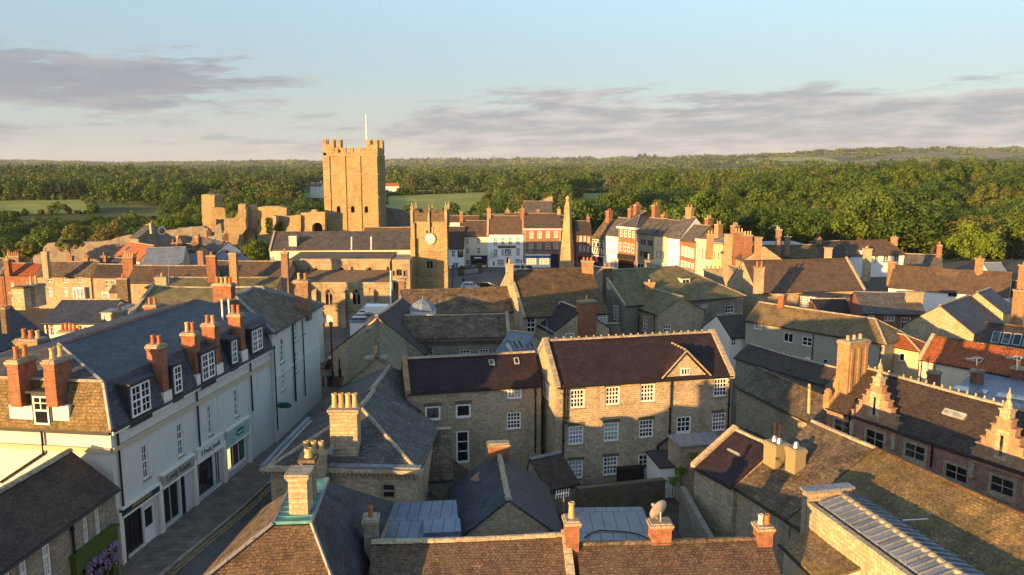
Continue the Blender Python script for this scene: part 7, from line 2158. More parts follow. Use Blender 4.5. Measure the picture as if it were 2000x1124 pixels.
for x0, y0 in ((333, 693), (343, 755), (402, 762)):
    a, z = h.at('F', x0, y0); c_ = h.uvz('F', a, z, .25)
    o_ = thing('air_conditioner', 'white fan unit on the dark brick extension wall', 'air conditioner', c_, 'fan units on the brick extension')
    b = Bag(); b.cbox(c_, h.u, h.n, .55, .22, z - .38, z + .38); b.build('casing', ['white_paint'], o_); b = Bag(); b.disc(c_ + h.n * .222 - h.u * .12, h.n, .27, .02, 14); b.build('fan_grille', ['dark_paint'], o_)
h = House('purple_brick_annexe', 'purple brick annexe with low lead-grey roof and white windows', 'house', 'm', (702, 795), (1155, 806), 5.6, ridge=(950, 648), pitch=24, zb=-1, wall='brick_dark', roof='grey_slate', cop='', rm='lead')
h.w('F', 3, 3, [(735, 800, 779, 833), (853, 813, 927, 854), (976, 826, 1036, 915)], pane='glass'); h.w('F', 1, 2, [(1053, 842, 1083, 887)], pane='glass')
h.stack(h.P(h.L * .92, 3, 0), 5, h.zr + .6, 2.2, .8, 'stone_pale', 0, along='u'); h.done()
h = House('lit_gable_barn', 'stone barn with broad sunlit gable and blue slate roof, right of the red hipped house', 'barn', 'm', (1507, 948), (1700, 858), 5.4, ridge=(1298, 728), pitch=36, zb=-2, wall='stone_pale', roof='blue_slate', vg=.12, rm='stone_pale'); h.sky((1430, 780, 1470, 812)) if False else None; h.done()
h = House('second_gable_barn', 'second barn with blue slate roof and narrow sunlit gable, just behind the broad sunlit gable', 'barn', 'm', (1722, 795), (1805, 758), 6.4, ridge=(1505, 655), pitch=36, zb=-2, wall='stone_pale', roof='blue_slate', vg=.12, rm='stone_pale'); h.done()
h = House('glazed_dark_roof_hall', 'dark roofed hall with a row of white-ribbed roof glazing', 'hall', 'm', (1545, 1030), (2100, 1098), 5.2, ridge=(1720, 880), pitch=28, zb=-2, wall='stone', roof='dark_tile', rm='moss_thick')
for k in range(10): h.skyat(1.0 + k * 1.05, 1.85 + k * 1.05, .5, h.hd * .62)
h.done()
h = House('long_white_range', 'long low white building with plain brown roof and small dark windows, below the wood', 'house', 'm', (882, 602), (1760, 672), 6.3, ridge=(1200, 464), pitch=38, zb=-1, wall='pure_white', roof='brown_tile', rm='brown_tile')
h.w('F', 3, 1, [(1076, 622, 1140, 652), (1320, 642, 1386, 674)], pane='glass', frame='dark_paint')
for x0, yt, Y in ((1540, 392, 124), (900, 415, 131), (1866, 440, 118)):
    q = on_y(px('m', x0, 500), Y); stack_on(h.root, V3(q[0], Y, 0), 6, float(on_y(px('m', x0, yt), Y)[2]), .85, .9, 'brick_buff', 1, 'terracotta', XU, YU, .4)
h.done()
h = House('dark_end_house', 'white house with dark slate roof next to the narrow sunlit barn gable', 'house', 'm', (1690, 655), (1990, 690), 6.0, ridge=(1800, 560), pitch=36, zb=-1, wall='white_render', roof='dark_tile')
q = on_y(px('m', 1835, 690), 100); stack_on(h.root, V3(q[0], 100, 0), 3, float(on_y(px('m', 1835, 622), 100)[2]), 1.0, .9, 'brick_buff', 1, 'terracotta', XU, YU, .4); h.done()
h = House('white_villa_by_wood', 'white house with rusty brown roof at the foot of the wood', 'house', 'm', (560, 374), (1010, 364), 5.2, ridge=(720, 264), pitch=38, zb=-3, wall='pure_white', roof='brown_tile', hr=3, rm='brown_tile')
h.w('F', 2, 3, [(782, 374, 806, 420), (846, 374, 881, 426), (925, 374, 957, 420)], pane='glass')
h.dormat(h.L * .28, h.L * .42, 4.0, 6.2, .1, 2, 2, 'pure_white', 'brown_tile', 'white_paint', gable=True)
q = on_y(px('m', 922, 270), 188); stack_on(h.root, V3(q[0], 188, 0), 6, float(on_y(px('m', 922, 236), 188)[2]), 1.3, .9, 'brick_buff', 2, 'terracotta', XU, YU, .4); h.done()
h = House('thick_moss_roof_house', 'house under a roof of thick rust-coloured moss, behind the wide brown roof', 'house', 'm', (-70, 390), (388, 388), 6.6, ridge=(200, 297), pitch=38, zb=-1, wall='white_render', roof='moss_thick')
for x0, yt, np_ in ((140, 232, 1), (74, 180, 1)): q = on_y(px('m', x0, 300), 166); stack_on(h.root, V3(q[0], 166, 0), 7, float(on_y(px('m', x0, yt), 166)[2]), 1.0, .8, 'brick_brown', np_, 'buff_clay', XU, YU, .5)
h.done()
h = House('maroon_back_house', 'house with dark maroon roof between the mossy roof and the white house by the wood', 'house', 'm', (385, 385), (600, 376), 5.6, ridge=(450, 270), pitch=38, zb=-3, wall='brick', roof='dark_tile'); q = on_y(px('m', 368, 275), 180); stack_on(h.root, V3(q[0], 180, 0), 6, float(on_y(px('m', 368, 246), 180)[2]), 1.3, .9, 'brick_buff', 2, 'terracotta', XU, YU, .4); h.done()
h = House('slate_cottage_by_wood', 'grey slate cottage with brick stack and stone gable at the foot of the wood', 'house', 'm', (1005, 458), (1275, 470), 5.0, ridge=(1110, 366), pitch=38, zb=-3, wall='stone', roof='grey_slate'); h.stack(h.P(h.L * .92, h.hd, 0), h.zr - 1, h.zr + 2.2, 1.3, .9, 'brick', 2); h.done()
h = flat_house('white_roof_shed', 'white flat roofed shed behind the thick mossy roof', 'building', 'm', (-90, 300), (280, 298), 6.4, 8, 'pure_white', 'lead', zb=-3); h.done()
h = House('white_gable_by_tree', 'small white gable peeping out by the bright tree at the right', 'house', 'm', (1612, 490), (1745, 490), 5.0, ridge=(1720, 428), pitch=34, zb=-3, wall='pure_white', roof='blue_lead'); h.done()
h = flat_house('blue_roof_lean_to', 'lean-to with smooth pale blue roof between the bright row and the wide brown roof', 'building', 'q', (235, 470), (430, 655), 6.4, 5.5, 'stone', 'blue_lead', zb=-1, flat=.25); h.done()
h = House('stone_parapet_house', 'golden stone house with orange stacks at the near end of the bright row', 'house', 'q', (180, 330), (480, 440), 8.6, ridge=(430, 205), pitch=35, zb=-1, wall='stone_pale', roof='grey_slate', cop='LR', copm='stone_pale')
for x0, yt, Y, w_, np_, mt in ((388, 85, 150, 1.7, 3, 'brick'), (497, 120, 146, 1.5, 3, 'brick'), (265, 105, 152, 1.4, 0, 'stone_pale'), (40, 110, 160, 1.2, 2, 'brick_buff')):
    q = on_y(px('q', x0, 240), Y); stack_on(h.root, V3(q[0], Y, 0), 7, float(on_y(px('q', x0, yt), Y)[2]), w_, 1.0, mt, np_, 'buff_clay', XU, YU, .7)
h.done()

# ------------------------------------------------------------------ brick school with stepped gables
h = House('stepped_gable_school', 'brown brick school with dark tiled roof, two stepped gables and stone mullioned windows', 'school', 'n', (432, 652), (2150, 1225), 8.0, ridge=(1030, 462), pitch=40, zb=1, wall='brick_pink', roof='dark_tile', cop='L', copm='brick_buff', rm='stone_pale', ov=.15)
mw = [(470, 715, 608, 890), (702, 790, 852, 1005), (985, 885, 1155, 1095), (1280, 1035, 1465, 1255)]
h.w('F', 2, 2, mw, frame='stone_pale', pane='glass', kind='plain', fw=.22, sill='stone_pale')
h.c = 'r'; h.w('F', 2, 2, [(1610, 358, 1806, 596)], frame='stone_pale', pane='glass', kind='plain', fw=.22, sill='stone_pale'); h.c = 'n'
b = Bag(); z = h.ze - .3; k = 0
while k * .3 < h.L: b.box(h.uvz('F', k * .3, z, .003), h.u * .15, h.n * .08, UPV * .22); k += 1
b.box(h.uvz('F', 0, z + .22, .003), h.u * h.L, h.n * .12, UPV * .08); b.build('dentil_course', ['brick_buff'], h.root)
b = Bag()
for k in range(int(h.L / .6)): b.box(h.P(.2 + k * .6, h.hd - .04, h.zr + .15), h.u * .1, -h.n * .08, UPV * .2)
b.build('ridge_fins', ['stone_pale'], h.root)
def stepgable(bl, br_, ap, fin, slit, base):
    a0, _ = h.at('F', *bl); a1, _ = h.at('F', *br_); am, za = h.at('F', *ap); _, zf = h.at('F', *fin)
    am = (a0 + a1) / 2
    n = 6; hw = (a1 - a0) / 2; zb_ = h.ze - .4
    b = Bag(); out = []
    tw_ = hw * .24; top = za
    lft = []
    for k in range(n):
        x_ = hw - (hw - tw_) * k / (n - 1) ; z_ = zb_ + .5 + (top - zb_ - .5) * (k + .6) / (n - .4)
        lft.append((x_, z_))
    poly = [(-hw, zb_)]
    pz_ = zb_
    for x_, z_ in lft: poly += [(-x_, pz_), (-x_, z_)]; pz_ = z_
    right = [(-x_, z_) for x_, z_ in poly[::-1]]
    b.prism([h.uvz('F', am + x_, z_, .12) for x_, z_ in poly + right], -h.n * .55)
    g_ = b.build('stepped_gable', ['brick_sunlit'], h.root)
    for x_, z_ in lft:
        for sg in (-1, 1):
            b = Bag(); b.box(h.uvz('F', am + sg * x_ - (.06 if sg < 0 else (hw - tw_) / (n - 1) - .0), z_ + .002, .17), h.u * ((hw - tw_) / (n - 1) + .06), -h.n * .65, UPV * .08); b.build('step_coping', ['brick_sunlit'], g_)
    b = Bag(); c_ = h.uvz('F', am, 0, -.15); b.cbox(c_, h.u, h.n, .3, .28, top, top + .55); b.cbox(c_, h.u, h.n, .37, .34, top + .55, top + .65)
    b.lathe(c_, [(.26, top + .65), (.18, top + .85), (.2, top + 1.0), (.09, top + 1.2), (.16, top + 1.35), (.13, top + 1.5), (.05, top + 1.7), (.02, top + 1.95)], 8); b.build('finial', ['stone_pale'], g_)
    b = Bag(); b.box(h.uvz('F', am - .42, zb_ + .7, .123), h.u * .84, h.n * .04, UPV * 1.9); b.box(h.uvz('F', am - .09, zb_ + .95, .165), h.u * .18, h.n * .01, UPV * 1.3, 1); b.build('slit_window', ['stone_pale', 'glass'], g_)
    # roof behind the gable
    b = Bag(); zt_ = top - .9
    for sg in (-1, 1):
        P0, P1 = h.uvz('F', am + sg * (hw - .1), h.ze - .1, -.4), h.uvz('F', am, zt_, -.4)
        P2, P3 = h.P(am, (zt_ - h.ze) / h.t + .3, zt_), h.P(am + sg * (hw - .1), .2, h.ze - .05)
        b.prism([P0, P1, P2, P3], UPV * .14)
    b.build('gable_roof', ['dark_tile'], g_)
    # brick pier below
    b = Bag(); b.box(h.uvz('F', am - hw, h.zb, .003), h.u * 2 * hw, h.n * .12, UPV * (zb_ - h.zb)); 
    b.v.clear(); b.f.clear(); b.m.clear()
    for sg in (-1, 1): b = Bag(); b.box(h.uvz('F', am + sg * hw - (.3 if sg > 0 else 0), h.ze - 1.4, .003), h.u * .3, h.n * .25, UPV * 1.0); b.build('kneeler', ['stone_pale'], g_)
stepgable((622, 690), (955, 775), (815, 508), (820, 340), None, None)
stepgable((1495, 985), (1935, 1120), (1765, 755), (1770, 592), None, None)
for x0, y0 in ((492, 462), (458, 520), (425, 580)):
    pass
h.skyat(2.2, 3.5, h.hd * .35, h.hd * .62, 'shop_light' if False else 'pale_glass'); h.sky((1300, 668, 1430, 752), 'pale_glass')
q = on_z(px('n', 612, 420), h.zr - .4); st = h.stack(V3(q[0], q[1], 0), h.zr - 4, float(on_y(px('n', 612, 165), q[1])[2]), 2.1, 1.1, 'brick_buff', 3, 'stone_pale', 'n', .35)
b = Bag()
for k in range(3): b.cbox(V3(q[0], q[1], 0) + h.n * (.75 - k * .75), h.n, h.u, .13, .62, h.zr - 3, float(on_y(px('n', 612, 165), q[1])[2]) - .5)
b.build('chimney_ribs', ['brick_buff'], st)
for k in range(3):
    b = Bag(); c_ = h.P(-.1, h.hd * (.05 + .3 * k), 0); z = h.ze + h.hd * (.05 + .3 * k) * h.t + .45; b.cbox(c_, h.u, h.n, .25, .22, z - .8, z + .3); b.lathe(c_, [(.26, z + .3), (.3, z + .5), (.2, z + .72), (.02, z + .8)], 8); b.build('finial', ['brick_buff'], h.root)
for xx in (605, 1212): h.pipe('F', xx, 720 if xx < 700 else 930, 880 if xx < 700 else 1100, .06)
h.done()

# ------------------------------------------------------------------ mossy roofs in front of the school
h = House('mossy_stone_roof_house', 'stone house with rough lichened stone slate roof and two olive flue boxes', 'house', 'o', (688, 460), (1096, 713), 6.6, ridge=(1600, 155), pitch=30, zb=0, wall='stone', roof='stone_slate', cop='', rm='stone_pale', vg=.0, ov=.2)
RH1 = h
for x0, yb, yt, w_ in ((993, 300, 150, 1.15), (1132, 350, 190, .9)):
    q = on_plane(px('o', x0, yb), h.P(0, 0, h.ze), h.rn); c_ = V3(q[0], q[1], 0); zt_ = float(on_y(px('o', x0, yt), q[1])[2])
    st = h.stack(c_, float(q[2]) - 1.2, zt_, w_, w_ * .85, 'olive_box', 0, along='u', cap='olive_box', capw=.06)
    for k in ((-.22, .22) if w_ > 1 else (0,)):
        b = Bag(); p = c_ + h.u * k; b.lathe(p, [(.2, zt_), (.16, zt_ + .2), (.1, zt_ + .35)], 10); b.build('flue_cone', ['steel'], st)
        if w_ > 1: b = Bag(); b.lathe(p, [(.08, zt_ + .3), (.08, zt_ + 1.0), (.13, zt_ + 1.02), (.13, zt_ + 1.2), (.02, zt_ + 1.25)], 8); b.build('flue_pipe', ['timber_black'], st)
h.done()
h = House('mossy_tile_roof_house', 'house with large yellow-brown mossy tile roof filling the lower right', 'house', 'o', (0, 0), (1, 1), 6.6, ends=(RH1.P(RH1.L + .1, 0, 0), RH1.P(RH1.L + 27, 0, 0)), hd=RH1.hd, pitch=30, zb=0, wall='stone', roof='mossy_tile', rm='moss_thick', vg=.0)
h.done()
h = House('plum_skylight_house', 'small house with plum slate roof and one roof window, beside the rough stone slate roof', 'house', 'o', (402, 318), (684, 470), 6.7, ridge=(912, 162), pitch=32, zb=0, wall='stone', roof='purple_slate', cop='L', copm='stone_pale')
h.sky((640, 205, 735, 245), 'pale_glass'); h.done()
h = House('grey_slate_back_barn', 'barn with mossy grey slate roof beyond the right end of the honey stone house', 'barn', 'n', (-225, 500), (395, 800), 5.2, ridge=(40, 425), pitch=34, zb=-1, wall='stone', roof='stone_slate', rm='stone_slate')
h.done()
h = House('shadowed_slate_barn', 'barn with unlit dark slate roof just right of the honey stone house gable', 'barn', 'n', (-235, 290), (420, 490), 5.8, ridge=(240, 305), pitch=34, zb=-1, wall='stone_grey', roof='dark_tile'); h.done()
o_ = thing('yellow_pole', 'slender yellow wooden pole standing beside the barn roof', 'pole', on_y(px('n', 300, 760), 57)); b = Bag(); b.tube(on_y(px('n', 296, 800), 57), on_y(px('n', 303, 488), 57), .12, 8, 0, .09); b.build('pole', ['buff_clay'], o_); b = Bag(); p = on_y(px('n', 303, 488), 57); b.cbox(p, XU, YU, .16, .08, p[2] - .3, p[2] - .2); b.build('crossarm', ['brown_wood'], o_)
# glazed lantern house in the lower right corner
h = House('lit_corner_house', 'cream house with low mossy roof under the glazed lantern, lower right corner', 'house', 'r', (120, 893), (420, 1180), 7.0, ridge=(400, 706), pitch=17, zb=0, wall='cream_render', roof='gold_lichen', ov=.25, hb=3); h.done()
lz = 9.1
h = ridge_house('glazed_lantern', 'ribbed blue glazed ridge lantern behind a stone parapet, lower right corner', 'roof lantern', 'r', (540, 548), (1400, 1124), lz, 1.2, 13, zb=5, x0=.0, x1=6, wall='stone_pale', roof='blue_lead', gut=False, ov=.1, rm='stone_pale', jit=0)
b = Bag()
for k in range(int(h.L / .48)):
    for sg, dd in ((1, -.1), (-1, h.D + .1)):
        p = h.P(.2 + k * .48, dd, h.ze + .09); q = h.P(.2 + k * .48, h.hd, h.zr + .15); b.prism([p, q, q + UPV * .1, p + UPV * .1], h.u * .05)
b.build('glazing_ribs', ['stone_pale' if False else 'lead'], h.root)
pw = Bag(); pw.box(h.P(-.2, -.62, 5), h.u * (h.L + 3), h.n * -.3, UPV * (h.ze - 4.95)); pw.box(h.P(-.7, -.62, 5), h.u * .42, -h.n * 2.6, UPV * (h.zr - 4.75)); pw.box(h.P(-.8, -.72, h.zr + .25), h.u * .62, -h.n * 2.8, UPV * .12, 1); pw.build('parapet', ['stone_pale', 'lead'], h.root)
h.done()
gr = thing('guard_rail', 'grey metal guard rail beside the glazed lantern', 'railing', on_z(px('r', 1070, 800), 8)); b = Bag()
for p, q in (((985, 722), (1170, 712)), ((1170, 712), (1162, 800)), ((1020, 805), (1162, 800)), ((1075, 715), (1072, 805))):
    b.tube(on_y(px('r', *p), 37), on_y(px('r', *q), 37), .035)
b.tube(on_y(px('r', 1162, 800), 37), on_y(px('r', 1162, 830), 37) - UPV * .8, .035); b.build('rails', ['steel'], gr)
# ================================================================== trees
def crown_geo(seed, r, h, n, leaf, lobes, zb=.3, sparse=0.0, cone=False):
    """leaf sprays spread over many overlapping lobes; returns quads (n,4,3)"""
    rg = np.random.RandomState(seed)
    # a domed crown whose surface is broken into many small sprays
    C = []
    lean = rg.uniform(-.12, .12, 2) * r
    for k in range(lobes):
        d = rg.normal(size=3); d[2] = abs(d[2]) * .9 - .28; d /= np.linalg.norm(d)
        bulge = 1 + .16 * math.sin(3 * math.atan2(d[1], d[0]) + seed) + rg.uniform(-.14, .10)
        rad = .80 * bulge
        zc, hz = h * (zb + (1 - zb) * .42), h * (1 - zb) * .60
        q = (1.0 if not cone else max(.08, .95 - d[2] * .9))
        C.append((d[0] * r * rad * q + lean[0] * d[2], d[1] * r * rad * q + lean[1] * d[2], zc + d[2] * hz * rad, r * rg.uniform(.17, .31)))
    C += [(0, 0, h * (zb + (1 - zb) * .35), r * .62), (lean[0], lean[1], h * (zb + (1 - zb) * .62), r * .55)]
    C = np.array(C)
    w = C[:, 3] ** 2; w[-2:] *= .5; w /= w.sum()
    idx = rg.choice(len(C), n, p=w)
    d = rg.normal(size=(n, 3)); d[:, 2] = d[:, 2] * .9 + .25
    d /= np.linalg.norm(d, axis=1)[:, None]
    rad = C[idx, 3] * (1 - rg.uniform(0, 1, n) ** 2.6 * .4)
    P = C[idx, :3] + d * rad[:, None] * np.array([1, 1, .85])
    # orientation: mostly facing out, well jittered
    nn = d + rg.normal(size=(n, 3)) * .34
    nn /= np.linalg.norm(nn, axis=1)[:, None]
    a = np.cross(nn, rg.normal(size=(n, 3))); a /= np.linalg.norm(a, axis=1)[:, None]
    c = np.cross(nn, a)
    s = leaf * rg.uniform(.6, 1.35, n)
    A, B_ = a * s[:, None] * .5, c * s[:, None] * rg.uniform(.55, .9, n)[:, None] * .5
    return np.stack([P - A - B_ * .6, P + A * .25 - B_, P + A + B_ * .5, P - A * .3 + B_], axis=1)
def quads_mesh(name, Q, mats, midx=None):
    n = len(Q)
    me = bpy.data.meshes.new(name)
    me.vertices.add(n * 4); me.loops.add(n * 4); me.polygons.add(n)
    me.vertices.foreach_set('co', Q.reshape(-1).astype(np.float32))
    me.loops.foreach_set('vertex_index', np.arange(n * 4, dtype=np.int32))
    me.polygons.foreach_set('loop_start', np.arange(0, n * 4, 4, dtype=np.int32))
    for m_ in mats: me.materials.append(MAT[m_])
    if midx is not None: me.polygons.foreach_set('material_index', midx.astype(np.int32))
    me.update(calc_edges=True)
    return me
def trunk_mesh(name, seed, r, h):
    rg = random.Random(seed); b = Bag()
    b.tube((0, 0, -1.5), (0, 0, h * .35), r * .075, 7, 0, r * .055)
    b.tube((0, 0, h * .35), (rg.uniform(-.3, .3), rg.uniform(-.3, .3), h * .8), r * .055, 6, 0, r * .02)
    for k in range(5):
        t = rg.uniform(0, 6.28); z = h * rg.uniform(.28, .55); b.tube((0, 0, z), (math.cos(t) * r * .6, math.sin(t) * r * .6, z + h * .25), r * .035, 5, 0, r * .012)
    o = b.build(name, ['bark'], None, V3(0, 0, 0)); return o
PROTO = {}
def proto(kind, seed, r, h, n, leaf, lobes, mat, **k):
    root = bpy.data.objects.new('broadleaf_tree', None); COL.objects.link(root); root['_o'] = (0, 0, 0)
    me = quads_mesh('crown', crown_geo(seed, r, h, n, leaf, lobes, **k), [mat])
    c = bpy.data.objects.new('crown', me); COL.objects.link(c); c.parent = root
    t = trunk_mesh('trunk', seed, r, h); t.parent = root; t.location = (0, 0, 0)
    PROTO[kind] = [root, 0, r, h]
    return root
NV = 7
for k in range(NV):
    rg = random.Random(k)
    proto('dark%d' % k, 10 + k, rg.uniform(6.6, 8.8), rg.uniform(13.5, 17.5), 6500, .62, rg.randint(46, 80), 'leaf' if k % 3 else 'leaf_dark', zb=.16)
for k in range(3):
    proto('pale%d' % k, 40 + k, 5.6, 13.5, 4600, .55, 50, 'leaf_pale', zb=.12)
proto('lime', 60, 7.2, 13.0, 6000, .6, 60, 'leaf_lime', zb=.08)
proto('brown', 61, 5.2, 12.5, 4200, .45, 50, 'leaf_brown', zb=.08)
proto('bush', 62, 2.6, 3.6, 1200, .4, 16, 'leaf_pale', zb=.05)
proto('shrub', 63, .9, 1.6, 700, .2, 14, 'leaf_lime', zb=.05)
def SKY(x):      # rough roofline: trees whose tops stay below it cannot be seen
    return float(np.interp(x, [-100, 0, 60, 230, 260, 390, 400, 480, 560, 632, 634, 752, 754, 880, 1120, 1200, 1430, 1520, 1740, 1760, 2000], [505, 500, 490, 468, 458, 448, 400, 415, 425, 425, 268, 268, 470, 430, 425, 430, 450, 480, 485, 510, 535]))
def topix(P):
    d = np.asarray(P, float) - CAMP
    f = d[1] * CP - d[2] * SP; up = d[1] * SP + d[2] * CP
    return 1000 + FPX * d[0] / f, 562 - FPX * up / f
NTREE = [0]
def plant(kind, P, label, group, cat='tree', s=1.0, rot=None, name=None, sz=None):
    pr = PROTO[kind]
    sc = (s, s, sz or s)
    if pr[1] == 0:
        o = pr[0]; o.location = tuple(P); o.rotation_euler = (0, 0, rot or 0); o.scale = sc; o['label'] = label; pr[1] = 1
    else:
        o = copy_thing(pr[0], tuple(P), random.uniform(0, 6.28) if rot is None else rot, label, sc)
    o['category'] = cat
    if name: o.name = name
    if group: o['group'] = group
    elif 'group' in o: del o['group']
    NTREE[0] += 1
    return o
rt = random.Random(5)
cand = []
OPEN = [(-60, 180, 424, 392), (180, 300, 420, 400), (750, 925, 426, 376), (925, 965, 392, 374), (1128, 1198, 401, 377), (590, 634, 385, 366)]      # photo boxes where open ground shows: nothing in front may rise into them
def head(x, y, z, h):
    """how tall a tree may grow here without hiding a meadow seen beyond it"""
    for k in range(12):
        u, v = topix((x, y, z + h))
        w = 5.0 / y * FPX
        hit = [o for o in OPEN if o[0] - w < u < o[1] + w and v < o[2] and topix((x, y, z))[1] > o[3] + 2]
        if not hit: return h
        h *= .88
        if h < 3.5: return 0
    return 0
def scatter(a0, a1, y0, y1, sp, fn=None, hh=15):
    Y = y0
    while Y < y1:
        X = a0 * Y
        while X < a1 * Y:
            x, y = X + rt.uniform(-.45, .45) * sp, Y + rt.uniform(-.45, .45) * sp
            if not in_field(x, y) and (fn is None or fn(x, y)):
                z = gz(x, y); h = head(x, y, z, hh)
                if h > 0:
                    u, v = topix((x, y, z + h))
                    if -40 < u < 2040 and v < SKY(u) + 6:
                        cand.append((y, x, z, h))
            X += sp
        Y += sp * .9
clump = lambda x, y: math.sin(x * .021 + 2) * math.sin(y * .017 + x * .006) + .35 * math.sin(x * .07) > -.62
scatter(.085, .72, 250, 520, 16.0)
scatter(-.72, .09, 285, 640, 13.0, clump)
cand.sort()
WOODS = {'hill': ('dense broadleaf tree of the wood climbing the hillside behind the town', 'broadleaf trees of the hillside wood'),
         'valley': ('leafy tree in the valley woods beyond the castle', 'leafy trees of the valley woods'),
         'mid': ('bushy tree among the meadows beyond the market square', 'trees around the meadows')}
rest = []
vis = []
for q_ in cand:
    (vis if len(vis) < 285 else rest).append(q_)
for y, x, z, h_ in vis:
    a = x / y
    g = 'hill' if a > .085 else ('valley' if a < -.16 else 'mid')
    kd = ('pale%d' % rt.randrange(3)) if rt.random() < .16 else 'dark%d' % rt.randrange(NV)
    s = rt.uniform(.72, 1.22) * (1.48 if g == 'hill' else 1) * (1.0 if h_ > 12 else .45 + .55 * h_ / 15)
    plant(kd, (x, y, z - .6), WOODS[g][0], WOODS[g][1], s=s, sz=h_ / 15 * rt.uniform(.7, 1.0 if h_ < 14.9 else 1.15) * (1.22 if g == 'hill' else 1), name='broadleaf_tree')
# a few trees one can point to
for kd, p, lab, s in (('lime', (1898, 528), 'bright lime green tree standing by the last roofs at the foot of the wood', 1.0),
                      ('brown', (215, 463), 'rounded tree with brownish gold foliage above the long castle wall', .95),
                      ('pale1', (150, 466), 'sparse pale tree left of the brownish gold tree', .8),
                      ('pale2', (278, 452), 'slender pale tree right of the brownish gold tree', .7),
                      ('dark2', (335, 452), 'round green tree just left of the ruined corner tower', .8),
                      ('dark4', (500, 505), 'dark green tree below the broken castle tower beside the long white hall', .62),
                      ('dark5', (785, 470), 'dark tree in the shade between keep and clock tower', .8),
                      ('pale0', (545, 430), 'fresh green tree just behind the low ruined range', .8)):
    Y = {1898: 228, 215: 222, 150: 226, 278: 226, 335: 240, 500: 205, 785: 270, 545: 300}[p[0]]
    q = on_y(p, Y)
    plant(kd, (q[0], Y, min(gz(q[0], Y), q[2]) if p[0] != 500 else q[2] - 4), lab, None, s=s, name='landmark_tree')
for k, (x, y, s) in enumerate(((1352, 884, .42), (1330, 915, .5), (1314, 935, .5), (1184, 962, .35))):
    q = on_y((x, y + 10), (53.5, 54, 53, 50)[k])
    plant('shrub', (q[0], q[1], q[2] - .2), ('bright green shrub sprouting from the top of the yard wall', 'bright green shrub hanging midway down the yard wall', 'bright green shrub at the foot of the yard wall by the white porch', 'small green tuft on the low wall of the dark yard')[k], None, 'shrub', s, name='wall_shrub')
for k, (x, y) in enumerate(((60, 487), (40, 500), (25, 492), (135, 480))):
    q = on_y((x, y), 190); plant('bush', (q[0], 190, q[2] - 2.0), 'garden bush at the left end of the long castle wall', 'bushes by the castle wall', 'bush', 1.2, name='garden_bush')
# everything further off reads as one mass
def mass(name, pts, n_of, leaf_of, mats, mw, label):
    bank = {}
    QS, MI = [], []
    rg = np.random.RandomState(11)
    for (y, x, z, r, h) in pts:
        n, lf = n_of(y), leaf_of(y)
        key = (n, rg.randint(6))
        if key not in bank: bank[key] = crown_geo(200 + key[1] * 17 + n, 1.0, 1.0, n, 1.0, 26, zb=.1)
        base = bank[key]
        c = base.mean(axis=1, keepdims=True)
        t = rg.uniform(0, 6.28); R2 = np.array([[math.cos(t), -math.sin(t), 0], [math.sin(t), math.cos(t), 0], [0, 0, 1]])
        q = (c * np.array([r, r, h]) + (base - c) * lf) @ R2.T + np.array([x, y, z])
        QS.append(q); MI.append(np.full(n, rg.choice(len(mats), p=mw)))
    me = quads_mesh(name, np.concatenate(QS), mats, np.concatenate(MI))
    o = bpy.data.objects.new(name, me); COL.objects.link(o); struct(o, 'stuff'); o['label'] = label; o['category'] = 'woodland'
    return o
pts = [(y, x, z - .5, rt.uniform(4.8, 7.4) * (.4 + .6 * h_ / 15), h_ * rt.uniform(.75, 1.05)) for y, x, z, h_ in rest]
cand.clear()
scatter(-.72, .72, 520, 900, 16, clump)
pts += [(y, x, z - .5, rt.uniform(5.5, 9), h_ * rt.uniform(.7, 1.1)) for y, x, z, h_ in cand if not (x / y > .1 and y > 640)]
for f in FIELDS[:4]:
    for i in range(4):
        (xa, ya), (xb, yb) = f[i], f[i - 1]
        n_ = int(math.hypot(xb - xa, yb - ya) / 4.5)
        for k in range(n_):
            if rt.random() < .82:
                x, y = xa + (xb - xa) * k / n_ + rt.uniform(-1, 1), ya + (yb - ya) * k / n_ + rt.uniform(-1, 1)
                big = rt.random() < .07
                pts.append((y, x, gz(x, y) - .3, rt.uniform(1.6, 3.0) * (1.9 if big else 1), rt.uniform(2.2, 4.0) * (2.0 if big else 1)))
mass('near_woods', pts, lambda y: 620 if y < 520 else 340, lambda y: 1.0 if y < 520 else 1.5, ['leaf', 'leaf_dark', 'leaf_pale', 'leaf_fir', 'leaf_brown'], [.42, .28, .16, .1, .04], 'unbroken woodland canopy beyond the nearest trees')
print('trees', NTREE[0], 'rest', len(pts))
pts = []
far_clump = lambda x, y: math.sin(x * .011 + 1) * math.sin(y * .009 + x * .002) + .4 * math.sin(x * .031 + y * .01) > -.42
cand.clear(); scatter(-.72, .45, 900, 2000, 30, far_clump); pts += [(y, x, z - 1, rt.uniform(9, 17), h_ * rt.uniform(.6, 1.15) * (1.5 if x / y < -.42 and rt.random() < .3 else 1)) for y, x, z, h_ in cand]
cand.clear(); scatter(-.72, .72, 2000, 5200, 75); pts += [(y, x, z - 3, rt.uniform(30, 48), rt.uniform(10, 22)) for y, x, z, h_ in cand if rt.random() < (.72 if x / y < .22 else .22)]
cand.clear(); scatter(-.72, .72, 5200, 9000, 210); pts += [(y, x, z - 4, rt.uniform(80, 140), rt.uniform(14, 30) * (.6 + 1.3 * abs(math.sin(x * .0006 + y * .0003)))) for y, x, z, h_ in cand if rt.random() < (.8 if x / y < .25 else .2)]
mass('far_woods', pts, lambda y: 150 if y < 2000 else 110, lambda y: 3.2 if y < 2000 else (8 if y < 5200 else 24), ['leaf', 'leaf_dark', 'leaf_fir', 'leaf_pale'], [.42, .34, .16, .08], 'distant woods running to the horizon')
print('far', len(pts))
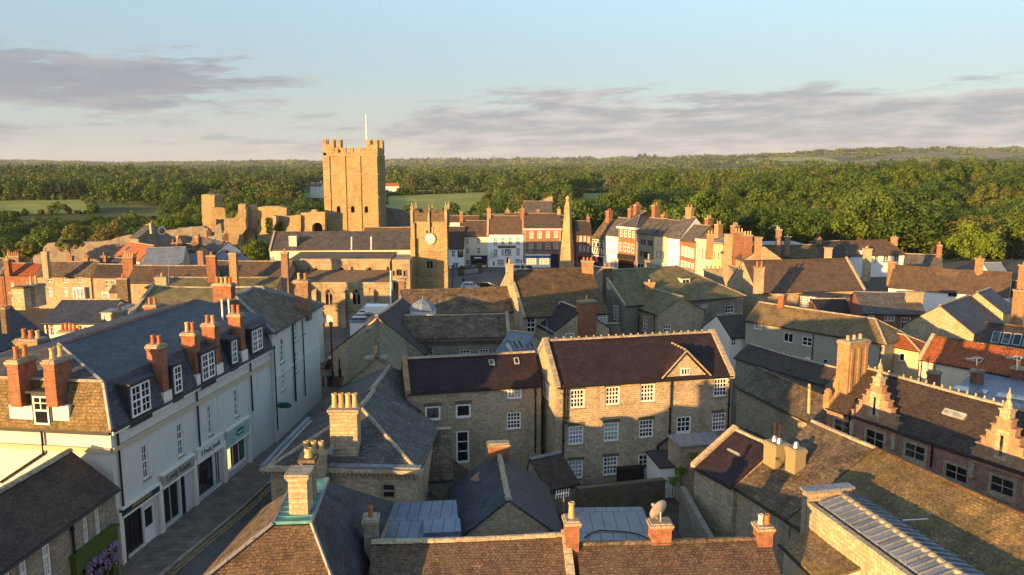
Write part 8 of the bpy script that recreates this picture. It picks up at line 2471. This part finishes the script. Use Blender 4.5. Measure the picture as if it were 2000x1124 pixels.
# ================================================================== things in the street and on the square
def lamp(label, p, top, Y, h=None, lantern=True):
    q = on_y(p, Y); z0 = gz(q[0], Y); zt = float(on_y(top, Y)[2])
    o = thing('street_lamp' if lantern else 'signpost', label, 'street lamp' if lantern else 'post', V3(q[0], Y, z0))
    b = Bag(); b.lathe(V3(q[0], Y, 0), [(.16, z0), (.16, z0 + .9), (.09, z0 + 1.0), (.07, zt - .7)], 8); b.build('post', ['black_iron'], o)
    if lantern:
        b = Bag(); b.lathe(V3(q[0], Y, 0), [(.1, zt - .7), (.24, zt - .15), (.24, zt - .13), (.05, zt)], 6); b.build('lantern', ['black_iron'], o)
        b = Bag(); b.lathe(V3(q[0], Y, 0), [(.12, zt - .62), (.21, zt - .2)], 6); b.build('pane', ['pale_glass'], o)
    return o
lamp('tall black lamp post at the end of the street, before the church', (650, 742), (648, 628), 80)
lamp('thin dark signpost just right of the tall black lamp post', (664, 738), (662, 688), 82, lantern=False)
lamp('black lamp post on the square beside the clock tower', (884, 564), (883, 518), 160)
def car(name, label, P, yaw, body, L=4.2, W_=1.75, H_=1.5, kind='hatch', white_roof=False):
    o = thing(name, label, 'car' if kind != 'van' else 'van', P)
    u = V3(math.cos(yaw), math.sin(yaw), 0); v = V3(-u[1], u[0], 0); P = np.asarray(P, float)
    def pt(x, y, z): return P + u * x + v * y + UPV * z
    if kind == 'van': prof = [(-L / 2, .35), (L / 2, .35), (L / 2, .85), (L * .36, 1.1), (L * .24, H_), (-L * .47, H_), (-L / 2, H_ - .3)]
    else: prof = [(-L / 2, .3), (L / 2 - .05, .3), (L / 2, .55), (L * .44, .82), (L * .24, .95), (L * .08, H_ - .04), (-L * .2, H_), (-L * .40, H_ - .12), (-L * .475, .95), (-L / 2, .75)]
    belt = .95 if kind != 'van' else 1.1
    n = len(prof); b = Bag()
    def sec(y, tuck): return [pt(x * (1 - .02 * tuck), y * (1 if z <= belt else 1 - .16 * (z - belt) / (H_ - belt)), z) for x, z in prof]
    l, r_ = sec(W_ / 2, 1), sec(-W_ / 2, 1)
    b.poly(l); b.poly(r_[::-1])
    for i in range(n): j = (i + 1) % n; b.poly([l[i], r_[i], r_[j], l[j]])
    b.build('body', [body], o)
    g = Bag()
    if kind != 'van':
        for sg in (-1, 1):
            w0, w1 = W_ / 2 + .004, W_ / 2 * .86 + .004
            for (xa, xb, xc, xd) in ((-.02 * L, .205 * L, .075 * L, -.02 * L), (-.40 * L, -.04 * L, -.04 * L, -.33 * L)):
                q = [pt(xa, sg * w0, .98), pt(xb, sg * w0, .98), pt(xc, sg * w1, H_ - .12), pt(xd, sg * w1, H_ - .12)]; g.prism(q, v * sg * .012)
        g.prism([pt(L * .235, -W_ * .45, .99), pt(L * .235, W_ * .45, .99), pt(L * .095, W_ * .39, H_ - .09), pt(L * .095, -W_ * .39, H_ - .09)], u * .02 + UPV * .012)
        g.prism([pt(-L * .472, -W_ * .43, .99), pt(-L * .472, W_ * .43, .99), pt(-L * .412, W_ * .38, H_ - .17), pt(-L * .412, -W_ * .38, H_ - .17)], u * -.02 + UPV * .012)
    else:
        for sg in (-1, 1): g.prism([pt(L * .1, sg * (W_ / 2 + .003), 1.15), pt(L * .33, sg * (W_ / 2 + .003), 1.15), pt(L * .25, sg * W_ * .45, H_ - .2), pt(L * .1, sg * W_ * .45, H_ - .2)], v * sg * .012); g.prism([pt(-L * .42, sg * (W_ / 2 + .003), 1.15), pt(L * .06, sg * (W_ / 2 + .003), 1.15), pt(L * .06, sg * W_ * .455, H_ - .3), pt(-L * .42, sg * W_ * .455, H_ - .3)], v * sg * .012)
        g.prism([pt(L * .355, -W_ * .44, 1.14), pt(L * .355, W_ * .44, 1.14), pt(L * .26, W_ * .4, H_ - .1), pt(L * .26, -W_ * .4, H_ - .1)], u * .02)
    g.build('windows', ['glass'], o)
    for x in (-L * .31, L * .31):
        for sg in (-1, 1):
            b = Bag(); c = pt(x, sg * (W_ / 2 - .18), .32); b.disc(c, v * sg, .32, .2, 14); w = b.build('wheel', ['rubber'], o)
            b = Bag(); b.disc(c + v * sg * .2, v * sg, .19, .012, 10); b.build('rim', ['steel'], w)
    for x, nm, mt in ((L / 2 - .02, 'headlight', 'pale_glass'), (-L / 2 - .01, 'tail_light', 'tail_light')):
        for sg in (-1, 1): b = Bag(); c = pt(x, sg * W_ * .36, .66); b.box(c - v * .16 - u * .02 - UPV * .07, v * .32, u * .05, UPV * .14); b.build(nm, [mt], o)
    return o
def ongr(p, z=0.03):
    q = on_z(p, z); return V3(q[0], q[1], gz(q[0], q[1]) + .03)
car('white_hatchback', 'white hatchback parked on the square near the clock tower', ongr(px('w', 372, 862)), R(-8), 'car_white')
car('dark_saloon', 'dark car half hidden beside the white hatchback', ongr(px('w', 600, 858)), R(-5), 'car_dark', 4.4, 1.75, 1.42)
car('dark_parked_car', 'dark car at the street end before the church, partly hidden by the mossy slope', V3(on_y((668, 677), 92)[0], 92, gz(-20, 92) + .03), R(20), 'car_dark', 4.3)
car('camper_van', 'cream and grey camper van parked across the square from the white inn', ongr(px('w', 1072, 618)), R(-3), 'car_white', 5.4, 1.95, 2.2, 'van')
car('teal_car', 'teal car parked at the front of the cream and grey camper van', ongr(px('w', 1210, 605)), R(-20), 'car_blue', 4.0)
# drinkers' terrace: planters and barriers
for k, (x, y, s_) in enumerate(((226, 662, 1.1), (498, 625, .8))):
    q = ongr(px('w', x, y)); o = thing('planter', 'dark barrel planter with a shrub at the ' + ('near' if k == 0 else 'far') + ' end of the terrace barriers', 'planter', q)
    b = Bag(); b.lathe(q, [(.6 * s_, q[2]), (.78 * s_, q[2] + .5), (.72 * s_, q[2] + 1.0), (.62 * s_, q[2] + 1.0), (.6 * s_, q[2] + .9)], 14); b.build('barrel', ['brown_wood'], o)
    Q = crown_geo(70 + k, .9, 1.6, 400, .35, 12, zb=.05) + np.array([0, 0, .9]); c = bpy.data.objects.new('shrub', quads_mesh('shrub', Q, ['leaf_pale'])); COL.objects.link(c); c.parent = o
for k in range(6):
    q = ongr(px('w', 262 + k * 38, 655 - k * 5)); o = thing('terrace_barrier', 'grey barrier panel round the drinkers terrace before the cream shop house', 'barrier', q, 'barriers round the terrace')
    b = Bag(); b.box(q + V3(-.55, 0, .15), V3(1.05, -.05, 0), V3(0, .06, 0), V3(0, 0, 1.0)); b.build('panel', ['grey_paint'], o)
    b = Bag()
    for e in (-.58, .5): b.tube(q + V3(e, 0, -.03), q + V3(e, 0, 1.3), .035)
    b.build('posts', ['black_iron'], o)
for k, (x, y) in enumerate(((330, 590), (410, 560), (470, 575))):
    q = ongr(px('w', x, y)); o = thing('picnic_table', 'wooden table on the drinkers terrace before the cream shop house', 'table', q, 'tables on the terrace')
    b = Bag(); b.box(q + V3(-.8, -.4, .72), V3(1.6, 0, 0), V3(0, .8, 0), V3(0, 0, .06)); b.build('table_top', ['brown_wood'], o)
    for sx in (-.6, .6): b = Bag(); b.box(q + V3(sx - .05, -.3, 0), V3(.1, 0, 0), V3(0, .6, 0), V3(0, 0, .72)); b.build('leg', ['brown_wood'], o)
    for sy in (-.75, .75): b = Bag(); b.box(q + V3(-.8, sy - .14, .42), V3(1.6, 0, 0), V3(0, .28, 0), V3(0, 0, .05)); b.box(q + V3(-.6, sy - .1, 0), V3(.08, 0, 0), V3(0, .2, 0), V3(0, 0, .42)); b.box(q + V3(.52, sy - .1, 0), V3(.08, 0, 0), V3(0, .2, 0), V3(0, 0, .42)); b.build('bench', ['brown_wood'], o)
# street end clutter
for k, (x, y, w_, h_, mt) in enumerate(((915, 978, .5, 1.0, 'cloth_dark'), (948, 965, .42, .95, 'brown_wood'), (965, 955, .42, .95, 'brown_wood'))):
    q = on_y(px('e', x, y), 76); z = gz(q[0], 76); o = thing('litter_bin' if k == 0 else 'pavement_sign', 'dark litter bin at the foot of the tall black lamp post' if k == 0 else ('folding pavement sign right of the tall lamp post, nearer the street' if k == 1 else 'second folding pavement sign, nearest the mossy roof'), 'bin' if k == 0 else 'sign', V3(q[0], 76, z))
    if k == 0: b = Bag(); b.lathe(V3(q[0], 76, 0), [(.3, z), (.32, z + .9), (.36, z + .95), (.3, z + 1.1), (.05, z + 1.15)], 10); b.build('bin_body', [mt], o)
    else:
        for sg in (-1, 1): b = Bag(); b.prism([V3(q[0] - w_ / 2, 76 + sg * .3, z), V3(q[0] + w_ / 2, 76 + sg * .3, z), V3(q[0] + w_ / 2, 76 + sg * .04, z + h_), V3(q[0] - w_ / 2, 76 + sg * .04, z + h_)], V3(0, sg * .03, 0)); b.build('board', [mt], o)
for k, x in enumerate((832, 842)):
    q = on_y(px('e', x, 945), 74); z = gz(q[0], 74); o = thing('bollard', 'black iron bollard at the corner of the tall grey house', 'bollard', V3(q[0], 74 + k * 1.2, z), 'bollards at the street corner')
    b = Bag(); b.lathe(V3(q[0], 74 + k * 1.2, 0), [(.11, z), (.11, z + .15), (.08, z + .2), (.075, z + .85), (.1, z + .9), (.05, z + 1.0)], 8); b.build('post', ['black_iron'], o)
# a person crossing the square: one continuous figure grown from a jointed skeleton
def person(label, P, yaw):
    o = thing('person', label, 'person', P)
    J = [((0, 0, .95), .13), ((0, 0, 1.18), .13), ((0, 0, 1.40), .15), ((0, 0, 1.52), .055), ((0, .02, 1.66), .095), ((0, .02, 1.74), .08),
         ((-.19, 0, 1.41), .06), ((-.26, .03, 1.13), .047), ((-.24, .14, .90), .036), ((-.24, .18, .80), .03), ((.19, 0, 1.41), .06), ((.26, -.03, 1.13), .047), ((.25, .02, .88), .036), ((.25, .04, .78), .03),
         ((-.1, 0, .88), .095), ((-.11, .12, .50), .065), ((-.11, .10, .09), .045), ((-.11, .24, .04), .04), ((.1, 0, .88), .095), ((.11, -.06, .49), .065), ((.11, -.24, .12), .045), ((.11, -.14, .04), .04)]
    E_ = [(0, 1), (1, 2), (2, 3), (3, 4), (4, 5), (2, 6), (6, 7), (7, 8), (8, 9), (2, 10), (10, 11), (11, 12), (12, 13), (0, 14), (14, 15), (15, 16), (16, 17), (0, 18), (18, 19), (19, 20), (20, 21)]
    me = bpy.data.meshes.new('body'); me.from_pydata([j[0] for j in J], E_, [])
    ob_ = bpy.data.objects.new('body', me); COL.objects.link(ob_)
    m1 = ob_.modifiers.new('skin', 'SKIN'); ob_.modifiers.new('sub', 'SUBSURF').levels = 1
    for k, (c, r_) in enumerate(J): me.skin_vertices[0].data[k].radius = (r_, r_)
    me.skin_vertices[0].data[0].use_root = True
    bpy.context.view_layer.update()
    m2 = bpy.data.meshes.new_from_object(ob_.evaluated_get(bpy.context.evaluated_depsgraph_get()))
    for m_ in ('cloth_red', 'cloth_dark', 'skin'): m2.materials.append(MAT[m_])
    for p in m2.polygons:
        z = p.center[2]; p.material_index = 2 if z > 1.5 or (z < .86 and abs(p.center[0]) > .2) else (0 if z > .92 else 1); p.use_smooth = True
    ob_.modifiers.clear(); ob_.data = m2; ob_.parent = o
    b = Bag(); b.lathe((0, 0, 0), [(.1, 1.68), (.105, 1.74), (.08, 1.81), (.02, 1.84)], 10); hr = b.build('hair', ['timber_black'], None, V3(0, 0, 0)); hr.parent = o
    o.rotation_euler = (0, 0, yaw); return o
person('person in dark red top walking across the square behind the white hatchback', ongr(px('w', 262, 792)), R(40))
# low wall of the dark yard and the yard itself
lw = Bag(); A_, B_ = on_y(px('k', 1240, 492), 50.5), on_y(px('k', 1873, 425), 53.5)
d_ = unit(V3(B_[0] - A_[0], B_[1] - A_[1], 0)); n_ = V3(d_[1], -d_[0], 0)
lw.prism([V3(A_[0], A_[1], 0), V3(A_[0], A_[1], A_[2]), V3(B_[0], B_[1], B_[2]), V3(B_[0], B_[1], 0)], n_ * -.5)
tag(lw.build('yard_wall', ['dark_stone'], None, V3(A_[0], A_[1], 0)), 'low dark rubble wall along the back of the dark yard', 'wall')
lw = Bag(); A_, B_ = on_y(px('o', 330, 470), 49.5), on_y(px('o', 545, 850), 43.5)
d_ = unit(V3(B_[0] - A_[0], B_[1] - A_[1], 0)); n_ = V3(d_[1], -d_[0], 0)
lw.prism([V3(A_[0], A_[1], 0), V3(A_[0], A_[1], A_[2]), V3(B_[0], B_[1], B_[2]), V3(B_[0], B_[1], 0)], n_ * .35)
tag(lw.build('yard_side_wall', ['stone_grey'], None, V3(A_[0], A_[1], 0)), 'pale topped stone wall along the right edge of the dark yard', 'wall')
# aerials on masts
for lab, (x, y0, y1), Y, ln in (('tall aerial mast above the yellow-green mossy roof', (329, 545, 505), 100, 2.6), ('leaning bare aerial pole beside the slate gabled house', (1101, 1028, 962), 41, .7),
                            ('aerial on the stone stack behind the thick mossy roof', (1518, 470, 441), 167, 2.0), ('tiny aerial over the roofs below the round window hall', (240, 486, 474), 160, 1.4)):
    o = thing('roof_aerial', lab, 'aerial', on_y((x, y0), Y)); p, q = on_y((x, y0), Y), on_y((x, y1), Y)
    b = Bag(); b.tube(p - UPV * .6, q, .035); b.build('mast', ['steel'], o); b = Bag(); b.tube(q - V3(ln * .6, .2, .05), q + V3(ln * .4, .1, -.05), .025)
    for k in range(6): c_ = q - V3(ln * .6, .2, .05) + V3(ln, .3, 0) * (k / 5); b.tube(c_ - V3(.04, .3, .1), c_ + V3(.04, .3, .1), .014, 4)
    b.build('antenna', ['steel'], o)
wr = Bag(); P_ = [on_y(px('g', *p), Y) for p, Y in (((1500, 590), 47), ((1600, 560), 48), ((1715, 525), 49.5), ((1873, 500), 52), ((2000, 480), 54))]
for p, q in zip(P_, P_[1:]): wr.tube(p, q, .03, 5)
tag(wr.build('overhead_cable', ['buff_clay'], None, P_[0]), 'pale cable slung from the villa corner towards the slate gabled house', 'cable')
# farm buildings far off
for nm, lb, p, Y, w_, d__, wl, rf in (('far_farmhouse', 'tiny farmhouse with brown roof above the left meadow', (135, 392), 600, 14, 7, 'brick', 'brown_tile'),
                                   ('far_white_house', 'tiny white house at the edge of the wood, left of the keep', (617, 372), 620, 9, 7, 'white_render', 'grey_slate'),
                                   ('far_white_cottages', 'tiny pair of white cottages just right of the keep', (762, 371), 690, 15, 6, 'white_render', 'orange_pantile'),
                                   ('far_barn', 'tiny pale barn among the meadows', (1003, 365), 800, 9, 7, 'pink_render', 'orange_pantile'),
                                   ('far_stone_cottage', 'small stone cottage with long garden wall by the dark meadow', (1205, 394), 520, 10, 6, 'stone_pale', 'stone_slate')):
    q = on_y(p, Y); z = q[2] - .5
    h = House(nm, lb, 'house', 'P', p, p, z + 3.5, ends=((q[0] - w_ / 2, Y, 0), (q[0] + w_ / 2, Y, 0)), hd=d__ / 2, pitch=38, zb=z - 8, wall=wl, roof=rf, gut=False)
    h.grid('F', 3, 1, w_ * .2, w_ * .8, z + 1.6, z + 1.6, .9, 1.2, 2, 2, sill=None); h.stack(h.P(w_ * .9, d__ / 2, 0), h.zr - 1, h.zr + 1.4, 1, .8, 'brick', 1); h.done()
gw = Bag(); A_, B_ = on_y((1150, 402), 500), on_y((1200, 396), 500); gw.box(V3(A_[0], 500, A_[2] - 6), V3(B_[0] - A_[0], 0, 0), V3(0, .6, 0), V3(0, 0, 7.5)); tag(gw.build('garden_wall', ['stone_pale'], None, V3(A_[0], 500, A_[2] - 6)), 'long pale garden wall left of the small stone cottage', 'wall')
# ------------------------------------------------------------------ thin morning air
hz = bpy.data.materials.new('haze'); hz.use_nodes = True
t_ = hz.node_tree; t_.nodes.clear(); vo = t_.nodes.new('ShaderNodeVolumePrincipled'); oo = t_.nodes.new('ShaderNodeOutputMaterial')
vo.inputs['Color'].default_value = (.78, .86, 1, 1); vo.inputs['Density'].default_value = .00004; vo.inputs['Anisotropy'].default_value = 0.0
t_.links.new(vo.outputs[0], oo.inputs['Volume'])
MAT['haze'] = hz
b = Bag(); b.box((-9500, -300, -40), V3(19000, 0, 0), V3(0, 9900, 0), V3(0, 0, 220)); ho = b.build('haze', ['haze'], None, V3(0, 0, 0)); struct(ho, 'stuff'); ho['label'] = 'thin morning haze in the valley air'; ho['category'] = 'haze'
